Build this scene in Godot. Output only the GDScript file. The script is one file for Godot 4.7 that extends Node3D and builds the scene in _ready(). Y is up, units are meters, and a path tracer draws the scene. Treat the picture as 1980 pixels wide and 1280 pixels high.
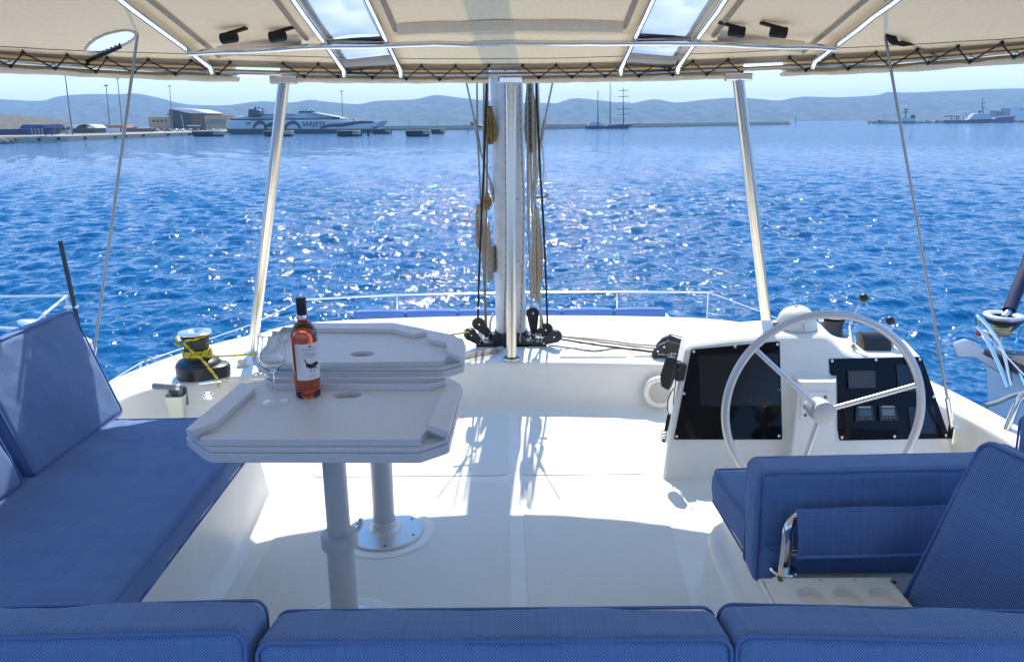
extends Node3D

var M := {}
var used := {}
var rng := RandomNumberGenerator.new()
var ripple := FastNoiseLite.new()
const SEA := -3.25


class MB:
	var v := PackedVector3Array()
	var n := PackedVector3Array()
	var uv := PackedVector2Array()
	var ix := PackedInt32Array()

	func add(p: Vector3, nn: Vector3, t := Vector2.ZERO) -> int:
		v.append(p)
		n.append(nn)
		uv.append(t)
		return v.size() - 1

	func tri(a: int, b: int, c: int) -> void:
		if (v[c] - v[a]).cross(v[b] - v[a]).dot(n[a] + n[b] + n[c]) < 0.0:
			ix.append_array([a, c, b])
		else:
			ix.append_array([a, b, c])

	# a flat polygon, fan from its first corner; outward is its normal
	func face(p: Array, outward: Vector3) -> void:
		var nn: Vector3 = (p[1] - p[0]).cross(p[2] - p[0]).normalized()
		if nn.dot(outward) < 0.0:
			nn = -nn
		var at := v.size()
		for k in p.size():
			add(p[k], nn, Vector2(k & 1, k >> 1))
		for k in range(1, p.size() - 1):
			tri(at, at + k, at + k + 1)

	# rows of points as one smooth sheet
	func grid(rows: Array, cu := false, cv := false, flip := false, us := 1.0, vs := 1.0) -> void:
		var nr := rows.size()
		var nc: int = rows[0].size()
		var at := v.size()
		var extra := 1 if cu else 0
		for i in nr:
			var up: PackedVector3Array = rows[(i + 1) % nr if cv else mini(i + 1, nr - 1)]
			var dn: PackedVector3Array = rows[(i + nr - 1) % nr if cv else maxi(i - 1, 0)]
			var me: PackedVector3Array = rows[i]
			for jj in nc + extra:
				var j := jj % nc
				var du: Vector3 = me[(j + 1) % nc if cu else mini(j + 1, nc - 1)] - me[(j + nc - 1) % nc if cu else maxi(j - 1, 0)]
				var dv: Vector3 = up[j] - dn[j]
				var nn := du.cross(dv)
				nn = nn.normalized() if nn.length_squared() > 1e-18 else Vector3.UP
				add(me[j], -nn if flip else nn, Vector2(us * jj / float(nc - 1 + extra), vs * i / float(maxi(nr - 1, 1))))
		var w := nc + extra
		for i in (nr if cv else nr - 1):
			var i2 := (i + 1) % nr
			for j in w - 1:
				var a := at + i * w + j
				var b := at + i2 * w + j
				tri(a, a + 1, b + 1)
				tri(a, b + 1, b)

	func tube(path: Array, radius, sides := 10, caps := true, around := TAU) -> void:
		var np := path.size()
		var at := v.size()
		var t0: Vector3 = (path[1] - path[0]).normalized()
		var x := t0.cross(Vector3.UP if absf(t0.y) < 0.9 else Vector3.RIGHT).normalized()
		var long := 0.0
		for i in np:
			var t: Vector3 = (path[mini(i + 1, np - 1)] - path[maxi(i - 1, 0)]).normalized()
			x = (x - t * x.dot(t)).normalized()
			var y := t.cross(x)
			var r: float = radius[i] if radius is Array else radius
			if i:
				long += path[i].distance_to(path[i - 1])
			for k in sides + 1:
				var a := TAU * k / sides
				var d := x * cos(a) + y * sin(a)
				add(path[i] + d * r, d, Vector2(k / float(sides), long))
		for i in np - 1:
			for k in sides:
				var a := at + i * (sides + 1) + k
				var b := a + sides + 1
				tri(a, a + 1, b + 1)
				tri(a, b + 1, b)
		if caps:
			for e in [0, np - 1]:
				var t: Vector3 = (path[0] - path[1] if e == 0 else path[np - 1] - path[np - 2]).normalized()
				var c := add(path[e], t)
				for k in sides + 1:
					add(v[at + e * (sides + 1) + k], t)
				for k in sides:
					tri(c, c + 1 + k, c + 2 + k)

	# profile of (radius, height) turned about the y axis of t; outward is to the right of the way the profile runs
	func lathe(profile: Array, t := Transform3D(), sides := 32) -> void:
		var at := v.size()
		var np := profile.size()
		for i in np:
			var d: Vector2 = profile[mini(i + 1, np - 1)] - profile[maxi(i - 1, 0)]
			var nn := Vector2(d.y, -d.x).normalized()
			var p: Vector2 = profile[i]
			for k in sides + 1:
				var a := TAU * k / sides
				add(t * Vector3(p.x * cos(a), p.y, p.x * sin(a)), (t.basis * Vector3(nn.x * cos(a), nn.y, nn.x * sin(a))).normalized(), Vector2(k / float(sides), i / float(np - 1)))
		for i in np - 1:
			for k in sides:
				var a := at + i * (sides + 1) + k
				var b := a + sides + 1
				if profile[i].x > 1e-6:
					tri(a, a + 1, b + 1)
				if profile[i + 1].x > 1e-6:
					tri(a, b + 1, b)

	# chamfered box
	func box(t: Transform3D, s: Vector3, c := 0.004) -> void:
		var h := s / 2.0
		c = minf(c, minf(h.x, minf(h.y, h.z)) * 0.6)
		var g := h - Vector3.ONE * c
		for ax in 3:
			var b := (ax + 1) % 3
			var d := (ax + 2) % 3
			for sg: float in [-1.0, 1.0]:
				var o := Vector3.ZERO
				o[ax] = sg
				var q := []
				for w: Vector2 in [Vector2(-1, -1), Vector2(1, -1), Vector2(1, 1), Vector2(-1, 1)]:
					var p := Vector3.ZERO
					p[ax] = h[ax] * sg
					p[b] = g[b] * w.x
					p[d] = g[d] * w.y
					q.append(t * p)
				face(q, t.basis * o)
				for s2: float in [-1.0, 1.0]:
					var o2 := o
					o2[b] = s2
					var e := []
					for k in 4:
						var p := Vector3.ZERO
						p[ax] = (h[ax] if k < 2 else g[ax]) * sg
						p[b] = (g[b] if k < 2 else h[b]) * s2
						p[d] = g[d] * (-1.0 if k == 0 or k == 3 else 1.0)
						e.append(t * p)
					face(e, t.basis * o2)
		for k in 8:
			var m := Vector3(1 if k & 1 else -1, 1 if k & 2 else -1, 1 if k & 4 else -1)
			face([t * (m * Vector3(h.x, g.y, g.z)), t * (m * Vector3(g.x, h.y, g.z)), t * (m * Vector3(g.x, g.y, h.z))], t.basis * m)

	# a polygon in t's xy plane, pushed out along z, edges bevelled
	func prism(poly: PackedVector2Array, t: Transform3D, depth: float, bevel := 0.003) -> void:
		if Geometry2D.is_polygon_clockwise(poly):
			poly.reverse()
		var np := poly.size()
		var inner := PackedVector2Array()
		for k in np:
			var a := (poly[k] - poly[(k + np - 1) % np]).normalized()
			var b := (poly[(k + 1) % np] - poly[k]).normalized()
			var m := (Vector2(-a.y, a.x) + Vector2(-b.y, b.x))
			m = m.normalized() / maxf(0.35, m.length() / 2.0)
			inner.append(poly[k] + m * bevel)
		var tri_ix := Geometry2D.triangulate_polygon(inner)
		for side in 2:
			var cn := t.basis.x.cross(t.basis.y).normalized()
			if cn.dot(t.basis.z) < 0.0:
				cn = -cn
			var nn := cn if side else -cn
			var z := depth if side else 0.0
			var at := v.size()
			for p in inner:
				add(t * Vector3(p.x, p.y, z), nn, p)
			for k in range(0, tri_ix.size(), 3):
				tri(at + tri_ix[k], at + tri_ix[k + 1], at + tri_ix[k + 2])
		var levels := [[inner, 0.0], [poly, bevel], [poly, depth - bevel], [inner, depth]]
		for l in 3:
			for k in np:
				var k2 := (k + 1) % np
				var e := poly[k2] - poly[k]
				var o := t.basis * Vector3(e.y, -e.x, 0) .normalized()
				o += t.basis.z * (l - 1) * 0.7
				var p0: PackedVector2Array = levels[l][0]
				var p1: PackedVector2Array = levels[l + 1][0]
				face([t * Vector3(p0[k].x, p0[k].y, levels[l][1]), t * Vector3(p0[k2].x, p0[k2].y, levels[l][1]), t * Vector3(p1[k2].x, p1[k2].y, levels[l + 1][1]), t * Vector3(p1[k].x, p1[k].y, levels[l + 1][1])], o)

	# rounded, slightly swollen block: the body of a cushion
	func pillow(s: Vector3, r: float, swell: float, noise: FastNoiseLite, shift: Vector3, rough := 0.003, step := 0.035, t := Transform3D()) -> void:
		var h := s / 2.0
		var coords := []
		for ax in 3:
			var c := PackedFloat32Array()
			for k in 5:
				c.append(-h[ax] + r * (1.0 - tan(PI / 4 * (1.0 - k / 4.0))))
			var m := maxi(2, int((s[ax] - 2 * r) / step))
			for k in range(1, m):
				c.append(-h[ax] + r + (s[ax] - 2 * r) * k / m)
			for k in 5:
				c.append(h[ax] - r * (1.0 - tan(PI / 4 * k / 4.0)))
			coords.append(c)
		var g := h - Vector3.ONE * r
		var off := func(p: Vector3) -> float:
			var q := Vector3(p.x / h.x, p.y / h.y, p.z / h.z)
			var b := Vector3(1 - q.x * q.x, 1 - q.y * q.y, 1 - q.z * q.z).clamp(Vector3.ZERO, Vector3.ONE)
			var o := swell * (b.x * b.y + b.y * b.z + b.x * b.z)
			return o + rough * noise.get_noise_3dv((p + shift) * 100.0)
		for ax in 3:
			var b := (ax + 1) % 3
			var d := (ax + 2) % 3
			for sg: float in [-1.0, 1.0]:
				var at := v.size()
				var cb: PackedFloat32Array = coords[b]
				var cd: PackedFloat32Array = coords[d]
				for i in cb.size():
					for j in cd.size():
						var q := Vector3.ZERO
						q[ax] = h[ax] * sg
						q[b] = cb[i]
						q[d] = cd[j]
						var inn := q.clamp(-g, g)
						var dir := (q - inn).normalized()
						var p := inn + dir * r
						var f0: float = off.call(p)
						var e := 0.006
						var gr := Vector3(off.call(p + Vector3(e, 0, 0)) - f0, off.call(p + Vector3(0, e, 0)) - f0, off.call(p + Vector3(0, 0, e)) - f0) / e
						gr -= dir * gr.dot(dir)
						add(t * (p + dir * f0), (t.basis * (dir - gr).normalized()).normalized(), Vector2(cb[i], cd[j]))
				for i in cb.size() - 1:
					for j in cd.size() - 1:
						var a := at + i * cd.size() + j
						tri(a, a + 1, a + cd.size() + 1)
						tri(a, a + cd.size() + 1, a + cd.size())

	func mesh() -> ArrayMesh:
		var arr := []
		arr.resize(Mesh.ARRAY_MAX)
		arr[Mesh.ARRAY_VERTEX] = v
		arr[Mesh.ARRAY_NORMAL] = n
		arr[Mesh.ARRAY_TEX_UV] = uv
		arr[Mesh.ARRAY_INDEX] = ix
		var m := ArrayMesh.new()
		m.add_surface_from_arrays(Mesh.PRIMITIVE_TRIANGLES, arr)
		return m


func numbered(called: String) -> String:
	used[called] = used.get(called, -1) + 1
	return called if used[called] == 0 else "%s_%03d" % [called, used[called]]


func part(parent: Node3D, called: String, mb, m: Material, label := "") -> MeshInstance3D:
	var o := MeshInstance3D.new()
	o.name = called
	o.mesh = mb.mesh() if mb is MB else mb
	o.material_override = m
	parent.add_child(o, true)
	if label:
		o.set_meta("label", label)
	return o


func thing(called: String, label: String, category: String, at := Vector3.ZERO, group := "") -> Node3D:
	var o := Node3D.new()
	o.name = numbered(called)
	add_child(o)
	o.position = at
	o.set_meta("label", label)
	o.set_meta("category", category)
	if group:
		o.set_meta("group", group)
	return o


# a thing that is one mesh
func single(called: String, mb, m: Material, label: String, category: String, group := "", at := Vector3.ZERO) -> MeshInstance3D:
	var o := part(self, numbered(called), mb, m, label)
	o.position = at
	o.set_meta("category", category)
	if group:
		o.set_meta("group", group)
	return o


func structure(called: String, mb = null, m: Material = null) -> Node3D:
	var o: Node3D
	if mb == null:
		o = Node3D.new()
		o.name = numbered(called)
		add_child(o)
	else:
		o = part(self, numbered(called), mb, m)
	o.set_meta("kind", "structure")
	return o


func lin(r: float, g: float, b: float, a := 1.0) -> Color:
	var c := Color(r, g, b).linear_to_srgb()
	c.a = a
	return c


func mat(called: String, c: Color, rough := 0.5, metal := 0.0) -> StandardMaterial3D:
	var m := StandardMaterial3D.new()
	m.resource_name = called
	m.albedo_color = c
	m.roughness = rough
	m.metallic = metal
	M[called] = m
	return m


func noise_tex(size: int, freq: float, octaves := 3, normal := 0.0, ramp: Gradient = null, type := FastNoiseLite.TYPE_SIMPLEX_SMOOTH, sd := 1) -> NoiseTexture2D:
	var f := FastNoiseLite.new()
	f.seed = sd
	f.noise_type = type
	f.frequency = freq
	f.fractal_octaves = octaves
	var t := NoiseTexture2D.new()
	t.width = size
	t.height = size
	t.seamless = true
	t.noise = f
	if normal > 0.0:
		t.as_normal_map = true
		t.bump_strength = normal
	if ramp:
		t.color_ramp = ramp
	return t


func ramp2(a: Color, b: Color) -> Gradient:
	var g := Gradient.new()
	g.set_color(0, a)
	g.set_color(1, b)
	return g


func triplanar(m: StandardMaterial3D, scale: float, world := false) -> void:
	m.uv1_triplanar = true
	m.uv1_world_triplanar = world
	m.uv1_scale = Vector3.ONE * scale


func spline(p: Array, per := 6, closed := false) -> Array:
	var out := []
	var np := p.size()
	for i in (np if closed else np - 1):
		var a = p[(i + np - 1) % np if closed else maxi(i - 1, 0)]
		var b = p[i]
		var c = p[(i + 1) % np]
		var d = p[(i + 2) % np if closed else mini(i + 2, np - 1)]
		for k in per:
			var t := k / float(per)
			out.append(0.5 * ((2.0 * b) + (c - a) * t + (2.0 * a - 5.0 * b + 4.0 * c - d) * t * t + (3.0 * b - a - 3.0 * c + d) * t * t * t))
	if not closed:
		out.append(p[np - 1])
	return out


func tube_mesh(path: Array, r, sides := 10, caps := true) -> MB:
	var m := MB.new()
	m.tube(path, r, sides, caps)
	return m


func lathe_mesh(profile: Array, t := Transform3D(), sides := 32) -> MB:
	var m := MB.new()
	m.lathe(profile, t, sides)
	return m


func box_mesh(at: Vector3, s: Vector3, c := 0.004, b := Basis()) -> MB:
	var m := MB.new()
	m.box(Transform3D(b, at), s, c)
	return m


# a basis whose y axis runs along d
func along(d: Vector3) -> Basis:
	var y := d.normalized()
	var x := y.cross(Vector3.FORWARD if absf(y.z) < 0.9 else Vector3.RIGHT).normalized()
	return Basis(x, y, x.cross(y))


func disc(at: Vector3, d: Vector3, r: float, h: float, c := 0.002, sides := 24) -> MB:
	return lathe_mesh([Vector2(0, 0), Vector2(r - c, 0), Vector2(r - c, 0), Vector2(r, c), Vector2(r, h - c), Vector2(r - c, h), Vector2(r - c, h), Vector2(0, h)], Transform3D(along(d), at), sides)


func round_rect(w: float, h: float, r: float, seg := 5) -> PackedVector2Array:
	var p := PackedVector2Array()
	for q in 4:
		var c := Vector2((w / 2 - r) * (1 if q == 0 or q == 3 else -1), (h / 2 - r) * (1 if q < 2 else -1))
		for k in seg + 1:
			var a := PI / 2 * (q + k / float(seg))
			p.append(c + Vector2(cos(a), sin(a)) * r)
	return p


func round_poly(src: PackedVector2Array, r: float, seg := 4) -> PackedVector2Array:
	var out := PackedVector2Array()
	var np := src.size()
	for k in np:
		var a := (src[(k + np - 1) % np] - src[k])
		var b := (src[(k + 1) % np] - src[k])
		var q := minf(r, minf(a.length(), b.length()) * 0.45)
		var p0 := src[k] + a.normalized() * q
		var p2 := src[k] + b.normalized() * q
		for s in seg + 1:
			var t := s / float(seg)
			out.append(p0 * (1 - t) * (1 - t) + src[k] * 2 * t * (1 - t) + p2 * t * t)
	return out


# plan (x, z) points to a horizontal prism from y0 up
func slab(mb: MB, pts: Array, y0: float, h: float, bevel := 0.003, round_by := 0.0) -> void:
	var p := PackedVector2Array()
	for q in pts:
		p.append(Vector2(q.x, q.z) if q is Vector3 else q)
	if round_by > 0.0:
		p = round_poly(p, round_by)
	mb.prism(p, Transform3D(Basis(Vector3(1, 0, 0), Vector3(0, 0, 1), Vector3(0, 1, 0)), Vector3(0, y0, 0)), h, bevel)


func lettering(parent: Node3D, called: String, words: String, t: Transform3D, height: float, m: Material, font := "Droid Sans", weight := 400, wide := 1.0) -> MeshInstance3D:
	var f := SystemFont.new()
	f.font_names = PackedStringArray([font])
	f.font_weight = weight
	var tm := TextMesh.new()
	tm.text = words
	tm.font = f
	tm.font_size = 64
	tm.pixel_size = height / 46.0
	tm.depth = height * 0.04
	var o := part(parent, called, tm, m)
	o.transform = t * Transform3D(Basis.from_scale(Vector3(wide, 1, 1)), Vector3.ZERO)
	return o


# fills the triangles of a line of type into a picture
func stamp(im: Image, words: String, cx: float, cy: float, height: float, c: Color, font := "Droid Serif") -> void:
	var f := SystemFont.new()
	f.font_names = PackedStringArray([font])
	var tm := TextMesh.new()
	tm.text = words
	tm.font = f
	tm.font_size = 64
	tm.pixel_size = height / 46.0
	tm.depth = 0.0
	var a := tm.get_mesh_arrays()
	var p: PackedVector3Array = a[Mesh.ARRAY_VERTEX]
	var ix: PackedInt32Array = a[Mesh.ARRAY_INDEX]
	for k in range(0, ix.size(), 3):
		fill_tri(im, Vector2(cx + p[ix[k]].x, cy - p[ix[k]].y), Vector2(cx + p[ix[k + 1]].x, cy - p[ix[k + 1]].y), Vector2(cx + p[ix[k + 2]].x, cy - p[ix[k + 2]].y), c)


func fill_tri(im: Image, a: Vector2, b: Vector2, c: Vector2, col: Color) -> void:
	var lo := a.min(b).min(c).floor()
	var hi := a.max(b).max(c).ceil()
	for y in range(maxi(0, int(lo.y)), mini(im.get_height(), int(hi.y) + 1)):
		for x in range(maxi(0, int(lo.x)), mini(im.get_width(), int(hi.x) + 1)):
			if Geometry2D.point_is_inside_triangle(Vector2(x + 0.5, y + 0.5), a, b, c):
				im.set_pixel(x, y, col)


func fill_poly(im: Image, pts: Array, col: Color) -> void:
	var p := PackedVector2Array(pts)
	var t := Geometry2D.triangulate_polygon(p)
	for k in range(0, t.size(), 3):
		fill_tri(im, p[t[k]], p[t[k + 1]], p[t[k + 2]], col)

func _ready() -> void:
	rng.seed = 7
	ripple.seed = 3
	ripple.frequency = 0.05
	var cam := Camera3D.new()
	cam.name = "camera"
	add_child(cam)
	cam.position = Vector3(0, 1.55, 0)
	cam.rotation_degrees = Vector3(-15.03, 0, -0.5)
	cam.fov = 46.21
	cam.near = 0.05
	cam.far = 30000.0
	cam.current = true
	var sky_mat := ProceduralSkyMaterial.new()
	sky_mat.sky_top_color = Color(0.37, 0.62, 0.90)
	sky_mat.sky_horizon_color = Color(0.86, 0.89, 0.95)
	sky_mat.sky_curve = 0.13
	sky_mat.ground_horizon_color = Color(0.55, 0.68, 0.80)
	sky_mat.ground_bottom_color = Color(0.06, 0.17, 0.32)
	sky_mat.sun_angle_max = 40.0
	sky_mat.sun_curve = 0.12
	var sky := Sky.new()
	sky.sky_material = sky_mat
	var env := Environment.new()
	env.background_mode = Environment.BG_SKY
	env.sky = sky
	env.background_energy_multiplier = 0.93
	env.tonemap_mode = Environment.TONE_MAPPER_LINEAR
	env.tonemap_exposure = 2.2
	env.sdfgi_enabled = true
	env.ssao_enabled = true
	env.ssil_enabled = true
	env.fog_enabled = true
	env.fog_density = 0.00015
	env.fog_light_color = Color(0.70, 0.87, 1.0)
	var we := WorldEnvironment.new()
	we.name = "world_environment"
	we.environment = env
	add_child(we)
	var sun := DirectionalLight3D.new()
	sun.name = "sun"
	sun.light_energy = 0.98
	sun.light_angular_distance = 0.5
	sun.light_color = Color(1.0, 0.955, 0.88)
	sun.shadow_enabled = true
	add_child(sun)
	# high ahead of the boat, a touch to starboard
	sun.look_at_from_position(Vector3.ZERO, -Vector3(0.045, 1.253, -1.0), Vector3.UP)
	make_materials()
	build_sea()
	build_hills()
	build_deck()
	build_canopy()
	build_seating()
	build_tables()
	build_helm()
	build_mast()
	build_port_side()
	build_rails()
	build_neighbours()
	build_harbour()
	build_ships()


func make_materials() -> void:
	var m := mat("gelcoat", lin(0.82, 0.81, 0.765), 0.28)
	m.roughness_texture = noise_tex(512, 0.012, 4, 0.0, ramp2(Color(0.8, 0.8, 0.8), Color(1, 1, 1)))
	m.roughness = 0.42
	m.albedo_texture = noise_tex(512, 0.02, 5, 0.0, ramp2(Color(0.975, 0.972, 0.965), Color(1, 1, 1)), FastNoiseLite.TYPE_SIMPLEX_SMOOTH, 5)
	triplanar(m, 0.9, true)
	m = mat("nonskid", lin(0.78, 0.77, 0.725), 0.62)
	m.albedo_texture = noise_tex(1024, 0.018, 5, 0.0, ramp2(Color(0.95, 0.945, 0.935), Color(1, 1, 1)), FastNoiseLite.TYPE_SIMPLEX_SMOOTH, 9)
	var rib := Image.create(256, 256, false, Image.FORMAT_RGB8)
	for y in 256:
		for x in 256:
			var k := 0.5 + 0.35 * sin(TAU * x / 8.0) + 0.15 * sin(TAU * y / 16.0 + (PI if (x / 8) % 2 else 0.0))
			rib.set_pixel(x, y, Color(k, k, k))
	m.heightmap_enabled = true
	m.heightmap_texture = ImageTexture.create_from_image(rib)
	m.heightmap_scale = 0.05
	triplanar(m, 5.0, true)
	# woven outdoor cloth: a basket weave with slubs
	var cloth := Image.create(480, 480, false, Image.FORMAT_RGB8)
	var relief := Image.create(480, 480, false, Image.FORMAT_RGB8)
	var warp := []
	var weft := []
	for k in 80:
		warp.append(rng.randf_range(-0.035, 0.035))
		weft.append(rng.randf_range(-0.035, 0.035))
	for y in 480:
		for x in 480:
			var cx := x / 6
			var cy := y / 6
			var over := (cx + cy) % 2 == 0
			var u := (x % 6 - 2.5) / 3.0
			var w := (y % 6 - 2.5) / 3.0
			var hgt := 1.0 - (u * u if over else w * w) * 0.75 - (w * w if over else u * u) * 0.25
			var tone := 0.80 + (float(warp[cx]) if over else float(weft[cy])) + (0.18 if over else -0.24) + rng.randf_range(-0.04, 0.04)
			cloth.set_pixel(x, y, Color(tone * 0.96, tone * 0.98, tone))
			relief.set_pixel(x, y, Color(hgt, hgt, hgt))
	m = mat("blue_cloth", lin(0.19, 0.335, 0.68), 0.85)
	m.albedo_texture = ImageTexture.create_from_image(cloth)
	m.heightmap_enabled = true
	m.heightmap_texture = ImageTexture.create_from_image(relief)
	m.heightmap_scale = 0.06
	m.rim_enabled = true
	m.rim = 0.25
	m.rim_tint = 0.6
	triplanar(m, 4.3)
	m = mat("blue_piping", lin(0.09, 0.165, 0.40), 0.8)
	m = mat("blue_vinyl", lin(0.13, 0.2, 0.52), 0.45)
	m = mat("canvas", lin(0.75, 0.68, 0.54), 0.85)
	m.albedo_texture = noise_tex(512, 0.05, 5, 0.0, ramp2(Color(0.945, 0.945, 0.945), Color(1, 1, 1)), FastNoiseLite.TYPE_SIMPLEX_SMOOTH, 21)
	triplanar(m, 1.7, true)
	m.backlight_enabled = true
	m.backlight = Color(0.56, 0.495, 0.385)
	m = mat("patch_canvas", lin(0.78, 0.71, 0.57), 0.85)
	m.backlight_enabled = true
	m.backlight = Color(0.44, 0.40, 0.32)
	m = mat("canvas_seam", lin(0.16, 0.14, 0.11), 0.9)
	m = mat("webbing", lin(0.012, 0.012, 0.013), 0.75)
	m = mat("black_cord", lin(0.014, 0.014, 0.016), 0.7)
	m = mat("clear_vinyl", Color(0.93, 0.96, 1.0, 0.16), 0.08)
	m.transparency = BaseMaterial3D.TRANSPARENCY_ALPHA
	m = mat("band_cloth", lin(0.30, 0.25, 0.18), 0.9)
	m = mat("zip_tape", lin(0.30, 0.27, 0.21), 0.8)
	m = mat("milky_vinyl", Color.WHITE, 0.3)
	m.albedo_texture = noise_tex(256, 0.006, 1, 0.0, ramp2(Color(0.60, 0.68, 0.80), Color(0.80, 0.84, 0.88)), FastNoiseLite.TYPE_SIMPLEX_SMOOTH, 88)
	triplanar(m, 2.2, true)
	m.backlight_enabled = true
	m.backlight = Color(1.0, 1.0, 1.0)
	m = mat("smoked_vinyl", lin(0.03, 0.028, 0.025), 0.25)
	m = mat("steel", lin(0.78, 0.765, 0.73), 0.13, 1.0)
	m.roughness_texture = noise_tex(256, 0.05, 4, 0.0, ramp2(Color(0.5, 0.5, 0.5), Color(1, 1, 1)), FastNoiseLite.TYPE_SIMPLEX_SMOOTH, 33)
	m.roughness = 0.2
	triplanar(m, 3.0)
	m = mat("post_steel", lin(0.80, 0.745, 0.63), 0.3, 1.0)
	m = mat("wire", lin(0.42, 0.41, 0.39), 0.42, 0.85)
	m = mat("mast_alloy", lin(0.72, 0.725, 0.725), 0.4, 0.08)
	m.albedo_texture = noise_tex(512, 0.02, 5, 0.0, ramp2(Color(0.88, 0.88, 0.88), Color(1, 1, 1)), FastNoiseLite.TYPE_SIMPLEX_SMOOTH, 41)
	triplanar(m, 1.2)
	m = mat("silver_alloy", lin(0.60, 0.61, 0.63), 0.36, 0.7)
	m = mat("silver_paint", lin(0.56, 0.565, 0.58), 0.38, 0.35)
	m = mat("black_plastic", lin(0.016, 0.016, 0.018), 0.38)
	m = mat("black_gloss", lin(0.0035, 0.0038, 0.006), 0.045)
	m.metallic_specular = 0.32
	m = mat("navy_glass", lin(0.006, 0.009, 0.02), 0.12)
	m = mat("lcd_blue", lin(0.055, 0.085, 0.135), 0.25)
	m = mat("lcd_grey", lin(0.13, 0.16, 0.17), 0.25)
	m = mat("white_print", lin(0.7, 0.7, 0.7), 0.6)
	m = mat("grey_print", lin(0.20, 0.20, 0.21), 0.6)
	m = mat("dim_print", lin(0.022, 0.022, 0.026), 0.4)
	m = mat("dark_grey", lin(0.045, 0.047, 0.05), 0.45)
	m = mat("grey_plastic", lin(0.14, 0.145, 0.15), 0.45)
	m = mat("white_plastic", lin(0.72, 0.705, 0.655), 0.35)
	m = mat("pocket_plastic", lin(0.60, 0.59, 0.47), 0.5)
	m = mat("clear_plastic", Color(0.95, 0.96, 0.97, 0.35), 0.12)
	m.transparency = BaseMaterial3D.TRANSPARENCY_ALPHA
	m = mat("clear_glass", Color(1, 1, 1, 0.0), 0.0)
	m.refraction_enabled = true
	m.refraction_scale = 0.05
	m = mat("thin_glass", Color(0.9, 0.93, 0.97, 0.14), 0.02)
	m.transparency = BaseMaterial3D.TRANSPARENCY_ALPHA
	m = mat("bottle_glass", Color(0.99, 0.97, 0.95, 0.0), 0.0)
	m.refraction_enabled = true
	m.refraction_scale = 0.05
	m = mat("rose_wine", lin(0.78, 0.14, 0.05, 0.0), 0.0)
	m.refraction_enabled = true
	m.refraction_scale = 0.034
	m = mat("black_foil", lin(0.008, 0.008, 0.01), 0.3)
	mat("screen_black", lin(0.002, 0.002, 0.0025), 0.2)
	mat("clutch_black", lin(0.014, 0.014, 0.015), 0.5)
	mat("winch_black", lin(0.010, 0.012, 0.02), 0.42)
	mat("winch_drum", lin(0.022, 0.022, 0.024), 0.5)
	m = mat("grille", Color.WHITE, 0.6)
	var holes := Image.create(32, 32, false, Image.FORMAT_RGB8)
	for y in 32:
		for x in 32:
			var dd := minf(Vector2(x - 15.5, y - 15.5).length(), Vector2(fposmod(x + 16, 32) - 15.5, fposmod(y + 16, 32) - 15.5).length())
			holes.set_pixel(x, y, Color(0.16, 0.16, 0.17) if dd < 7.5 else Color(0.84, 0.83, 0.80))
	m.albedo_texture = ImageTexture.create_from_image(holes)
	triplanar(m, 130.0)
	mat("canvas_plain", lin(0.58, 0.55, 0.45), 0.85)
	mat("rail_white", lin(0.62, 0.63, 0.64), 0.35)
	mat("yacht_hull", lin(0.50, 0.56, 0.62), 0.2)
	mat("dark_hall", lin(0.06, 0.05, 0.05), 0.85)
	mat("teal_glass", lin(0.10, 0.17, 0.19), 0.2)
	mat("mast_far", lin(0.20, 0.21, 0.22), 0.6)
	mat("far_wall", lin(0.26, 0.25, 0.25), 0.9)
	mat("ship_blue_grey", lin(0.055, 0.075, 0.14), 0.5)
	mat("lit_glass", lin(0.16, 0.2, 0.23), 0.2)
	m = mat("rubber_seam", lin(0.22, 0.22, 0.21), 0.7)
	m = mat("table_board", lin(0.60, 0.61, 0.645), 0.5)
	m.albedo_texture = noise_tex(1024, 0.035, 5, 0.0, ramp2(Color(0.965, 0.96, 0.96), Color(1, 1, 1)), FastNoiseLite.TYPE_SIMPLEX_SMOOTH, 51)
	m.roughness_texture = noise_tex(512, 0.03, 4, 0.0, ramp2(Color(0.6, 0.6, 0.6), Color(1, 1, 1)), FastNoiseLite.TYPE_SIMPLEX_SMOOTH, 52)
	triplanar(m, 1.4)
	m.roughness = 0.6
	for r in [["rope_black", lin(0.012, 0.014, 0.02), lin(0.03, 0.03, 0.04), 0.05], ["rope_grey", lin(0.42, 0.40, 0.34), lin(0.03, 0.03, 0.035), 0.16],
			["rope_red", lin(0.55, 0.50, 0.43), lin(0.33, 0.06, 0.04), 0.28], ["rope_beige", lin(0.62, 0.53, 0.38), lin(0.30, 0.24, 0.16), 0.2],
			["rope_gold", lin(0.40, 0.27, 0.09), lin(0.16, 0.10, 0.03), 0.25], ["rope_yellow", lin(0.72, 0.60, 0.02), lin(0.015, 0.015, 0.01), 0.24], ["rope_white", lin(0.62, 0.60, 0.55), lin(0.42, 0.40, 0.36), 0.2]]:
		var im := Image.create(24, 64, false, Image.FORMAT_RGB8)
		for y in 64:
			for x in 24:
				var braid := 0.85 + 0.15 * sin(TAU * (x / 6.0 + y / 8.0)) * sin(TAU * (x / 6.0 - y / 8.0))
				var fleck: bool = fposmod(y + x * 0.9, 32.0) < 32.0 * r[3] and (x / 4) % 2 == 0
				im.set_pixel(x, y, (r[2] if fleck else r[1]) * braid)
		m = mat(r[0], Color.WHITE, 0.8)
		m.albedo_texture = ImageTexture.create_from_image(im)
		m.uv1_scale = Vector3(1, 1 / 0.09, 1)
	m = mat("sea_water", lin(0.003, 0.082, 0.195), 0.06)
	m.metallic_specular = 0.30
	m.normal_enabled = true
	m.normal_texture = noise_tex(2048, 0.024, 5, 7.0, null, FastNoiseLite.TYPE_SIMPLEX_SMOOTH, 77)
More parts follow.
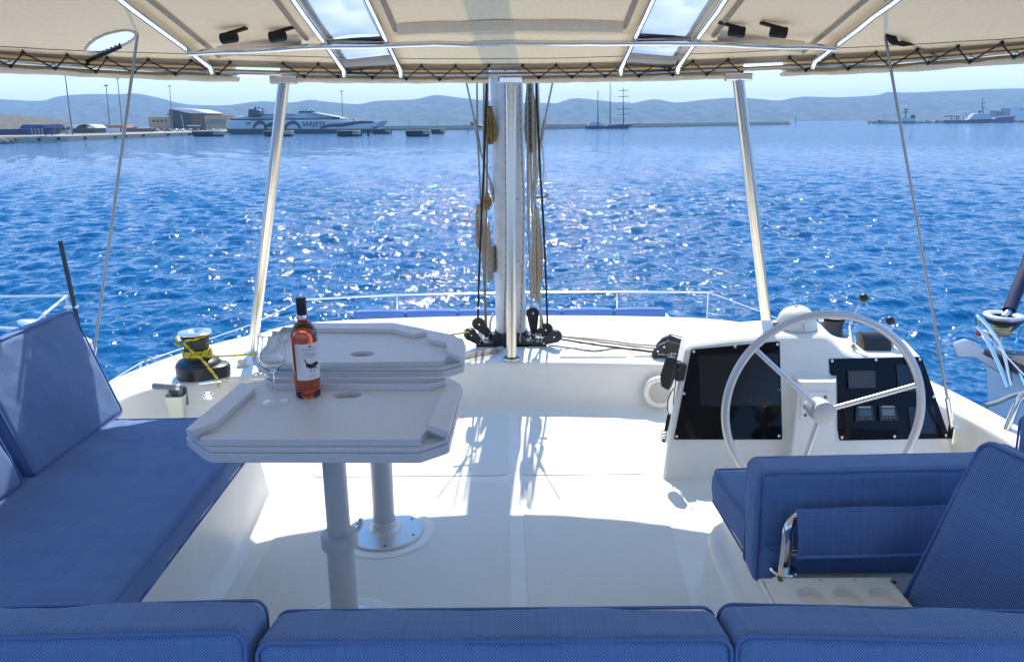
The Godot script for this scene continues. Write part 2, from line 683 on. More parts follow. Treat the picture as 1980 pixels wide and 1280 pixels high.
	m.normal_scale = 1.0
	triplanar(m, 1.0 / 19.0, true)
	m = mat("hill_scrub", Color.WHITE, 1.0)
	m.metallic_specular = 0.1
	var hg := Gradient.new()
	hg.set_color(0, lin(0.03, 0.036, 0.025))
	hg.set_color(1, lin(0.20, 0.18, 0.14))
	hg.add_point(0.5, lin(0.085, 0.082, 0.06))
	m.albedo_texture = noise_tex(1024, 0.02, 6, 0.0, hg, FastNoiseLite.TYPE_SIMPLEX_SMOOTH, 61)
	triplanar(m, 1.0 / 2400.0, true)
	m = mat("dry_scrub", Color.WHITE, 1.0)
	var dg := Gradient.new()
	dg.set_color(0, lin(0.02, 0.02, 0.01))
	dg.set_color(1, lin(0.24, 0.17, 0.08))
	dg.add_point(0.5, lin(0.10, 0.075, 0.035))
	m.albedo_texture = noise_tex(1024, 0.05, 5, 0.0, dg, FastNoiseLite.TYPE_SIMPLEX_SMOOTH, 62)
	triplanar(m, 1.0 / 420.0, true)
	m = mat("concrete", lin(0.46, 0.39, 0.29), 0.9)
	m.albedo_texture = noise_tex(512, 0.03, 5, 0.0, ramp2(Color(0.7, 0.7, 0.7), Color(1, 1, 1)), FastNoiseLite.TYPE_SIMPLEX_SMOOTH, 63)
	triplanar(m, 0.05, true)
	mat("dark_concrete", lin(0.13, 0.125, 0.12), 0.95)
	mat("tyre_black", lin(0.02, 0.02, 0.02), 0.8)
	mat("ship_white", lin(0.44, 0.46, 0.48), 0.4)
	mat("ship_grey", lin(0.22, 0.25, 0.28), 0.5)
	mat("ship_navy", lin(0.02, 0.035, 0.075), 0.4)
	mat("ship_dark", lin(0.03, 0.035, 0.045), 0.5)
	mat("ship_glass", lin(0.015, 0.02, 0.03), 0.15)
	mat("tan_wall", lin(0.42, 0.25, 0.13), 0.85)
	mat("brown_wall", lin(0.17, 0.10, 0.06), 0.85)
	mat("roof_sheet", lin(0.55, 0.58, 0.6), 0.4)
	mat("terracotta", lin(0.52, 0.19, 0.10), 0.8)
	mat("blue_shed", lin(0.02, 0.05, 0.17), 0.6)
	mat("white_wall", lin(0.62, 0.61, 0.58), 0.8)
	mat("car_paint_red", lin(0.22, 0.04, 0.03), 0.3)
	mat("bark", lin(0.09, 0.065, 0.045), 0.9)
	mat("leaf", lin(0.05, 0.065, 0.025), 0.8)
	mat("teak", lin(0.36, 0.25, 0.15), 0.7)
	mat("hull_white", lin(0.70, 0.71, 0.72), 0.25)
	mat("sail_navy", lin(0.012, 0.018, 0.05), 0.8)
	mat("brass", lin(0.45, 0.36, 0.12), 0.35, 0.8)
	mat("cyan_rope", lin(0.10, 0.40, 0.62), 0.7)
	mat("red_lens", lin(0.5, 0.02, 0.02), 0.2)
	mat("rock", lin(0.24, 0.20, 0.16), 0.95)


func build_sea() -> void:
	var waves := []
	for k in 30:
		var l := 0.17 * pow(1.092, k)  # 0.17 m to 2.2 m
		var a := deg_to_rad(78.0 + rng.randfn(0.0, 30.0))
		waves.append([TAU / l * cos(a), TAU / l * sin(a), rng.randf() * TAU, 0.0128 * pow(l, 0.85) * (1.2 if l < 0.9 else 1.0), l])
	var patch := FastNoiseLite.new()
	patch.seed = 12
	patch.frequency = 0.012
	patch.fractal_octaves = 3
	var angles := PackedFloat32Array()
	for k in 50:
		angles.append(lerpf(-180.0, -41.0, k / 50.0))
	for k in 720:
		angles.append(lerpf(-41.0, 41.0, k / 720.0))
	for k in 51:
		angles.append(lerpf(41.0, 180.0, k / 50.0))
	var nr := 880
	var na := angles.size()
	var vv := PackedVector3Array()
	var nn := PackedVector3Array()
	var ix := PackedInt32Array()
	vv.resize(nr * na)
	nn.resize(nr * na)
	for i in nr:
		var r := 8.0 * pow(800.0, i / float(nr - 1)) if i else 0.0
		var gap := r * log(800.0) / (nr - 1)
		var live := []
		for w in waves:
			var fade := clampf((float(w[4]) / maxf(gap, 0.02) - 1.2) / 1.5, 0.0, 1.0)
			if fade > 0.0 and r < 1500.0:
				live.append([w[0], w[1], w[2], float(w[3]) * fade])
		for j in na:
			var a := deg_to_rad(angles[j])
			var x := r * sin(a)
			var z := -r * cos(a)
			var y := 0.0
			var gx := 0.0
			var gz := 0.0
			if i > 3 and absf(angles[j]) < 43.0:
				var amp := 1.0 + 0.6 * patch.get_noise_2d(x * 0.45, z)
				for w in live:
					var ph: float = w[0] * x + w[1] * z + w[2]
					var s := sin(ph)
					var e: float = w[3] * amp
					y += e * (s + 0.22 * cos(2.0 * ph))
					var d := e * (cos(ph) - 0.44 * sin(2.0 * ph))
					gx += d * w[0]
					gz += d * w[1]
			vv[i * na + j] = Vector3(x, SEA + y, z)
			nn[i * na + j] = Vector3(-gx, 1.0, -gz).normalized()
	for i in nr - 1:
		for j in na - 1:
			var a := i * na + j
			var b := a + na
			ix.append_array([a, b + 1, a + 1, a, b, b + 1])
	var m := MB.new()
	m.v = vv
	m.n = nn
	m.uv.resize(nr * na)
	m.ix = ix
	structure("sea", m, M.sea_water)


func build_hills() -> void:
	var ridge := [Vector3(-6745.81, 170.035, -5600), Vector3(-4948.43, 206.414, -5600), Vector3(-3949.03, 204.899, -5600), Vector3(-3523.65, 187.65, -5600), Vector3(-3257.71, 175.143, -5600), Vector3(-3109.95, 204.726, -5600), Vector3(-2911.76, 216.739, -5600), Vector3(-2715.72, 215.101, -5600), Vector3(-2572.67, 217.322, -5600), Vector3(-2433.55, 188.808, -5600), Vector3(-2294.86, 153.353, -5600), Vector3(-2171.26, 138.568, -5600),
		Vector3(-1956.52, 136.768, -5600), Vector3(-1739.5, 159.005, -5600), Vector3(-1525.51, 150.346, -5600), Vector3(-1381.09, 166.299, -5600), Vector3(-1292.45, 155.263, -5600), Vector3(-1060.95, 136.143, -5600), Vector3(-916.615, 155.55, -5600), Vector3(-665.735, 163.744, -5600), Vector3(-514.581, 189.88, -5600), Vector3(-343.542, 171.333, -5600), Vector3(-147.198, 149.11, -5600), Vector3(49.6148, 133.719, -5600),
		Vector3(264.598, 131.918, -5600), Vector3(329.101, 131.378, -5600), Vector3(450.556, 161.266, -5600), Vector3(658.519, 142.367, -5600), Vector3(820.25, 123.825, -5600), Vector3(998.466, 149.822, -5600), Vector3(1153.43, 127.914, -5600), Vector3(1338.93, 143.542, -5600), Vector3(1545.86, 155.536, -5600), Vector3(1714.69, 147.263, -5600), Vector3(1862.42, 135.727, -5600), Vector3(2025.21, 158.385, -5600),
		Vector3(2269.11, 152.918, -5600), Vector3(2532.7, 164.423, -5600), Vector3(2616.24, 184.254, -5600), Vector3(2766.94, 179.578, -5600), Vector3(3087.15, 190.576, -5600), Vector3(3550.06, 200.369, -5600), Vector3(4161.46, 178.196, -5600), Vector3(5427.59, 119.646, -5600), Vector3(7242.95, 52.7645, -5600)]
	var top := spline(ridge, 12)
	var f := FastNoiseLite.new()
	f.seed = 5
	f.frequency = 0.0016
	f.fractal_octaves = 5
	f.fractal_type = FastNoiseLite.FRACTAL_RIDGED
	var rows := []
	for i in 44:
		var t := i / 34.0
		var row := PackedVector3Array()
		for p: Vector3 in top:
			var d := lerpf(3900.0, 5600.0, t)
			var x := p.x / 5600.0 * d
			var s := minf(t, 1.0)
			var y := lerpf(SEA - 3.0, p.y, pow(s, 1.25))
			if t > 1.0:
				y = p.y - (t - 1.0) * 500.0
			y += f.get_noise_2d(x, d) * 34.0 * sin(PI * clampf(s, 0.0, 1.0)) 
			row.append(Vector3(x, y, -d))
		rows.append(row)
	var m := MB.new()
	m.grid(rows, false, false, true)
	structure("hills", m, M.hill_scrub)

# plan outlines of the flybridge, port aft round the bow to starboard aft
func deck_lines() -> Array:
	var inner := [Vector3(-1.72, 0, 1.4), Vector3(-1.72, 0, -1.0), Vector3(-1.74, 0, -2.75), Vector3(-1.9, 0, -3.1), Vector3(-1.93, 0, -3.55), Vector3(-1.72, 0, -3.84), Vector3(-1.2, 0, -3.98), Vector3(-0.8, 0, -4.07), Vector3(0, 0, -4.13), Vector3(0.8, 0, -4.07), Vector3(1.5, 0, -3.98), Vector3(1.9, 0, -3.75), Vector3(2.02, 0, -3.3), Vector3(2.06, 0, -2.6), Vector3(2.06, 0, -1.0), Vector3(2.06, 0, 1.4)]
	var outer := [Vector3(-2.35, 0, 1.4), Vector3(-2.34, 0, -1.0), Vector3(-2.31, 0, -2.4), Vector3(-2.28, 0, -3.1), Vector3(-2.2, 0, -3.98), Vector3(-2.03, 0, -4.55), Vector3(-1.79, 0, -5.1), Vector3(-1.4, 0, -5.48), Vector3(0, 0, -5.62), Vector3(1.4, 0, -5.48), Vector3(1.79, 0, -5.1), Vector3(2.03, 0, -4.55), Vector3(2.2, 0, -3.98), Vector3(2.28, 0, -3.1), Vector3(2.34, 0, -1.0), Vector3(2.35, 0, 1.4)]
	return [spline(inner, 6), spline(outer, 6)]


func build_deck() -> void:
	var deck := structure("flybridge_deck")
	var lines := deck_lines()
	var inn: Array = lines[0]
	var out: Array = lines[1]
	var m := MB.new()
	# the well: floor edge, cove, wall, rounded lip
	var rows := []
	for p in [[0.10, 0.0], [0.06, 0.002], [0.03, 0.012], [0.012, 0.03], [0.004, 0.055], [-0.006, 0.12], [-0.014, 0.2], [-0.017, 0.228], [-0.021, 0.243], [-0.03, 0.253], [-0.045, 0.256]]:
		var row := PackedVector3Array()
		for k in inn.size():
			var to: Vector3 = (out[k] - inn[k]).normalized()
			row.append(inn[k] - to * p[0] + Vector3(0, p[1], 0))
		rows.append(row)
	m.grid(rows, false, false, true)
	part(deck, "cockpit_wall", m, M.gelcoat)
	# the coachroof from the lip to the raised rim at its edge, then over and down
	m = MB.new()
	rows = []
	for p in [[0.0, 0.256, 0.045], [0.1, 0.262, 0.0], [0.3, 0.27, 0.0], [0.55, 0.275, 0.0], [0.70, 0.265, 0.0], [0.80, 0.25, 0.0], [0.86, 0.242, 0.0], [0.865, 0.234, 0.0], [0.885, 0.234, 0.0], [0.89, 0.25, 0.0], [0.91, 0.262, 0.0], [0.95, 0.262, 0.0], [0.985, 0.245, 0.0], [1.0, 0.215, 0.0], [1.0, 0.16, 0.02], [1.0, -0.3, 0.10], [1.0, -1.2, 0.22]]:
		var row := PackedVector3Array()
		for k in inn.size():
			var to: Vector3 = (out[k] - inn[k]).normalized()
			var drop := -0.045 * smoothstep(0.5, 0.9, p[0]) - 0.04 * smoothstep(0.55, 1.0, p[0]) * smoothstep(4.4, 5.3, -out[k].z)
			row.append(inn[k].lerp(out[k], p[0]) + to * p[2] + Vector3(0, p[1] + drop, 0))
		rows.append(row)
	m.grid(rows, false, false, true)
	part(deck, "coachroof", m, M.gelcoat)
	m = MB.new()
	slab(m, [Vector2(-1.75, 1.4), Vector2(-1.75, -2.8), Vector2(-1.86, -3.1), Vector2(-1.9, -3.55), Vector2(-1.7, -3.8), Vector2(-0.8, -4.03), Vector2(0, -4.09), Vector2(0.8, -4.03), Vector2(1.5, -3.94), Vector2(1.86, -3.72), Vector2(1.99, -3.3), Vector2(2.03, -2.6), Vector2(2.03, 1.4)], -0.06, 0.06, 0.001)
	part(deck, "cockpit_floor", m, M.gelcoat)
	# moulded anti-slip fields with smooth channels between them
	for q in [[Vector2(-0.93, -3.235), Vector2(-0.025, -3.235), Vector2(-0.025, -4.0), Vector2(-0.80, -3.95), Vector2(-0.97, -3.85)], [Vector2(0.035, -3.235), Vector2(0.60, -3.235), Vector2(0.60, -3.95), Vector2(0.035, -4.0)],
			[Vector2(-0.93, -3.175), Vector2(-0.02, -3.175), Vector2(0.0, -0.4), Vector2(-0.93, -0.4)], [Vector2(0.04, -3.175), Vector2(0.655, -3.175), Vector2(0.60, -2.5), Vector2(0.535, -1.6), Vector2(0.535, -0.4), Vector2(0.06, -0.4)]]:
		m = MB.new()
		slab(m, q, 0.0008, 0.0026, 0.0012, 0.045)
		part(deck, "floor_panel", m, M.nonskid)
	part(deck, "floor_drain", disc(Vector3(-0.553, 0, -2.5576) + Vector3(0, 0.002, 0), Vector3.UP, 0.004, 0.0024, 0.0005, 10), M.black_plastic)
	# raised pads on the coachroof in front of the clutches
	for q in [[Vector3(0.2758, 0.27, -4.3292), Vector3(0.6592, 0.27, -4.3174), Vector3(0.6531, 0.27, -4.1937), Vector3(0.2653, 0.27, -4.2054)], [Vector3(0.7032, 0.27, -4.3696), Vector3(1.0588, 0.27, -4.3585), Vector3(1.021, 0.27, -4.1927), Vector3(0.6867, 0.27, -4.2028)]]:
		m = MB.new()
		slab(m, q, 0.245, 0.026, 0.006, 0.02)
		part(deck, "roof_pad", m, M.gelcoat)
	# bench plinth to port, its end face raked
	m = MB.new()
	var a := [Vector3(-1.04, 0.0, -3.03), Vector3(-1.04, 0.0, 1.4), Vector3(-0.99, 0.365, 1.4), Vector3(-0.99, 0.365, -2.76)]
	var foot := [Vector3(-1.0, 0.001, -3.09), Vector3(-1.0, 0.001, 1.4)]
	rows = []
	for t in [0.0, 0.03, 0.08, 0.16, 0.3, 0.5, 0.7, 0.9, 0.97, 1.0]:
		var r := PackedVector3Array()
		var flare := 0.05 * pow(1.0 - minf(t / 0.16, 1.0), 2.0)
		var lip := 0.012 * pow(maxf(0.0, (t - 0.9) / 0.1), 2.0)
		var p0: Vector3 = a[0].lerp(a[3], t) + Vector3(flare - lip, 0, -flare)
		var p1: Vector3 = a[1].lerp(a[2], t) + Vector3(flare - lip, 0, 0)
		for k in 13:
			r.append(p1.lerp(p0, k / 12.0))
		# round the corner to the end face
		for k in range(1, 6):
			var an := PI / 2 * k / 5.0
			r.append(p0 + Vector3(-0.03 * (1 - cos(an)) , 0, -0.03 * sin(an)))
		for k in range(1, 7):
			r.append(p0 + Vector3(-0.03 - 0.7 * k / 6.0, 0, -0.03))
		rows.append(r)
	m.grid(rows, false, false, false)
	m.face([Vector3(-1.0, 0.362, 1.4), Vector3(-1.0, 0.362, -2.78), Vector3(-1.72, 0.362, -2.78), Vector3(-1.72, 0.362, 1.4)], Vector3.UP)
	part(deck, "bench_plinth", m, M.gelcoat)
	# coaming behind the port bench
	m = MB.new()
	slab(m, [Vector2(-1.78, 1.4), Vector2(-1.78, -2.7), Vector2(-1.83, -2.84), Vector2(-1.95, -2.86), Vector2(-1.95, 1.4)], 0.2, 0.34, 0.02, 0.06)
	part(deck, "bench_coaming", m, M.gelcoat)
	# main deck and the two hulls below
	m = MB.new()
	slab(m, [Vector2(-3.45, 3.0), Vector2(-3.4, -6.0), Vector2(-3.0, -8.2), Vector2(-2.6, -9.9), Vector2(2.6, -9.9), Vector2(3.0, -8.2), Vector2(3.4, -6.0), Vector2(3.45, 3.0)], -1.4, 0.15, 0.02)
	part(deck, "main_deck", m, M.hull_white)
	m = MB.new()
	slab(m, [Vector2(-2.0, -5.5), Vector2(-1.9, -9.1), Vector2(1.9, -9.1), Vector2(2.0, -5.5)], -1.25, 0.58, 0.05)
	part(deck, "foredeck_lounge", m, M.gelcoat)
	for s: float in [-1.0, 1.0]:
		m = MB.new()
		rows = []
		for p in [[-1.3, 3.45, 1.0], [-2.2, 3.42, 0.97], [-3.9, 3.1, 0.9]]:
			var r := PackedVector3Array()
			for z in [3.0, 0.0, -3.0, -6.0, -8.2, -9.6, -10.3]:
				var w: float = [1.0, 1.0, 1.0, 0.985, 0.9, 0.82, 0.76][[3.0, 0.0, -3.0, -6.0, -8.2, -9.6, -10.3].find(z)]
				r.append(Vector3(s * p[1] * w, p[0], z * p[2]))
			for z in [-10.3, -9.6, -8.2, -6.0, -3.0, 0.0, 3.0]:
				var w: float = [0.74, 0.66, 0.58, 0.5, 0.5, 0.5, 0.5][[-10.3, -9.6, -8.2, -6.0, -3.0, 0.0, 3.0].find(z)]
				r.append(Vector3(s * p[1] * w, p[0], z * p[2]))
			rows.append(r)
		m.grid(rows, true, false, s < 0)
		part(deck, "hull", m, M.hull_white)

# how far forward the canopy reaches at x, and the height of its surface
func canopy_reach(x: float) -> float:
	var a := absf(x)
	if a < 1.55:
		return 4.25 - 0.235 * a * a
	var t := clampf((a - 1.55) / 0.52, 0.0, 1.0)
	return 3.6854 - 0.7285 * t * 0.52 - 1.05 * (1.0 - sqrt(1.0 - t * t * 0.998))


func canopy_edge(x: float) -> float:
	return 1.755


func canopy_height(x: float, d: float) -> float:
	var back := maxf(0.0, canopy_reach(x) - d)
	var rise := 0.236 * back if back < 1.4 else 0.3304 + 0.15 * (1.0 - exp(-(back - 1.4) * 1.3))
	var sag := ripple.get_noise_2d(x * 60.0, d * 60.0) * 0.006 * smoothstep(0.05, 0.3, back)
	return canopy_edge(x) + 0.066 + rise * (1.0 - pow(absf(x) / 2.072, 6.0)) + sag


func canopy_at(x: float, d: float, below := 0.0) -> Vector3:
	return Vector3(x, canopy_height(x, d) - below, -d)


func build_canopy() -> void:
	var t := thing("bimini_canopy", "beige fabric bimini canopy laced to a stainless steel frame overhead", "canopy", Vector3(0, 0, 0))
	# sheet, with openings for the vinyl strips and the hole where the port shroud comes through
	var xs := PackedFloat32Array()
	var x := -2.07
	while x < 2.071:
		xs.append(x)
		x += 0.0207
	var m := MB.new()
	var ds := []
	var back := 0.0
	while back < 5.6:
		ds.append(back)
		back += 0.02 if back < 1.5 else 0.12
	var ids := []
	for i in ds.size():
		var row := PackedInt32Array()
		for xx in xs:
			var d := canopy_reach(xx) - float(ds[i])
			var p := canopy_at(xx, d)
			var px := canopy_at(xx + 0.01, d)
			var pz := canopy_at(xx, d - 0.01)
			var nn := (px - p).cross(pz - p).normalized()
			row.append(m.add(p, nn if nn.y < 0 else -nn, Vector2(xx, d)))
		ids.append(row)
	for i in ds.size() - 1:
		for j in xs.size() - 1:
			var cx := (xs[j] + xs[j + 1]) / 2
			var d: float = canopy_reach(cx) - (float(ds[i]) + float(ds[i + 1])) / 2
			var hole := Vector2((cx + 1.605) / 0.115, (d - 3.315 + (cx + 1.605) * 0.3) / 0.07).length() < 1.0
			var strip := absf(absf(cx) - 0.685) < 0.105 and (d > 1.9 and d < 4.08)
			if hole or strip:
				continue
			m.tri(ids[i][j], ids[i][j + 1], ids[i + 1][j + 1])
			m.tri(ids[i][j], ids[i + 1][j + 1], ids[i + 1][j])
	part(t, "canopy_sheet", m, M.canvas)
	# doubled cloth along the forward edge, let in under the sheet
	m = MB.new()
	var rows := []
	for b in [0.0, 0.03, 0.06, 0.085]:
		var row := PackedVector3Array()
		for xx in xs:
			row.append(canopy_at(xx, canopy_reach(xx) - b, 0.006 - b * 0.02))
		rows.append(row)
	m.grid(rows)
	part(t, "edge_band", m, M.band_cloth)
	# the roll of cloth round the front tube, open where the posts meet it
	var edge := []
	var tube_path := []
	var k := -150
	while k <= 150:
		var xx := 2.07 * sin(k / 150.0 * PI / 2)
		var p := Vector3(xx, canopy_edge(xx) + 0.034, -canopy_reach(xx))
		edge.append(p)
		k += 1
	for side: float in [-1.0, 1.0]:
		var more := []
		for q in 24:
			more.append(Vector3(side * 2.071, canopy_edge(side * 2.07) + 0.034 + q * 0.004, -canopy_reach(2.07) + 0.02 + q * 0.15))
		if side < 0:
			more.reverse()
			edge = more + edge
		else:
			edge = edge + more
	var inward := []
	for i in edge.size():
		var tan_: Vector3 = edge[mini(i + 1, edge.size() - 1)] - edge[maxi(i - 1, 0)]
		inward.append(Vector3(-tan_.z, 0, tan_.x).normalized())
	part(t, "front_tube", tube_mesh(edge, 0.017, 10), M.steel)
	var spans := [[-9.0, -1.285], [-1.125, -0.105], [0.035, 1.13], [1.27, 9.0]]
	var hems := []
	for sp in spans:
		m = MB.new()
		rows = []
		var hem := []
		for i in edge.size():
			var p: Vector3 = edge[i]
			if p.x < sp[0] or p.x > sp[1]:
				continue
			var row := PackedVector3Array()
			var wob := ripple.get_noise_2d(p.x * 130.0, p.z * 130.0)
			var wide := ripple.get_noise_2d(p.x * 45.0 + 300.0, p.z * 45.0)
			for q in 19:
				var a := deg_to_rad(lerpf(-8.0, 238.0 + 14.0 * wob + 10.0 * wide, q / 18.0))
				var r := 0.0345 + 0.0045 * ripple.get_noise_3d(p.x * 160.0, q * 4.0, p.z * 90.0)
				var low := 0.012 * maxf(0.0, sin(a - PI / 2)) * (1.0 + wide)
				row.append(p - inward[i] * sin(a) * r + Vector3.UP * (cos(a) * r - low * 0.5))
			hem.append(row[18])
			rows.append(row)
		m.grid(rows, false, false, true)
		part(t, "edge_roll", m, M.canvas)
		hems.append(hem)
	var knot := tube_mesh([Vector3(0.006, 0.006, 0), Vector3(-0.004, -0.003, 0.003)], 0.0075, 7).mesh()
	# lacing between grommets in the sheet and the hem of the roll
	for hem: Array in hems:
		m = MB.new()
		var path := []
		var last := -1
		var up := true
		var gone := 0.0
		for i in range(1, hem.size()):
			gone += hem[i].distance_to(hem[i - 1])
			if gone < 0.078 and last >= 0:
				continue
			gone = 0.0
			last = i
			var p: Vector3 = hem[i]
			if up:
				var d := -p.z - 0.055
				p = canopy_at(clampf(p.x, -2.05, 2.05), minf(d, canopy_reach(p.x) - 0.075), 0.012)
				if absf(hem[i].x) > 2.03:
					p = hem[i] + Vector3(-signf(hem[i].x) * 0.075, 0.05, 0)
			else:
				p += Vector3(0, 0.004, 0.004)
			path.append(p)
			part(t, "grommet_knot", knot, M.black_cord).position = p
			up = not up
		if path.size() > 1:
			m.tube(path, 0.0037, 6)
			part(t, "lacing_cord", m, M.black_cord)
	# a stitched seam further back
	for sp in [[-2.0, -0.8], [-0.57, 0.57], [0.8, 2.0]]:
		var line := []
		for q in 60:
			var xx := lerpf(sp[0], sp[1], q / 59.0)
			line.append(canopy_at(xx, canopy_reach(xx) - 0.165, 0.0012))
		part(t, "seam", tube_mesh(line, 0.0016, 4), M.canvas_seam)
	# vinyl strips between the paired rails
	for s: float in [-1.0, 1.0]:
		for q in [[3.665, 1.9, "vinyl_window", M.milky_vinyl], [3.745, 3.665, "rolled_flap", M.smoked_vinyl], [3.925, 3.745, "vinyl_window", M.milky_vinyl], [4.085, 3.925, "rolled_flap", M.smoked_vinyl]]:
			m = MB.new()
			rows = []
			for i in 25:
				var d := lerpf(q[0] + 0.012, q[1] - 0.012, i / 24.0)
				var row := PackedVector3Array()
				for j in 9:
					var xx := s * 0.685 + lerpf(-0.125, 0.125, j / 8.0)
					var sag := 0.012 * sin(i * 0.9 + s) * sin(PI * j / 8.0) if q[2] == "vinyl_window" else 0.012 + 0.012 * sin(PI * i / 24.0)
					row.append(canopy_at(xx, d, 0.004 + sag))
				rows.append(row)
			m.grid(rows)
			part(t, q[2], m, q[3])
	# frame: six fore-and-aft rails, a cross rail
	for xx in [-1.37, -0.82, -0.55, 0.56, 0.83, 1.39]:
		var path := [Vector3(xx, canopy_edge(xx) + 0.03, -canopy_reach(xx) + 0.055)]
		for q in 26:
			var d := canopy_reach(xx) - 0.09 - q * 0.14
			path.append(canopy_at(xx, d, 0.026))
		part(t, "fore_and_aft_rail", tube_mesh(path, 0.0155, 12), M.steel)
	var cross := []
	for q in 41:
		var xx := lerpf(-1.37, 1.39, q / 40.0)
		cross.append(canopy_at(xx, 3.73 - 0.24 * (xx / 1.38) ** 2, 0.045))
	part(t, "cross_rail", tube_mesh(cross, 0.0125, 12), M.steel)
	# zip tapes along the removable panels
	for q in [[-1.31, 3.70, 1.5], [-0.90, 3.66, 1.5], [-0.50, 3.64, 1.5], [0.505, 3.64, 1.5], [0.905, 3.66, 1.5], [1.325, 3.70, 1.5]]:
		m = MB.new()
		rows = []
		for i in 20:
			var d := lerpf(q[1], q[2], i / 19.0)
			rows.append(PackedVector3Array([canopy_at(q[0] - 0.012, d, 0.006), canopy_at(q[0], d, 0.012), canopy_at(q[0] + 0.012, d, 0.006)]))
		m.grid(rows)
		part(t, "zip_tape", m, M.zip_tape)
	for q in [[-1.28, -0.92, 3.64], [-0.49, 0.495, 3.62], [0.92, 1.29, 3.64]]:
		m = MB.new()
		rows = []
		for i in 20:
			var xx := lerpf(q[0], q[1], i / 19.0)
			rows.append(PackedVector3Array([canopy_at(xx, q[2] - 0.05, 0.004), canopy_at(xx, q[2] - 0.012, 0.034), canopy_at(xx, q[2] + 0.003, 0.03), canopy_at(xx, q[2] + 0.006, 0.004)]))
		m.grid(rows, false, false, true)
		part(t, "panel_lip", m, M.canvas)
	# rolled straps with buckles hanging by the cross rail
	for q in [[Vector3(-1.1629, 1.8997, -3.42), 1.0], [Vector3(-0.9837, 1.9123, -3.5), 1.0], [Vector3(0.9639, 1.9149, -3.5), -1.0], [Vector3(1.1188, 1.9042, -3.43), -1.0]]:
		var at: Vector3 = q[0]
		m = MB.new()
		m.lathe([Vector2(0, -0.034), Vector2(0.02, -0.034), Vector2(0.023, -0.03), Vector2(0.023, 0.03), Vector2(0.02, 0.034), Vector2(0, 0.034)], Transform3D(along(Vector3(1, 0.12 * q[1], 0.1)), at), 14)
		m.box(Transform3D(Basis(Vector3(0, 0, 1), 0.25 * q[1]), at + Vector3(0.035 * q[1], 0.026, 0.0)), Vector3(0.09, 0.012, 0.03), 0.003)
		part(t, "rolled_strap", m, M.webbing)
	# hemmed hole round the port shroud
	var ring := []
	for j in 33:
		var a := TAU * j / 32.0
		var hx := cos(a) * 0.117
		ring.append(canopy_at(-1.605 + hx, 3.315 - hx * 0.3 + sin(a) * 0.072, 0.002))
	part(t, "hole_hem", tube_mesh(ring, 0.006, 6, false), M.canvas)
	# zip hanging across the port hole, cable tails through the starboard one
	var z := []
	for j in 9:
		z.append(Vector3(-1.77 + j * 0.024, 1.812 + 0.006 * j, -3.43 + j * 0.012))
	m = MB.new()
	m.tube(z, 0.009, 5)
	for j in 8:
		m.box(Transform3D(Basis(), Vector3(-1.75 + j * 0.024, 1.826 + 0.006 * j, -3.425 + j * 0.012)), Vector3(0.006, 0.014, 0.006), 0.001)
	part(t, "zip_tail", m, M.webbing)
	for q in 5:
		var o := q * 0.009
		part(t, "cable_tail", tube_mesh(spline([canopy_at(1.54 + o, 3.37, 0.0), canopy_at(1.57 + o, 3.37, 0.03), Vector3(1.66 + o, 1.86 - o * 0.3, -3.42), Vector3(1.79 + o, 1.815 - o * 0.3, -3.45), Vector3(1.9, 1.80, -3.36)], 5), 0.0055, 6), M.black_cord)
	# posts, extruded with grooves, on deck plates
	for q in [["port", Vector3(-1.0787, 1.7478, -3.88), Vector3(-1.5118, 0.267, -4.3202)], ["centre", Vector3(0.0059, 1.7559, -4.23), Vector3(-0.0043, 0.264, -4.1831)], ["starboard", Vector3(1.09, 1.7439, -3.88), Vector3(1.4714, 0.267, -4.2297)]]:
		var post := thing("canopy_post", {"port": "polished steel canopy post beside the winch with yellow rope", "centre": "polished steel canopy post standing before the mast", "starboard": "polished steel canopy post rising behind the steering wheel"}[q[0]], "post", q[2], "posts carrying the canopy")
		var top: Vector3 = q[1] - q[2]
		m = MB.new()
		var y := top.normalized()
		var sx := Vector3(1, 0, 0) - y * y.x
		sx = sx.normalized()
		var sz := sx.cross(y)
		rows = []
		for i in 2:
			var row := PackedVector3Array()
			for j in 48:
				var a := TAU * j / 48.0
				var c := cos(a)
				var s := sin(a)
				var rr := 1.0 - (0.10 if j % 12 == 0 or j % 12 == 3 else 0.0)
				row.append(y * (0.012 + i * (top.length() - 0.012)) + (sx * c * 0.0275 + sz * s * 0.022) * rr)
			rows.append(row)
		m.grid(rows, true, false, true)
		part(post, "extruded_tube", m, M.post_steel)
		part(post, "deck_plate", disc(Vector3(0, -0.004, 0), Vector3.UP, 0.05, 0.012, 0.004), M.steel)
		part(post, "top_bracket", box_mesh(top + Vector3(0, 0.008, 0.0), Vector3(0.13, 0.035, 0.045), 0.006), M.steel)

# a box cushion in its own axes: swollen cover and corded edges round its two broad faces (broad across y)
func cushion(called: String, label: String, s: Vector3, at: Transform3D, group: String, corner := 0.03, shift := Vector3.ZERO) -> Node3D:
	var t := thing(called, label, "cushion", Vector3.ZERO, group)
	t.transform = at
	var m := MB.new()
	m.pillow(s, corner, 0.005, ripple, shift, 0.0085)
	part(t, "cover", m, M.blue_cloth)
	for side: float in [-1.0, 1.0]:
		var path := []
		var e := corner * 0.3
		for p in round_rect(s.x - e * 2 + 0.008, s.z - e * 2 + 0.008, corner * 0.9, 6):
			path.append(Vector3(p.x, side * (s.y / 2 - e + 0.003), p.y))
		path.append(path[0])
		part(t, "piping", tube_mesh(path, 0.0036, 6, false), M.blue_piping)
	return t


# right-handed axes from the way the broad side faces and the way its length runs
func facing(normal: Vector3, long: Vector3, at: Vector3) -> Transform3D:
	var y := normal.normalized()
	var x := (long - y * long.dot(y)).normalized()
	return Transform3D(Basis(x, y, x.cross(y)), at)


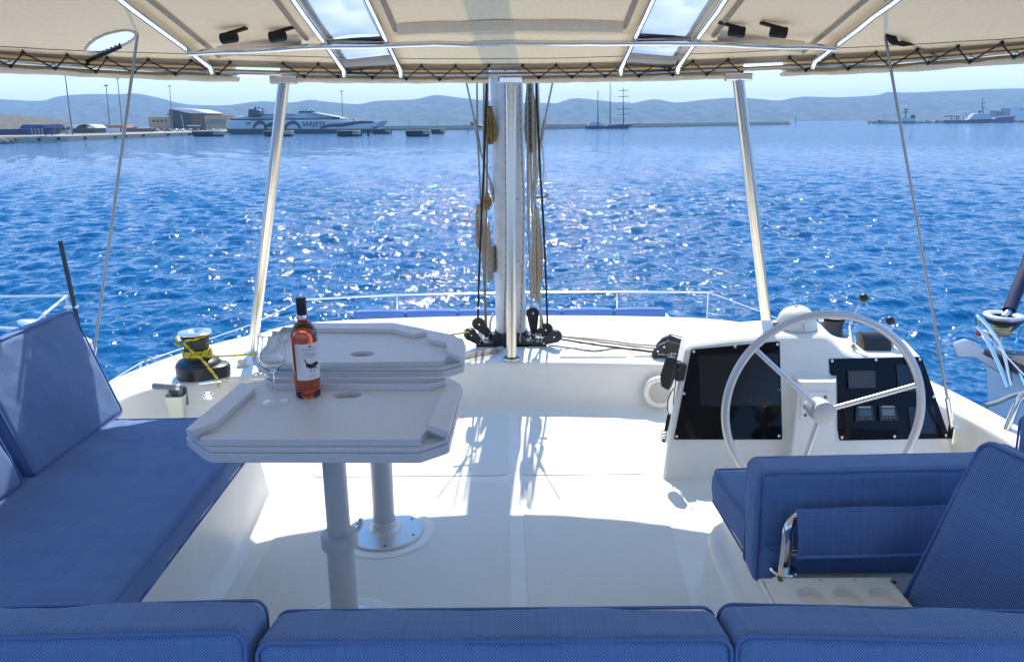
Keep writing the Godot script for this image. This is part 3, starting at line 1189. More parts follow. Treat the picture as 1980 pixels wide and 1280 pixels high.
func build_seating() -> void:
	# port bench: seat pad and two back pads leaning on the coaming
	cushion("seat_cushion", "long blue seat cushion on the white bench along the port side", Vector3(0.74, 0.088, 2.8), Transform3D(Basis(Vector3.UP, 0.012), Vector3(-1.325, 0.408, -1.44)), "blue cushions", 0.03, Vector3(3, 1, 0))
	var lean := 0.32
	for q in [["back_cushion", "square blue back cushion standing upright beside the winch, patch of sun across it", -2.6, 0.02], ["back_cushion", "blue back cushion cut by the picture's left edge, next to the sunlit one", -1.97, -0.02]]:
		var n := Vector3(cos(lean), sin(lean), q[3])
		var c := cushion(q[0], q[1], Vector3(0.58, 0.12, 0.45), Transform3D(), "blue cushions", 0.028, Vector3(q[2], 0, 2))
		var f := facing(n, Vector3(0, 0, 1), Vector3(-1.67, 0.645, q[2]))
		c.transform = f
	# three pads of the aft bench, seen from behind
	for q in [["wide blue back cushion in the near corner under the port bench", -0.917, 0.93, 0.748, 0.02], ["blue back cushion in the middle of the near row, below the table legs", -0.035, 0.822, 0.735, 0.0], ["blue back cushion in the near row, in front of the cup holders", 0.899, 1.06, 0.722, -0.035]]:
		var c := cushion("back_cushion", q[0], Vector3(q[2], 0.13, 0.46), Transform3D(), "blue cushions", 0.028, Vector3(q[1] * 3, 4, 0))
		c.transform = facing(Vector3(0, 0.16, 1).normalized(), Vector3(1, q[4], 0), Vector3(q[1], q[3] - 0.272, -1.165))
	# plinth that they stand on
	var deck: Node3D = get_node("flybridge_deck")
	var m := MB.new()
	slab(m, [Vector2(-1.0, -1.75), Vector2(1.9, -1.45), Vector2(1.9, -0.98), Vector2(-1.0, -0.98)], 0.0, 0.265, 0.02)
	part(deck, "aft_plinth", m, M.gelcoat)
	build_helm_seat()


func build_helm_seat() -> void:
	var t := thing("helm_seat_base", "white moulded base under the blue helm seat with cup holders", "seat base", Vector3(1.3, 0, -2.0))
	var m := MB.new()
	# pedestal with a raked, stepped side
	var rows := []
	for p in [[0.0, 0.565], [0.02, 0.575], [0.06, 0.59], [0.2, 0.603], [0.225, 0.612], [0.235, 0.64], [0.25, 0.66], [0.30, 0.668], [0.325, 0.675], [0.332, 0.69], [0.332, 0.8]]:
		var r := PackedVector3Array()
		var x0: float = p[1]
		for q in [[0.0, 0.55], [0.0, 0.0], [0.0, -0.2], [0.012, -0.30], [0.035, -0.345], [0.08, -0.37], [0.2, -0.375], [1.4, -0.375]]:
			r.append(Vector3(x0 - 1.3 + q[0] + (q[1] - 0.55) * -0.035, p[0], q[1] + (0.575 - x0) * 0.4))
		rows.append(r)
	m.grid(rows, false, false, true)
	part(t, "pedestal", m, M.gelcoat)
	# box behind the seat with three cup recesses
	m = MB.new()
	var a := Vector3(0.5824, 0.42, -1.6323) - t.position
	var b := Vector3(0.6748, 0.42, -1.8095) - t.position
	var w := 0.95
	slab(m, [Vector2(a.x, a.z + 0.1), Vector2(b.x, b.z), Vector2(b.x + w, b.z), Vector2(b.x + w, a.z + 0.1)], 0.0, 0.405, 0.018, 0.03)
	part(t, "cup_box", m, M.gelcoat)
	var cups := []
	for p in [Vector3(0.7287, 0.423, -1.6572), Vector3(0.8165, 0.423, -1.6559), Vector3(0.9041, 0.423, -1.6547)]:
		cups.append(p - t.position)
	# tray: a plate with real holes, so that the wells go down into the box
	m = MB.new()
	var x0: float = cups[0].x - 0.10
	var x1: float = cups[2].x + 0.35
	var z0: float = cups[0].z - 0.072
	var z1: float = cups[0].z + 0.16
	var edges := [x0, (cups[0].x + cups[1].x) / 2, (cups[1].x + cups[2].x) / 2, cups[2].x + 0.045]
	for k in 3:
		var c: Vector3 = cups[k]
		var outer := []
		var inner := []
		for j in 41:
			var an := TAU * j / 40.0
			var d := Vector2(cos(an), sin(an))
			inner.append(Vector3(c.x + d.x * 0.036, 0.429, c.z + d.y * 0.036))
			var hx: float = (edges[k + 1] - c.x) if d.x > 0 else (c.x - edges[k])
			var hz: float = (z1 - c.z) if d.y > 0 else (c.z - z0)
			var sc := minf(hx / maxf(absf(d.x), 1e-4), hz / maxf(absf(d.y), 1e-4))
			outer.append(Vector3(c.x + d.x * sc, 0.429, c.z + d.y * sc))
		m.grid([PackedVector3Array(outer), PackedVector3Array(inner)], false, false, false)
	part(t, "cup_tray", m, M.gelcoat)
	m = MB.new()
	m.box(Transform3D(Basis(), Vector3((x0 + edges[3]) / 2, 0.416, z0 - 0.005)), Vector3(edges[3] - x0 + 0.02, 0.024, 0.01), 0.004)
	m.box(Transform3D(Basis(), Vector3(x0 - 0.005, 0.416, (z0 + z1) / 2)), Vector3(0.01, 0.024, z1 - z0 + 0.02), 0.004)
	part(t, "tray_rim", m, M.gelcoat)
	for c: Vector3 in cups:
		part(t, "cup_well", lathe_mesh([Vector2(0.0405, 0.0005), Vector2(0.0375, 0.002), Vector2(0.036, 0), Vector2(0.0345, -0.006), Vector2(0.033, -0.02), Vector2(0.0, -0.0205)], Transform3D(Basis(), Vector3(c.x, 0.4295, c.z)), 32), M.gelcoat)
	for p in [Vector3(0.6732, 0.429, -1.7263), Vector3(0.9527, 0.429, -1.7129)]:
		part(t, "screw", disc(p - t.position + Vector3(0, -0.002, 0), Vector3.UP, 0.0065, 0.004, 0.001, 12), M.dark_grey)
	# hooped tube and the pad that wraps it
	var foot := Vector3(0.711, 0.405, -1.8084) - t.position
	part(t, "tube_flange", disc(foot + Vector3(0, -0.003, 0), Vector3.UP, 0.036, 0.009, 0.004), M.steel)
	part(t, "back_tube", tube_mesh(spline([foot, foot + Vector3(0.002, 0.07, 0), foot + Vector3(0.005, 0.115, -0.006), foot + Vector3(0.016, 0.135, -0.014), foot + Vector3(0.036, 0.146, -0.026), foot + Vector3(0.07, 0.146, -0.034)], 6), 0.0155, 12), M.steel)
	part(t, "tube_stub", tube_mesh([foot + Vector3(0.0, 0.052, 0.0), foot + Vector3(0.04, 0.052, 0.0)], 0.011, 10), M.steel)
	# seat pad, back rest, wrapped flap and the pads to starboard
	cushion("seat_cushion", "blue seat cushion on the white base, facing the steering wheel", Vector3(1.35, 0.115, 0.50), Transform3D(Basis(Vector3.UP, 0.03), Vector3(1.335, 0.392, -2.115)), "blue cushions", 0.028, Vector3(8, 2, 1))
	var back := cushion("back_cushion", "long blue helm seat back rest in front of the steering wheel", Vector3(1.5, 0.12, 0.33), facing(Vector3(0, 0.05, 1), Vector3(1, 0.012, 0.0), Vector3(1.402, 0.497, -1.925)), "blue cushions", 0.028, Vector3(5, 5, 1))
	m = MB.new()
	var flap := []
	for i in 9:
		var f := i / 8.0
		var row := PackedVector3Array()
		for j in 25:
			var u := j / 24.0
			var wave := 0.0025 * sin(u * 23.0 + f * 3.0)
			var p0 := Vector3(0.7247, 0.5896, -1.8)
			var p1 := Vector3(0.7281, 0.4634, -1.775)
			row.append(p0.lerp(p1, f) + Vector3(u * 0.82, u * 0.012, wave + 0.010 * sin(PI * f)))
		flap.append(row)
	m.grid(flap, false, false, true)
	var fl := thing("wrap_flap", "blue cloth flap wrapped over the steel tube of the helm seat back", "flap")
	part(fl, "cloth", m, M.blue_cloth)
	var q0 := Vector3(0.7281, 0.4634, -1.775)
	part(fl, "edge_binding", tube_mesh([q0, q0 + Vector3(0.41, 0.006, 0.002), q0 + Vector3(0.82, 0.012, 0)], 0.0055, 6), M.blue_vinyl)
	var g := Vector3(0.7592, 0.5404, -1.806)
	var r := []
	for j in 17:
		r.append(g + Vector3(cos(TAU * j / 16), sin(TAU * j / 16), 0) * 0.0055)
	part(fl, "grommet", tube_mesh(r, 0.0018, 6, false), M.steel)
	# big pad set askew in the starboard corner
	var c := cushion("back_cushion", "large blue cushion leaning askew at the right, its corner pointing up", Vector3(0.52, 0.12, 0.50), Transform3D(), "blue cushions", 0.028, Vector3(1, 7, 3))
	var nrm := Vector3(-0.72, 0.30, 0.62).normalized()
	var up := Vector3(-0.1, 0.9, -0.55)
	up = (up - nrm * up.dot(nrm)).normalized()
	c.transform = facing(nrm, up.rotated(nrm, -0.66), Vector3(1.2035, 0.5202, -1.52))
	cushion("back_cushion", "blue cushion edge behind the askew cushion at the right picture edge", Vector3(0.9, 0.12, 0.375), facing(Vector3(-0.1, 0.08, 1), Vector3(1, 0.0, 0.1), Vector3(1.93, 0.53, -2.02)), "blue cushions", 0.028, Vector3(2, 9, 3))

func build_tables() -> void:
	# folding tables: two leaves one on the other, fiddle rails round the edge, one pedestal each
	var front := thing("folding_table", "pale grey folding table carrying the wine bottle and the glass", "table", Vector3(-0.54, 0, -2.19), "folding tables")
	var y := 0.75
	var leaf_low := [Vector3(-0.9075, 0.72, -2.0011), Vector3(-0.8299, 0.72, -1.9112), Vector3(-0.8004, 0.72, -1.8839), Vector3(-0.2425, 0.72, -1.8688), Vector3(-0.1718, 0.72, -1.9313), Vector3(-0.1617, 0.72, -2.395), Vector3(-0.2134, 0.72, -2.4756), Vector3(-0.8181, 0.72, -2.4758), Vector3(-0.8776, 0.72, -2.3935)]
	var leaf_top := [Vector3(-0.8289, 0.75, -1.9032), Vector3(-0.8302, 0.75, -1.9207), Vector3(-0.7888, 0.75, -1.9664), Vector3(-0.8637, 0.75, -1.9499), Vector3(-0.8838, 0.75, -1.9686), Vector3(-0.8626, 0.75, -2.3523), Vector3(-0.7985, 0.75, -2.3971), Vector3(-0.2153, 0.75, -2.3812), Vector3(-0.1659, 0.75, -2.3136), Vector3(-0.1751, 0.75, -1.9488), Vector3(-0.1826, 0.75, -1.9381), Vector3(-0.2258, 0.75, -1.9683), Vector3(-0.2457, 0.75, -1.9077), Vector3(-0.2383, 0.75, -1.8902)]
	table_board(front, "lower_leaf", leaf_low, 0.692, 0.0255, Vector3.ZERO)
	table_board(front, "upper_leaf", leaf_low, 0.7185, 0.012, Vector3.ZERO, 0.985)
	table_board(front, "table_top", leaf_top, 0.731, 0.019, Vector3(-0.507, 0.75, -2.2455))
	for r in [[Vector3(-0.8742, 0.765, -1.9318), Vector3(-0.8547, 0.765, -2.3184), Vector3(-0.793, 0.765, -2.2627), Vector3(-0.8097, 0.765, -1.982), Vector3(-0.8531, 0.765, -1.9206)], [Vector3(-0.7934, 0.765, -2.3576), Vector3(-0.2133, 0.765, -2.3417), Vector3(-0.2096, 0.765, -2.3161), Vector3(-0.261, 0.765, -2.2777), Vector3(-0.747, 0.765, -2.2956)], [Vector3(-0.1586, 0.765, -2.2799), Vector3(-0.1688, 0.765, -1.9086), Vector3(-0.1761, 0.765, -1.8982), Vector3(-0.23, 0.765, -1.9462), Vector3(-0.2128, 0.765, -2.2006), Vector3(-0.184, 0.765, -2.2757)]]:
		var m := MB.new()
		var p := []
		for q: Vector3 in r:
			p.append(q - front.position)
		slab(m, p, 0.7505 if r[0] != r[1] else 0.75, 0.0185, 0.0016, 0.005)
		part(front, "fiddle_rail", m, M.table_board)
	pedestal(front, Vector3(0.012, 0, 0.085), true)
	var rear := thing("folding_table", "farther pale grey folding table behind the bottle, near the mast", "table", Vector3(-0.506, 0, -2.735), "folding tables")
	leaf_low = [Vector3(-0.9629, 0.72, -2.7478), Vector3(-0.8522, 0.72, -2.5895), Vector3(-0.2432, 0.72, -2.5607), Vector3(-0.1719, 0.72, -2.6299), Vector3(-0.1784, 0.72, -2.8818), Vector3(-0.2287, 0.72, -3.0032), Vector3(-0.3641, 0.72, -3.1039), Vector3(-0.9262, 0.72, -3.1228), Vector3(-0.9568, 0.72, -2.8077)]
	leaf_top = [Vector3(-0.8697, 0.75, -2.573), Vector3(-0.9171, 0.75, -2.6545), Vector3(-0.9227, 0.75, -3.0352), Vector3(-0.8768, 0.75, -3.0915), Vector3(-0.4853, 0.75, -3.078), Vector3(-0.3451, 0.75, -2.9757), Vector3(-0.1976, 0.75, -2.8496), Vector3(-0.18, 0.75, -2.7503), Vector3(-0.1831, 0.75, -2.6451), Vector3(-0.2245, 0.75, -2.6338), Vector3(-0.2346, 0.75, -2.6215), Vector3(-0.2388, 0.75, -2.5847)]
	table_board(rear, "lower_leaf", leaf_low, 0.692, 0.0255, Vector3.ZERO)
	table_board(rear, "upper_leaf", leaf_low, 0.7185, 0.012, Vector3.ZERO, 0.985)
	table_board(rear, "table_top", leaf_top, 0.731, 0.019, Vector3(-0.5415, 0.75, -2.6816))
	for r in [[Vector3(-0.9087, 0.765, -2.5926), Vector3(-0.9185, 0.765, -3.0028), Vector3(-0.8768, 0.765, -3.0014), Vector3(-0.8533, 0.765, -2.9449), Vector3(-0.8789, 0.765, -2.6547)], [Vector3(-0.8757, 0.765, -3.0675), Vector3(-0.4789, 0.765, -3.0536), Vector3(-0.3399, 0.765, -2.9512), Vector3(-0.3358, 0.765, -2.9121), Vector3(-0.3777, 0.765, -2.8754), Vector3(-0.4688, 0.765, -2.9555), Vector3(-0.8433, 0.765, -2.9841)], [Vector3(-0.3286, 0.765, -2.8813), Vector3(-0.288, 0.765, -2.8951), Vector3(-0.1846, 0.765, -2.803), Vector3(-0.1699, 0.765, -2.712), Vector3(-0.1699, 0.765, -2.5829), Vector3(-0.1817, 0.765, -2.5709), Vector3(-0.2344, 0.765, -2.6479), Vector3(-0.2405, 0.765, -2.7484), Vector3(-0.3151, 0.765, -2.8072)]]:
		var m := MB.new()
		var p := []
		for q: Vector3 in r:
			p.append(q - rear.position)
		slab(m, p, 0.7505, 0.0185, 0.0016, 0.005)
		part(rear, "fiddle_rail", m, M.table_board)
	pedestal(rear, Vector3(0, 0, 0), false)
	build_bottle(Vector3(-0.625, 0.7505, -2.2424))
	build_glass(Vector3(-0.707, 0.7505, -2.1765))


# a board with rounded corners; with a finger hole when hole is given
func table_board(t: Node3D, called: String, outline: Array, y0: float, h: float, hole: Vector3, shrink := 1.0) -> void:
	var p := PackedVector2Array()
	var mid := Vector2.ZERO
	for q: Vector3 in outline:
		p.append(Vector2(q.x - t.position.x, q.z - t.position.z))
		mid += p[-1] / outline.size()
	for k in p.size():
		p[k] = mid + (p[k] - mid) * shrink
	p = round_poly(p, 0.011)
	if Geometry2D.is_polygon_clockwise(p):
		p.reverse()
	if hole != Vector3.ZERO:
		part(t, called, board_with_hole(p, Vector2(hole.x - t.position.x, hole.z - t.position.z), y0, h), M.table_board)
		return
	var m := MB.new()
	m.prism(p, Transform3D(Basis(Vector3(1, 0, 0), Vector3(0, 0, 1), Vector3(0, 1, 0)), Vector3(0, y0, 0)), h, 0.0016)
	part(t, called, m, M.table_board)


# a flat board round an oval finger hole, bevelled at both edges
func board_with_hole(p: PackedVector2Array, c: Vector2, y0: float, h: float) -> MB:
	var angles := []
	for k in 48:
		angles.append(TAU * k / 48.0 - PI)
	for q in p:
		angles.append((q - c).angle())
	angles.sort()
	var rim := []
	var hol := []
	for a: float in angles:
		var d := Vector2(cos(a), sin(a))
		var far := 0.0
		for k in p.size():
			var hit = Geometry2D.segment_intersects_segment(c, c + d * 3.0, p[k], p[(k + 1) % p.size()])
			if hit != null:
				far = maxf(far, c.distance_to(hit))
		rim.append([d, far])
		hol.append([d, 1.0 / sqrt(pow(d.x / 0.044, 2) + pow(d.y / 0.034, 2))])
	var m := MB.new()
	var b := 0.0014
	var rings := [[hol, b * 0.8, y0 + h], [rim, -b, y0 + h], [rim, 0.0, y0 + h - b], [rim, 0.0, y0 + b], [rim, -b, y0], [hol, b * 0.8, y0], [hol, 0.0, y0 + b], [hol, 0.0, y0 + h - b], [hol, b * 0.8, y0 + h]]
	for l in rings.size() - 1:
		for k in angles.size():
			var k2 := (k + 1) % angles.size()
			var q := []
			for e in [[l, k], [l, k2], [l + 1, k2], [l + 1, k]]:
				var r: Array = rings[e[0]]
				var s: Array = r[0][e[1]]
				var v: Vector2 = c + s[0] * (s[1] + r[1])
				q.append(Vector3(v.x, r[2], v.y))
			if q[0].distance_to(q[1]) < 1e-5 and q[2].distance_to(q[3]) < 1e-5:
				continue
			var d: Vector2 = rim[k][0]
			var outw := Vector3.UP if l == 0 else (Vector3.DOWN if l == 4 else Vector3(d.x, 0.8 if l == 1 else (-0.8 if l == 3 else 0.0), d.y) * (1.0 if l < 4 else -1.0) + (Vector3.UP * 0.8 if l == 7 else Vector3.ZERO))
			if q[0].distance_to(q[1]) < 1e-5:
				q.remove_at(0)
			m.face(q, outw)
	return m


func pedestal(t: Node3D, at: Vector3, sleeve: bool) -> void:
	if sleeve:
		part(t, "lower_tube", lathe_mesh([Vector2(0.0415, 0.02), Vector2(0.0415, 0.33)], Transform3D(Basis(), at), 36), M.silver_paint)
		part(t, "clamp_collar", lathe_mesh([Vector2(0.036, 0.315), Vector2(0.053, 0.315), Vector2(0.055, 0.317), Vector2(0.055, 0.357), Vector2(0.053, 0.359), Vector2(0.034, 0.359)], Transform3D(Basis(), at), 36), M.silver_paint)
		part(t, "upper_tube", lathe_mesh([Vector2(0.0345, 0.33), Vector2(0.0345, 0.692)], Transform3D(Basis(), at), 36), M.silver_paint)
		part(t, "clamp_lever", tube_mesh(spline([at + Vector3(0.045, 0.345, -0.03), at + Vector3(0.058, 0.362, -0.035), at + Vector3(0.06, 0.385, -0.035)], 4), 0.007, 8), M.steel)
	else:
		part(t, "upper_tube", lathe_mesh([Vector2(0.0415, 0.05), Vector2(0.0415, 0.692)], Transform3D(Basis(), at), 36), M.silver_paint)
	var foot := part(t, "base_plate", lathe_mesh([Vector2(0.146, 0.005), Vector2(0.148, 0.008), Vector2(0.147, 0.013), Vector2(0.140, 0.015), Vector2(0.07, 0.020), Vector2(0.058, 0.027), Vector2(0.052, 0.04), Vector2(0.050, 0.055), Vector2(0.047, 0.06), Vector2(0.042, 0.06)], Transform3D(Basis(), at), 48), M.silver_alloy)
	for k in 6:
		var a := TAU * (k + 0.35) / 6.0
		part(foot, "screw", disc(at + Vector3(cos(a) * 0.125, 0.0155, sin(a) * 0.125), Vector3.UP, 0.0055, 0.0022, 0.0008, 10), M.dark_grey)
	part(t, "floor_ring", lathe_mesh([Vector2(0.195, 0.0045), Vector2(0.188, 0.008), Vector2(0.17, 0.0075), Vector2(0.16, 0.005), Vector2(0.14, 0.005)], Transform3D(Basis(), at), 48), M.gelcoat)


func build_bottle(at: Vector3) -> void:
	var b := thing("wine_bottle", "full bottle of rose wine with white bird label and black cap", "bottle", at)
	var prof := [Vector2(0.0, 0.016), Vector2(0.012, 0.0145), Vector2(0.024, 0.008), Vector2(0.031, 0.001), Vector2(0.034, 0.0), Vector2(0.0365, 0.002), Vector2(0.0375, 0.006), Vector2(0.0385, 0.06), Vector2(0.039, 0.14), Vector2(0.039, 0.185), Vector2(0.0385, 0.193), Vector2(0.0365, 0.204), Vector2(0.032, 0.215), Vector2(0.025, 0.225), Vector2(0.0185, 0.233), Vector2(0.0155, 0.241), Vector2(0.0145, 0.25), Vector2(0.0142, 0.30), Vector2(0.0, 0.30)]
	var shell := []
	for p: Vector2 in prof:
		shell.append(p)
	part(b, "glass", lathe_mesh(shell, Transform3D(), 48), M.bottle_glass)
	var inner := [Vector2(0.0, 0.0205), Vector2(0.012, 0.019), Vector2(0.024, 0.0125), Vector2(0.030, 0.006), Vector2(0.0335, 0.0045), Vector2(0.0348, 0.009), Vector2(0.0358, 0.06), Vector2(0.0363, 0.185), Vector2(0.0355, 0.193), Vector2(0.0338, 0.2035), Vector2(0.0295, 0.213), Vector2(0.0225, 0.223), Vector2(0.0165, 0.231), Vector2(0.0138, 0.238), Vector2(0.0, 0.238)]
	part(b, "wine", lathe_mesh(inner, Transform3D(), 48), M.rose_wine)
	part(b, "capsule", lathe_mesh([Vector2(0.0148, 0.2535), Vector2(0.0153, 0.254), Vector2(0.0152, 0.288), Vector2(0.0156, 0.2885), Vector2(0.0156, 0.290), Vector2(0.0151, 0.2905), Vector2(0.0152, 0.3055), Vector2(0.0145, 0.307), Vector2(0.0, 0.307)], Transform3D(), 32), M.black_foil)
	# paper label, turned a little to the right of the viewer
	var im := Image.create(384, 600, false, Image.FORMAT_RGB8)
	im.fill(Color(0.90, 0.89, 0.90))
	var ink := Color(0.13, 0.12, 0.15)
	for k in 5:
		fill_poly(im, [Vector2(205 + [0, -12, 12, -6, 6][k], 30 + [0, 10, 10, 18, 18][k]), Vector2(217 + [0, -12, 12, -6, 6][k], 38 + [0, 10, 10, 18, 18][k]), Vector2(205 + [0, -12, 12, -6, 6][k], 46 + [0, 10, 10, 18, 18][k]), Vector2(193 + [0, -12, 12, -6, 6][k], 38 + [0, 10, 10, 18, 18][k])], ink)
	# lines too small to read in the picture: rows of fine strokes
	for row in [[92, 100, 11, 0.3], [122, 62, 7, 0.42], [166, 72, 12, 0.2], [520, 50, 6, 0.55], [541, 78, 6, 0.55], [562, 34, 5, 0.55]]:
		var x: float = 205.0 - row[1]
		while x < 205.0 + row[1]:
			var w: float = rng.randf_range(4.0, 9.0)
			im.fill_rect(Rect2i(int(x), int(row[0] - row[2] + rng.randf_range(0, 3)), int(w * 0.45) + 1, int(row[2] * 2)), Color(row[3], row[3], row[3] + 0.05))
			im.fill_rect(Rect2i(int(x), int(row[0] + rng.randf_range(-row[2], row[2] * 0.6)), int(w), 3), Color(row[3], row[3], row[3] + 0.05))
			x += w + 4.0
	stamp(im, "LE ROSÉ", 205, 208, 34, Color(0.32, 0.3, 0.36))
	# a game bird standing in profile
	fill_poly(im, [Vector2(112, 262), Vector2(124, 250), Vector2(136, 256), Vector2(140, 280), Vector2(152, 312), Vector2(176, 330), Vector2(214, 334), Vector2(244, 326), Vector2(262, 316), Vector2(290, 312), Vector2(318, 326), Vector2(334, 352), Vector2(342, 372), Vector2(330, 378), Vector2(312, 372), Vector2(284, 386), Vector2(256, 402), Vector2(224, 410), Vector2(192, 408), Vector2(162, 394), Vector2(146, 366), Vector2(138, 330), Vector2(130, 292), Vector2(124, 270)], ink)
	for w in [[Vector2(196, 404), Vector2(206, 404), Vector2(204, 456), Vector2(196, 456)], [Vector2(232, 404), Vector2(242, 402), Vector2(252, 452), Vector2(243, 454)], [Vector2(170, 462), Vector2(200, 452), Vector2(214, 460), Vector2(206, 465)], [Vector2(222, 462), Vector2(246, 450), Vector2(262, 458), Vector2(252, 464)], [Vector2(262, 392), Vector2(318, 424), Vector2(306, 438), Vector2(258, 412)], [Vector2(136, 340), Vector2(144, 342), Vector2(150, 396), Vector2(144, 398)]]:
		fill_poly(im, w, ink)
	for w in [[Vector2(180, 342), Vector2(232, 344), Vector2(258, 372), Vector2(240, 380), Vector2(206, 362)], [Vector2(270, 326), Vector2(300, 330), Vector2(318, 352), Vector2(300, 352)]]:
		fill_poly(im, w, Color(0.36, 0.34, 0.38))
	var lm := mat("bottle_label", Color.WHITE, 0.7)
	lm.albedo_texture = ImageTexture.create_from_image(im)
	var m := MB.new()
	var rows := []
	for i in 2:
		var row := PackedVector3Array()
		for j in 25:
			var a := deg_to_rad(lerpf(-30.0, 95.0, j / 24.0))
			row.append(Vector3(sin(a) * 0.0395, 0.172 - 0.112 * i, cos(a) * 0.0395))
		rows.append(row)
	m.grid(rows, false, false, true)
	part(b, "paper_label", m, lm, "white paper label with a dark standing bird and small lettering")


func build_glass(at: Vector3) -> void:
	var g := thing("wine_glass", "empty stemmed wine glass on the front table, left of the bottle", "glass", at)
	part(g, "foot", lathe_mesh([Vector2(0.0365, 0.001), Vector2(0.0372, 0.002), Vector2(0.036, 0.003), Vector2(0.02, 0.0055), Vector2(0.009, 0.009), Vector2(0.0055, 0.016)], Transform3D(), 48), M.thin_glass)
	part(g, "stem", lathe_mesh([Vector2(0.0055, 0.012), Vector2(0.0042, 0.03), Vector2(0.0036, 0.06), Vector2(0.004, 0.085), Vector2(0.0055, 0.094), Vector2(0.0, 0.1)], Transform3D(), 24), M.clear_glass)
	part(g, "bowl", lathe_mesh([Vector2(0.0035, 0.0925), Vector2(0.006, 0.094), Vector2(0.014, 0.102), Vector2(0.027, 0.113), Vector2(0.0375, 0.128), Vector2(0.0405, 0.142), Vector2(0.0395, 0.16), Vector2(0.035, 0.19), Vector2(0.0318, 0.212), Vector2(0.0312, 0.2135), Vector2(0.0306, 0.212), Vector2(0.0338, 0.19), Vector2(0.0383, 0.16), Vector2(0.0393, 0.142), Vector2(0.0363, 0.1285), Vector2(0.0255, 0.114), Vector2(0.013, 0.1045), Vector2(0.0, 0.1005)], Transform3D(), 56), M.clear_glass)

const FACE_N := Vector3(0, 0.38724, 0.92198)
const FACE_U := Vector3(0, 0.92198, -0.38724)


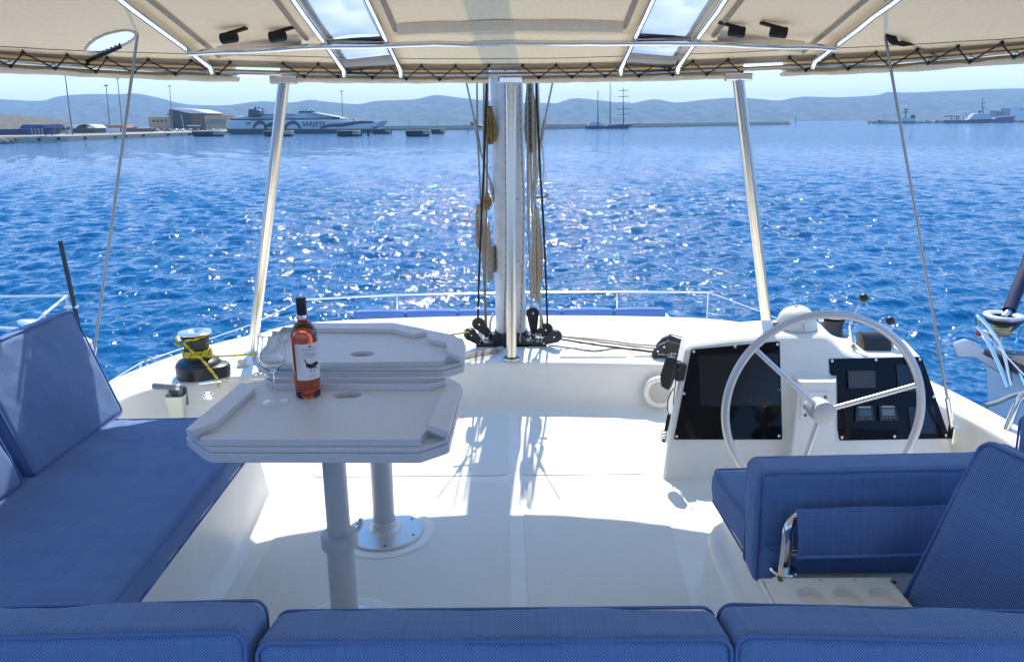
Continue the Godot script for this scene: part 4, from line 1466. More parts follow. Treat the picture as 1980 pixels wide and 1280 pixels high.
func build_helm() -> void:
	var o := Vector3(1.32, 0, -3.3)
	var t := thing("helm_console", "white helm console with two black instrument panels", "console", o)
	var outline := [Vector3(0.6671, -0.0212, -3.1711), Vector3(0.6759, 0.0271, -3.1914), Vector3(0.7227, 0.2712, -3.2939), Vector3(0.7949, 0.5399, -3.4068), Vector3(0.8193, 0.5573, -3.4141), Vector3(0.9719, 0.5759, -3.4219), Vector3(1.1625, 0.5898, -3.4277), Vector3(1.3525, 0.5927, -3.4289), Vector3(1.4284, 0.592, -3.4287), Vector3(1.4607, 0.5785, -3.423), Vector3(1.5182, 0.5209, -3.3988), Vector3(1.5598, 0.5074, -3.3931), Vector3(1.6776, 0.5021, -3.3909), Vector3(1.8619, 0.5006, -3.3903), Vector3(1.8842, 0.4851, -3.3837), Vector3(1.9043, 0.3912, -3.3443), Vector3(1.9672, 0.1543, -3.2448), Vector3(1.989, 0.0377, -3.1958), Vector3(1.9964, -0.0317, -3.1667)]
	var p := PackedVector2Array()
	for q: Vector3 in outline:
		var d := q - Vector3(1.3123, -0.0263, -3.169)
		p.append(Vector2(d.x, d.dot(FACE_U)))
	p = round_poly(p, 0.02, 3)
	var m := MB.new()
	m.prism(p, Transform3D(Basis(Vector3.RIGHT, FACE_U, Vector3(0.16, 0.07, -1)), Vector3(1.3123, -0.0263, -3.169) - o), 0.25, 0.010)
	part(t, "console_body", m, M.gelcoat)
	# steering pedestal standing out of the face
	m = MB.new()
	var a := [Vector3(1.2851, 0.4267, -3.3592), Vector3(1.4783, 0.4251, -3.3585), Vector3(1.4468, -0.0211, -3.1712), Vector3(1.2017, -0.0191, -3.172)]
	var b := [Vector3(1.2794, 0.4269, -3.278), Vector3(1.443, 0.4256, -3.2774), Vector3(1.4025, 0.0124, -3.1039), Vector3(1.2033, 0.014, -3.1045)]
	for k in 4:
		a[k] -= o
		b[k] -= o
	var inset := [b[0] + Vector3(0.006, 0, 0) - FACE_U * 0.006, b[1] - Vector3(0.006, 0, 0) - FACE_U * 0.006, b[2] - Vector3(0.006, 0, 0), b[3] + Vector3(0.006, 0, 0)]
	for k in 4:
		inset[k] += FACE_N * 0.006
	m.face(inset, FACE_N)
	for k in 4:
		var k2 := (k + 1) % 4
		var outw: Vector3 = (b[k] + b[k2]) / 2 - (b[0] + b[2]) / 2
		m.face([b[k], b[k2], a[k2], a[k]], outw)
		m.face([inset[k], inset[k2], b[k2], b[k]], outw + FACE_N * 0.02)
	part(t, "steering_pedestal", m, M.gelcoat)
	part(t, "bearing_plate", plate_at([Vector3(1.2855, 0.3847, -3.2526), Vector3(1.4117, 0.3837, -3.2522), Vector3(1.3995, 0.2744, -3.2063), Vector3(1.2693, 0.2754, -3.2067)], o, 0.004, 0.012), M.gelcoat)
	for q in [Vector3(1.3029, 0.3651, -3.239), Vector3(1.3876, 0.3644, -3.2387), Vector3(1.2935, 0.2917, -3.2081)]:
		part(t, "plate_screw", disc(q - o - FACE_N * 0.001, FACE_N, 0.0075, 0.003, 0.001, 14), M.grey_plastic)
	# black panels
	var left := part(t, "instrument_panel", plate_at([Vector3(0.8207, 0.54, -3.4057), Vector3(1.2275, 0.5719, -3.4191), Vector3(1.2145, 0.1607, -3.2464), Vector3(0.7252, 0.1646, -3.2481)], o, 0.004, 0.010), M.black_gloss)
	for q in [Vector3(0.8311, 0.5325, -3.3976), Vector3(1.0212, 0.5529, -3.4061), Vector3(1.2156, 0.5601, -3.4092), Vector3(0.7788, 0.3567, -3.3237), Vector3(1.2089, 0.3684, -3.3286), Vector3(0.7388, 0.1791, -3.2491), Vector3(0.9716, 0.1772, -3.2484), Vector3(1.1998, 0.1775, -3.2485)]:
		panel_screw(left, q - o)
	part(left, "chart_display", plate_at([Vector3(0.8493, 0.517, -3.3912), Vector3(1.2158, 0.5228, -3.3936), Vector3(1.2096, 0.3015, -3.3007), Vector3(0.8492, 0.3044, -3.3019)], o, 0.003, 0.008), M.screen_black)
	lettering(left, "lettering", "Raymarine", Transform3D(Basis(Vector3.RIGHT, FACE_U, FACE_N), Vector3(1.107, 0.3293, -3.3086) - o), 0.017, M.dim_print, "Droid Sans", 700)
	var right := part(t, "instrument_panel", plate_at([Vector3(1.4474, 0.4955, -3.387), Vector3(1.8732, 0.5008, -3.3893), Vector3(1.9694, 0.159, -3.2457), Vector3(1.4727, 0.1544, -3.2438), Vector3(1.4667, 0.2014, -3.2635), Vector3(1.4787, 0.4037, -3.3485), Vector3(1.4479, 0.4344, -3.3614)], o, 0.004, 0.008), M.black_gloss)
	for q in [Vector3(1.4614, 0.488, -3.3789), Vector3(1.6622, 0.4907, -3.38), Vector3(1.8628, 0.4913, -3.3803), Vector3(1.9125, 0.3346, -3.3145), Vector3(1.9541, 0.1736, -3.2469), Vector3(1.721, 0.1713, -3.2459), Vector3(1.4833, 0.1689, -3.2449)]:
		panel_screw(right, q - o)
	var ap := part(right, "switch_cover", plate_at([Vector3(1.5241, 0.444, -3.36), Vector3(1.649, 0.4452, -3.3605), Vector3(1.6458, 0.3736, -3.3304), Vector3(1.5236, 0.3724, -3.3299)], o, 0.014, 0.006), M.dark_grey)
	for g in [[Vector3(1.551, 0.2989, -3.299), Vector3(1.6282, 0.2983, -3.2988), Vector3(1.6304, 0.2361, -3.2727), Vector3(1.5439, 0.2347, -3.272), M.lcd_blue], [Vector3(1.6541, 0.3002, -3.2996), Vector3(1.7313, 0.2996, -3.2993), Vector3(1.7379, 0.2374, -3.2732), Vector3(1.6537, 0.2359, -3.2726), M.lcd_grey]]:
		var gauge := part(right, "engine_gauge", plate_at([g[0], g[1], g[2], g[3]], o, 0.012, 0.003), M.black_plastic)
		var c: Vector3 = (g[0] + g[1] + g[2] + g[3]) / 4 - o + FACE_N * 0.0122
		var w: float = (g[1] - g[0]).length()
		# screen, maker's name and four key symbols: all flush print on the gauge
		lettering(gauge, "lettering", "YANMAR", Transform3D(Basis(Vector3.RIGHT, FACE_U, FACE_N), c + FACE_U * 0.028 + FACE_N * 0.0002), 0.0068, M.white_print, "Droid Sans", 800, 1.4)
		m = MB.new()
		m.prism(round_rect(w * 0.74, 0.031, 0.002), Transform3D(Basis(Vector3.RIGHT, FACE_U, FACE_N), c + FACE_U * 0.003), 0.0008, 0.0002)
		part(gauge, "gauge_screen", m, g[4])
		for k in 4:
			m = MB.new()
			m.prism(round_rect(0.007 + 0.002 * (k % 2), 0.004, 0.001, 3), Transform3D(Basis(Vector3.RIGHT, FACE_U, FACE_N), c + FACE_U * -0.022 + Vector3((k - 1.5) * w * 0.22, 0, 0)), 0.0006, 0.0001)
			part(gauge, "key_symbol", m, M.grey_print)
	part(right, "pilot_display", plate_at([Vector3(1.75, 0.4682, -3.3707), Vector3(1.8655, 0.4672, -3.3703), Vector3(1.8746, 0.3565, -3.3238), Vector3(1.7503, 0.3575, -3.3242)], o, 0.006, 0.004), M.navy_glass)
	part(right, "blank_cover", plate_at([Vector3(1.7873, 0.2947, -3.2978), Vector3(1.9091, 0.2959, -3.2983), Vector3(1.913, 0.1825, -3.2507), Vector3(1.7943, 0.1834, -3.2511)], o, 0.005, 0.006), M.navy_glass)
	# wheel
	var hub := Vector3(1.2617, 0.4038, -2.955)
	var w := thing("steering_wheel", "large silver three-spoke steering wheel in front of the helm console", "steering wheel", hub)
	w.basis = Basis(Vector3.RIGHT, -0.07)
	var R := 0.397
	var ring := []
	for k in 97:
		ring.append(Vector3(cos(TAU * k / 96) * R, sin(TAU * k / 96) * R + 0.006, 0))
	part(w, "rim", tube_mesh(ring, 0.0168, 14, false), M.silver_paint)
	for an: float in [138.0, 16.0, 254.0]:
		var d := Vector3(cos(deg_to_rad(an)), sin(deg_to_rad(an)), 0)
		part(w, "spoke", tube_mesh([d * 0.03 + Vector3(0, 0, -0.01), d * (R - 0.01) + Vector3(0, 0.004, 0)], 0.0105, 12), M.silver_alloy)
	part(w, "hub_cap", lathe_mesh([Vector2(0.03, -0.075), Vector2(0.044, -0.07), Vector2(0.047, -0.06), Vector2(0.047, -0.038), Vector2(0.0445, -0.036), Vector2(0.0445, -0.033), Vector2(0.048, -0.031), Vector2(0.0485, 0.022), Vector2(0.045, 0.026), Vector2(0.0, 0.0265)], Transform3D(along(Vector3(0, 0, 1)), Vector3.ZERO), 40), M.silver_paint)
	part(w, "shaft", tube_mesh([Vector3(0, 0, -0.05), Vector3(0, -0.02, -0.16)], 0.022, 16), M.silver_paint)
	# white domed compass cover on the console top
	var c := Vector3(1.3551, 0.582, -3.56)
	var cp := thing("compass", "white domed compass with clear base ring on top of the console", "compass", c)
	part(cp, "clear_ring", lathe_mesh([Vector2(0.095, -0.022), Vector2(0.097, -0.018), Vector2(0.094, 0.02), Vector2(0.090, 0.022)], Transform3D(), 40), M.clear_plastic)
	part(cp, "inner_bowl", lathe_mesh([Vector2(0.0, -0.02), Vector2(0.088, -0.02), Vector2(0.085, 0.02)], Transform3D(), 36), M.white_plastic)
	m = MB.new()
	var rows := []
	for i in 15:
		var f := i / 14.0 * PI / 2
		var row := PackedVector3Array()
		for j in 40:
			var an := TAU * j / 40
			var r := 0.092 * pow(cos(f), 0.75)
			row.append(Vector3(cos(an) * r - 0.012 * sin(f), 0.021 + 0.098 * sin(f) * (1.0 + 0.06 * cos(an)), sin(an) * r))
		rows.append(row)
	m.grid(rows, true, false, false)
	part(cp, "hood", m, M.white_plastic)
	var seam := []
	for i in 15:
		var f := lerpf(0.06, PI - 0.06, i / 14.0)
		seam.append(Vector3(-0.012 * sin(f), 0.021 + 0.0985 * sin(f), cos(f) * 0.0935))
	part(cp, "hood_seam", tube_mesh(seam, 0.0012, 4, false), M.rubber_seam)
	part(cp, "side_knob", disc(Vector3(-0.09, 0.03, 0.0), Vector3(-1, 0.1, 0), 0.014, 0.022, 0.003, 16), M.grey_plastic)
	# engine controls
	c = Vector3(1.6993, 0.4852, -3.53)
	var th := thing("throttle_control", "black twin throttle control with two chrome levers and black knobs", "throttle", c)
	part(th, "mounting_plate", box_mesh(Vector3(0.0, 0.002, 0), Vector3(0.17, 0.014, 0.14), 0.004), M.black_plastic)
	m = MB.new()
	p = PackedVector2Array()
	for k in 13:
		var an := PI * k / 12
		p.append(Vector2(cos(an) * 0.062, 0.03 + sin(an) * 0.07))
	p.append(Vector2(-0.066, 0.006))
	p.append(Vector2(0.066, 0.006))
	m.prism(p, Transform3D(Basis(Vector3(0, 0, 1), Vector3.UP, Vector3(-1, 0, 0)), Vector3(0.075, 0, 0)), 0.13, 0.006)
	part(th, "housing", m, M.black_plastic)
	for lv in [[Vector3(-0.075, 0.052, 0.0), [Vector3(1.5965, 0.598, -3.53), Vector3(1.5961, 0.6257, -3.53), Vector3(1.6107, 0.6657, -3.54), Vector3(1.6397, 0.708, -3.55)], Vector3(1.6529, 0.7427, -3.55), "boss"], [Vector3(0.085, 0.052, 0.0), [Vector3(1.75, 0.5561, -3.53), Vector3(1.776, 0.5836, -3.54), Vector3(1.8062, 0.5958, -3.55), Vector3(1.805, 0.606, -3.55)], Vector3(1.7897, 0.6314, -3.55), "boss"]]:
		part(th, "pivot_boss", disc(lv[0] - Vector3(0.012 * signf(lv[0].x) * -1.0, 0, 0) * 0.0, Vector3(signf(lv[0].x), 0, 0), 0.028, 0.024, 0.004, 24), M.steel)
		var path := [lv[0] + Vector3(0.012 * signf(lv[0].x), 0, 0)]
		for q: Vector3 in lv[1]:
			path.append(q - c)
		var lever := part(th, "lever", tube_mesh(spline(path, 4), 0.0068, 10), M.steel)
		var kn: Vector3 = lv[2] - c
		m = MB.new()
		rows = []
		for i in 13:
			var f := lerpf(-PI / 2, PI / 2, i / 12.0)
			rows.append([0.0225 * cos(f), 0.0215 * sin(f)])
		var prof := []
		for r in rows:
			prof.append(Vector2(maxf(r[0], 0.0), r[1]))
		part(lever, "knob", lathe_mesh(prof, Transform3D(along(Vector3(0.25, 1, 0)), kn), 24), M.black_plastic)
	# starboard winch behind the console
	winch("winch", "black and chrome winch half hidden behind the top of the steering wheel", Vector3(1.8658, 0.262, -4.3608), 0.082, 0.2, "deck winches")
	# handset on the console's port side
	var v := Vector3(0.7281, 0.4464, -3.36)
	var ra := thing("radio_handset", "black radio handset with coiled cord hung on the console side", "radio", v)
	ra.scale = Vector3(0.86, 0.95, 0.86)
	m = MB.new()
	m.prism(round_poly(PackedVector2Array([Vector2(-0.030, 0.082), Vector2(0.018, 0.086), Vector2(0.03, 0.05), Vector2(0.022, -0.05), Vector2(0.014, -0.082), Vector2(-0.030, -0.075), Vector2(-0.045, -0.02)]), 0.014), Transform3D(Basis(Vector3.UP, -0.55) * Basis(Vector3(0, 0, 1), -0.13), Vector3(-0.005, 0, 0)), 0.042, 0.006)
	part(ra, "handset_body", m, M.black_plastic)
	part(ra, "hang_bracket", box_mesh(Vector3(0.045, 0.0, -0.012), Vector3(0.05, 0.09, 0.045), 0.005, Basis(Vector3(0, 0, 1), -0.15)), M.black_plastic)
	part(ra, "clip_ring", tube_mesh(spline([Vector3(0.0, 0.06, 0.05), Vector3(0.02, 0.075, 0.06), Vector3(0.04, 0.055, 0.05), Vector3(0.03, 0.03, 0.055), Vector3(0.01, 0.025, 0.05)], 5), 0.0028, 6), M.dark_grey)
	part(ra, "lead", tube_mesh(spline([Vector3(0.005, -0.07, 0.03), Vector3(-0.018, -0.12, 0.03), Vector3(-0.022, -0.17, 0.03), Vector3(-0.012, -0.205, 0.03), Vector3(0.005, -0.19, 0.03), Vector3(0.008, -0.12, 0.035), Vector3(0.012, -0.02, 0.045)], 6), 0.003, 6), M.black_cord)
	var coil := []
	for k in 260:
		var f := k / 259.0
		var an := f * TAU * 26
		var mid := Vector3(-0.012 - 0.022 * f, -0.205 - 0.14 * f, 0.03) if f < 0.6 else Vector3(-0.0252 - 0.022 * sin((f - 0.6) * 2.4), -0.289 - 0.055 * sin((f - 0.6) / 0.4 * PI), 0.03 + 0.01 * (f - 0.6))
		coil.append(mid + Vector3(cos(an) * 0.0085, 0, sin(an) * 0.0085))
	part(ra, "coiled_cord", tube_mesh(coil, 0.0022, 5), M.black_cord)
	# loudspeaker in the wall
	var sp := Vector3(0.8083, 0.1139, -4.02)
	var ls := thing("loudspeaker", "round white loudspeaker with perforated grille in the cockpit wall", "speaker", sp)
	var sb := along(Vector3(-0.08, 0.05, 1))
	ls.basis = sb
	part(ls, "bezel", lathe_mesh([Vector2(0.090, -0.012), Vector2(0.089, 0.006), Vector2(0.083, 0.011), Vector2(0.068, 0.010), Vector2(0.062, 0.006), Vector2(0.060, 0.002)], Transform3D(), 48), M.white_plastic)
	part(ls, "grille", lathe_mesh([Vector2(0.061, 0.003), Vector2(0.03, 0.006), Vector2(0.0, 0.007)], Transform3D(), 36), M.grille)
	# rope clutches on the roof
	var k := 0
	for q in [[Vector3(0.8723, 0.268, -4.1937), "black rope clutch nearest the radio, lettered in white", 0.0], [Vector3(0.9214, 0.268, -4.3374), "black rope clutch behind the lettered one, farther from the wheel", 0.0]]:
		var cl := thing("rope_clutch", q[1], "clutch", q[0], "rope clutches")
		cl.basis = Basis(Vector3.UP, 0.06)
		m = MB.new()
		m.prism(round_poly(PackedVector2Array([Vector2(-0.082, -0.004), Vector2(-0.08, 0.03), Vector2(-0.045, 0.068), Vector2(-0.015, 0.082), Vector2(0.01, 0.078), Vector2(0.085, 0.045), Vector2(0.085, -0.004)]), 0.008), Transform3D(Basis(), Vector3(0, 0, -0.017)), 0.034, 0.004)
		part(cl, "cheek", m, M.clutch_black)
		m = MB.new()
		m.prism(round_poly(PackedVector2Array([Vector2(-0.02, 0.075), Vector2(0.0, 0.092), Vector2(0.1, 0.06), Vector2(0.1, 0.045)]), 0.006), Transform3D(Basis(), Vector3(0, 0, -0.012)), 0.024, 0.003)
		part(cl, "lever", m, M.black_plastic)
		for r in [Vector3(-0.055, 0.036, 0.017), Vector3(-0.02, 0.06, 0.017)]:
			part(cl, "rivet", disc(r, Vector3(0, 0, 1), 0.0055, 0.002, 0.0008, 12), M.steel)
		if k == 0:
			lettering(cl, "lettering", "V-cam 814", Transform3D(Basis(), Vector3(-0.002, 0.018, 0.0175)), 0.0125, M.white_print, "Droid Sans", 700, 1.25)
		k += 1


func plate_at(pts: Array, o: Vector3, thick: float, round_by: float) -> MB:
	var base: Vector3 = pts[0] - o
	var p := PackedVector2Array()
	for q: Vector3 in pts:
		var d: Vector3 = q - pts[0]
		p.append(Vector2(d.x, d.dot(FACE_U)))
	p = round_poly(p, round_by)
	var m := MB.new()
	m.prism(p, Transform3D(Basis(Vector3.RIGHT, FACE_U, FACE_N), base), thick, minf(0.0015, thick * 0.3))
	return m


func panel_screw(parent: Node3D, at: Vector3) -> void:
	part(parent, "screw", lathe_mesh([Vector2(0.0068, -0.001), Vector2(0.0068, 0.001), Vector2(0.0055, 0.002), Vector2(0.0026, 0.002), Vector2(0.0024, 0.0005), Vector2(0.0, 0.0005)], Transform3D(along(FACE_N), at), 14), M.steel)


func winch(called: String, label: String, at: Vector3, r: float, h: float, group: String) -> Node3D:
	var t := thing(called, label, "winch", at, group)
	var k := r / 0.082
	part(t, "base_skirt", lathe_mesh([Vector2(1.30 * r, 0.0), Vector2(1.32 * r, 0.25 * h), Vector2(1.28 * r, 0.29 * h), Vector2(1.12 * r, 0.36 * h), Vector2(0.8 * r, 0.40 * h), Vector2(0.76 * r, 0.41 * h)], Transform3D(), 44), M.winch_black)
	part(t, "drum", lathe_mesh([Vector2(0.80 * r, 0.40 * h), Vector2(0.72 * r, 0.46 * h), Vector2(0.69 * r, 0.55 * h), Vector2(0.71 * r, 0.7 * h), Vector2(0.78 * r, 0.82 * h), Vector2(0.80 * r, 0.86 * h)], Transform3D(), 44), M.winch_drum)
	part(t, "jaw_ring", lathe_mesh([Vector2(0.6 * r, 0.85 * h), Vector2(0.84 * r, 0.855 * h), Vector2(0.86 * r, 0.87 * h), Vector2(0.70 * r, 0.89 * h), Vector2(0.70 * r, 0.92 * h), Vector2(0.88 * r, 0.935 * h)], Transform3D(), 44), M.black_plastic)
	part(t, "chrome_cap", lathe_mesh([Vector2(0.86 * r, 0.93 * h), Vector2(0.93 * r, 0.935 * h), Vector2(0.95 * r, 0.955 * h), Vector2(0.92 * r, 0.975 * h), Vector2(0.5 * r, 0.99 * h), Vector2(0.46 * r, 0.972 * h), Vector2(0.22 * r, 0.975 * h), Vector2(0.2 * r, 0.95 * h), Vector2(0.0, 0.95 * h)], Transform3D(), 44), M.steel)
	part(t, "stripper_arm", box_mesh(Vector3(-0.86 * r, 0.86 * h, 0.1 * r), Vector3(0.28 * r, 0.13 * h, 0.4 * r), 0.004), M.steel)
	return t

func rope(called: String, label: String, pts: Array, r: float, m: Material, category := "rope", group := "ropes at the mast") -> void:
	single(called, tube_mesh(spline(pts, 5), r, 7), m, label, category, group)


# several strands hung as one hank
func hank(label: String, top: Vector3, length: float, strands: int, spread: float, r: float, m: Material) -> void:
	var t := thing("rope_hank", label, "rope", top, "ropes at the mast")
	for k in strands:
		var x := (k - (strands - 1) / 2.0) * spread
		var l := length * rng.randf_range(0.8, 1.05)
		var z := rng.randf_range(-0.012, 0.012)
		part(t, "strand", tube_mesh(spline([Vector3(x * 0.3, 0, z), Vector3(x * 0.9, -l * 0.3, z + 0.006), Vector3(x * 1.15, -l * 0.7, z), Vector3(x, -l * 0.97, z), Vector3(x + spread * 0.5, -l, z), Vector3(x + spread * 0.95, -l * 0.96, z + 0.004), Vector3(x * 1.1 + spread * 0.7, -l * 0.5, z + 0.01), Vector3(x * 0.3, -0.01, z + 0.008)], 4), r, 6), m)
	part(t, "binding", tube_mesh([Vector3(-spread * strands * 0.4, -length * 0.22, 0.004), Vector3(spread * strands * 0.4, -length * 0.24, 0.004)], r * 2.6, 8), m)


func rope_block(label: String, head: Vector3, tail: Vector3) -> void:
	var t := thing("rope_block", label, "pulley", head, "black blocks at the mast foot")
	var d := tail - head
	var l := d.length()
	var y := d.normalized()
	var z := Vector3(0.15 * signf(d.x), 0.1, 1).normalized()
	z = (z - y * z.dot(y)).normalized()
	var b := Basis(y.cross(z), y, z)
	for s: float in [-1.0, 1.0]:
		var p := PackedVector2Array()
		for k in 13:
			var a := PI + PI * k / 12
			p.append(Vector2(cos(a), sin(a)) * 0.036)
		for k in 9:
			var a := PI * k / 8
			p.append(Vector2(0, l) + Vector2(cos(a), sin(a)) * 0.018)
		var m := MB.new()
		m.prism(p, Transform3D(b, b * Vector3(0, 0, s * 0.014 - 0.004)), 0.008, 0.002)
		var cheek := part(t, "cheek", m, M.black_plastic)
		if s > 0:
			for q in [[0.0, 0.0, 0.0055], [l - 0.004, 0.008, 0.0045], [l - 0.012, -0.009, 0.0045]]:
				part(cheek, "bolt", disc(b * Vector3(q[1], q[0], 0.0175), z, q[2], 0.003, 0.001, 12), M.steel)
	part(t, "sheave", lathe_mesh([Vector2(0.0, -0.009), Vector2(0.038, -0.009), Vector2(0.034, 0.0), Vector2(0.038, 0.009), Vector2(0.0, 0.009)], Transform3D(along(z), Vector3.ZERO), 28), M.winch_black)
	part(t, "shackle", tube_mesh(spline([d + b * Vector3(-0.012, 0.0, 0), d + b * Vector3(-0.012, 0.025, 0), d + b * Vector3(0, 0.036, 0), d + b * Vector3(0.012, 0.025, 0), d + b * Vector3(0.012, 0.0, 0)], 4), 0.0045, 7), M.steel)


func build_mast() -> void:
	var foot := Vector3(-0.005, 0.268, -4.61)
	var t := thing("mast", "tall grey aluminium mast rising behind the centre canopy post", "mast", foot)
	var m := MB.new()
	var rows := []
	for i in 41:
		var row := PackedVector3Array()
		var y := 0.055 + 15.5 * i / 40.0
		var shift := -0.010 * y
		for j in 56:
			var a := TAU * j / 56
			var groove := 1.0 - 0.035 * exp(-pow((a - PI * 0.5) / 0.09, 2.0))
			row.append(Vector3(cos(a) * 0.0935 * groove + shift, y, sin(a) * 0.14 * groove - 0.05 * y * 0.1))
		rows.append(row)
	m.grid(rows, true, false, false)
	part(t, "extrusion", m, M.mast_alloy)
	part(t, "mast_collar", lathe_mesh([Vector2(0.13, 0.0), Vector2(0.132, 0.03), Vector2(0.12, 0.058), Vector2(0.09, 0.062)], Transform3D(Basis.from_scale(Vector3(0.82, 1, 1.15)), Vector3.ZERO), 40), M.black_plastic)
	for k in 4:
		part(t, "track_screw", disc(Vector3(0.045 - 0.004 * k, 0.5 + 0.36 * k, 0.125), Vector3(0.3, 0, 1), 0.005, 0.003, 0.001, 8), M.dark_grey)
	# cleats on the mast's sides
	for q in [[Vector3(0.1422, 1.1283, -4.56), Vector3(0.2083, 1.1367, -4.56)], [Vector3(-0.1486, 1.5266, -4.56), Vector3(-0.216, 1.5414, -4.56)]]:
		var a: Vector3 = q[0] - foot
		var b: Vector3 = q[1] - foot
		part(t, "horn_cleat", tube_mesh(spline([a - (b - a) * 0.35, a.lerp(b, 0.3), b, b + Vector3(0, 0.012, 0)], 4), 0.0085, 8), M.grey_plastic)
	part(t, "winch_pad", box_mesh(Vector3(-0.1037, 0.7718, -4.56) - foot, Vector3(0.022, 0.16, 0.07), 0.008), M.grey_plastic)
	# black step with two sheaves and a raked foot
	var st := thing("mast_step", "black mast step with two round sheaves at the mast foot", "mast step", Vector3(-0.005, 0.258, -4.43))
	part(st, "step_plate", box_mesh(Vector3(0.0, 0.012, -0.14), Vector3(0.42, 0.028, 0.30), 0.006), M.black_plastic)
	m = MB.new()
	m.prism(round_poly(PackedVector2Array([Vector2(0.02, 0.0), Vector2(0.12, 0.0), Vector2(0.12, 0.012), Vector2(0.05, 0.085), Vector2(0.02, 0.09)]), 0.006), Transform3D(Basis(), Vector3(0, 0, -0.02)), 0.03, 0.004)
	part(st, "raked_foot", m, M.black_plastic)
	for x: float in [-0.078, -0.03]:
		var sh := part(st, "sheave", lathe_mesh([Vector2(0.0, -0.016), Vector2(0.04, -0.016), Vector2(0.034, -0.004), Vector2(0.034, 0.004), Vector2(0.04, 0.016), Vector2(0.024, 0.016), Vector2(0.023, 0.011), Vector2(0.014, 0.011), Vector2(0.013, 0.017), Vector2(0.0, 0.017)], Transform3D(along(Vector3(0.15, 0.1, 1)), Vector3(x, 0.05, 0.01)), 32), M.winch_black)
	for s: float in [-1.0, 1.0]:
		part(st, "anchor_bracket", box_mesh(Vector3(s * 0.15 + 0.01, 0.06, -0.03), Vector3(0.055, 0.04, 0.05), 0.012, Basis(Vector3(0, 0, 1), -s * 0.3)), M.steel)
	rope_block("black rope block left of the mast, the upper of the pair", Vector3(-0.1979, 0.4067, -4.43), Vector3(-0.1355, 0.3311, -4.45))
	rope_block("black rope block left of the mast, the lower and outermost", Vector3(-0.2453, 0.3575, -4.38), Vector3(-0.1935, 0.2985, -4.42))
	rope_block("black rope block right of the mast, the upper and hinder", Vector3(0.2063, 0.3603, -4.46), Vector3(0.1329, 0.3172, -4.48))
	rope_block("black rope block right of the mast, the lower and outermost", Vector3(0.2542, 0.3405, -4.38), Vector3(0.1832, 0.2951, -4.42))
	rope_block("small narrow black block hanging close to the mast's right side", Vector3(0.1258, 0.4372, -4.55), Vector3(0.1313, 0.3327, -4.53))
	# running rigging
	var z := 4.44
	rope("halyard", "grey fleck rope running straight down the mast front, left of the post", [Vector3(-0.0233, 1.9225, -4.46), Vector3(-0.0247, 1.515, -4.46), Vector3(-0.0263, 1.0869, -4.455), Vector3(-0.0329, 0.7293, -4.45), Vector3(-0.0415, 0.4844, -4.44), Vector3(-0.0463, 0.3163, -4.42)], 0.0055, M.rope_grey)
	rope("halyard", "white rope with red flecks down the mast front, right of the post", [Vector3(0.0497, 1.9219, -4.46), Vector3(0.0592, 1.5974, -4.46), Vector3(0.0663, 1.3172, -4.455), Vector3(0.0739, 1.0866, -4.45), Vector3(0.0666, 0.7891, -4.45), Vector3(0.0558, 0.4835, -4.44), Vector3(0.0454, 0.2932, -4.42)], 0.006, M.rope_red)
	rope("halyard", "black rope down the left side into the upper left block", [Vector3(-0.1208, 1.9489, -4.45), Vector3(-0.14, 1.4882, -4.45), Vector3(-0.1643, 1.0897, -4.44), Vector3(-0.1849, 0.7646, -4.43), Vector3(-0.2001, 0.4281, -4.42)], 0.0065, M.rope_black)
	rope("halyard", "black rope down the right side into the outermost right block", [Vector3(0.1365, 1.9468, -4.45), Vector3(0.1617, 1.3737, -4.44), Vector3(0.1791, 1.0878, -4.43), Vector3(0.1973, 0.7328, -4.42), Vector3(0.2101, 0.3642, -4.41)], 0.0065, M.rope_black)
	rope("halyard", "yellow and black fleck rope between the left black rope and the mast", [Vector3(-0.117, 1.9551, -4.52), Vector3(-0.1299, 1.4874, -4.5), Vector3(-0.1389, 1.1137, -4.49), Vector3(-0.1498, 0.7876, -4.47), Vector3(-0.1582, 0.4454, -4.45)], 0.0055, M.rope_gold)
	rope("halyard", "dull grey rope hanging outermost on the mast's left side", [Vector3(-0.1787, 1.9538, -4.5), Vector3(-0.1841, 1.544, -4.5), Vector3(-0.1758, 1.2018, -4.49), Vector3(-0.1696, 0.877, -4.48), Vector3(-0.1621, 0.6034, -4.47), Vector3(-0.1592, 0.4018, -4.46)], 0.0052, M.rope_grey)
	var labels := ["beige rope pressed to the mast's right side, first of three", "beige rope right of the mast, middle of three", "beige rope right of the mast, third and nearest the black one"]
	var paths := [[Vector3(0.0956, 1.9516, -4.5), Vector3(0.097, 1.5136, -4.5), Vector3(0.0986, 1.0812, -4.5), Vector3(0.1067, 0.7802, -4.5), Vector3(0.1194, 0.4909, -4.54)], [Vector3(0.1261, 1.9495, -4.48), Vector3(0.1284, 1.5135, -4.48), Vector3(0.1393, 1.0839, -4.47), Vector3(0.1569, 0.7257, -4.46), Vector3(0.1747, 0.3723, -4.44)], [Vector3(0.1443, 1.953, -4.52), Vector3(0.1467, 1.5131, -4.51), Vector3(0.1432, 1.0808, -4.5), Vector3(0.1667, 0.6604, -4.48), Vector3(0.1693, 0.3352, -4.46)]]
	for k in 3:
		rope("halyard", labels[k], paths[k], 0.006, M.rope_beige)
	rope("halyard", "beige rope slack behind the three on the mast's right side", [Vector3(0.1141, 1.9568, -4.56), Vector3(0.1159, 1.513, -4.56), Vector3(0.1238, 1.0758, -4.55), Vector3(0.1383, 0.7731, -4.54), Vector3(0.1563, 0.5878, -4.53), Vector3(0.1926, 0.3402, -4.5)], 0.0065, M.rope_beige)
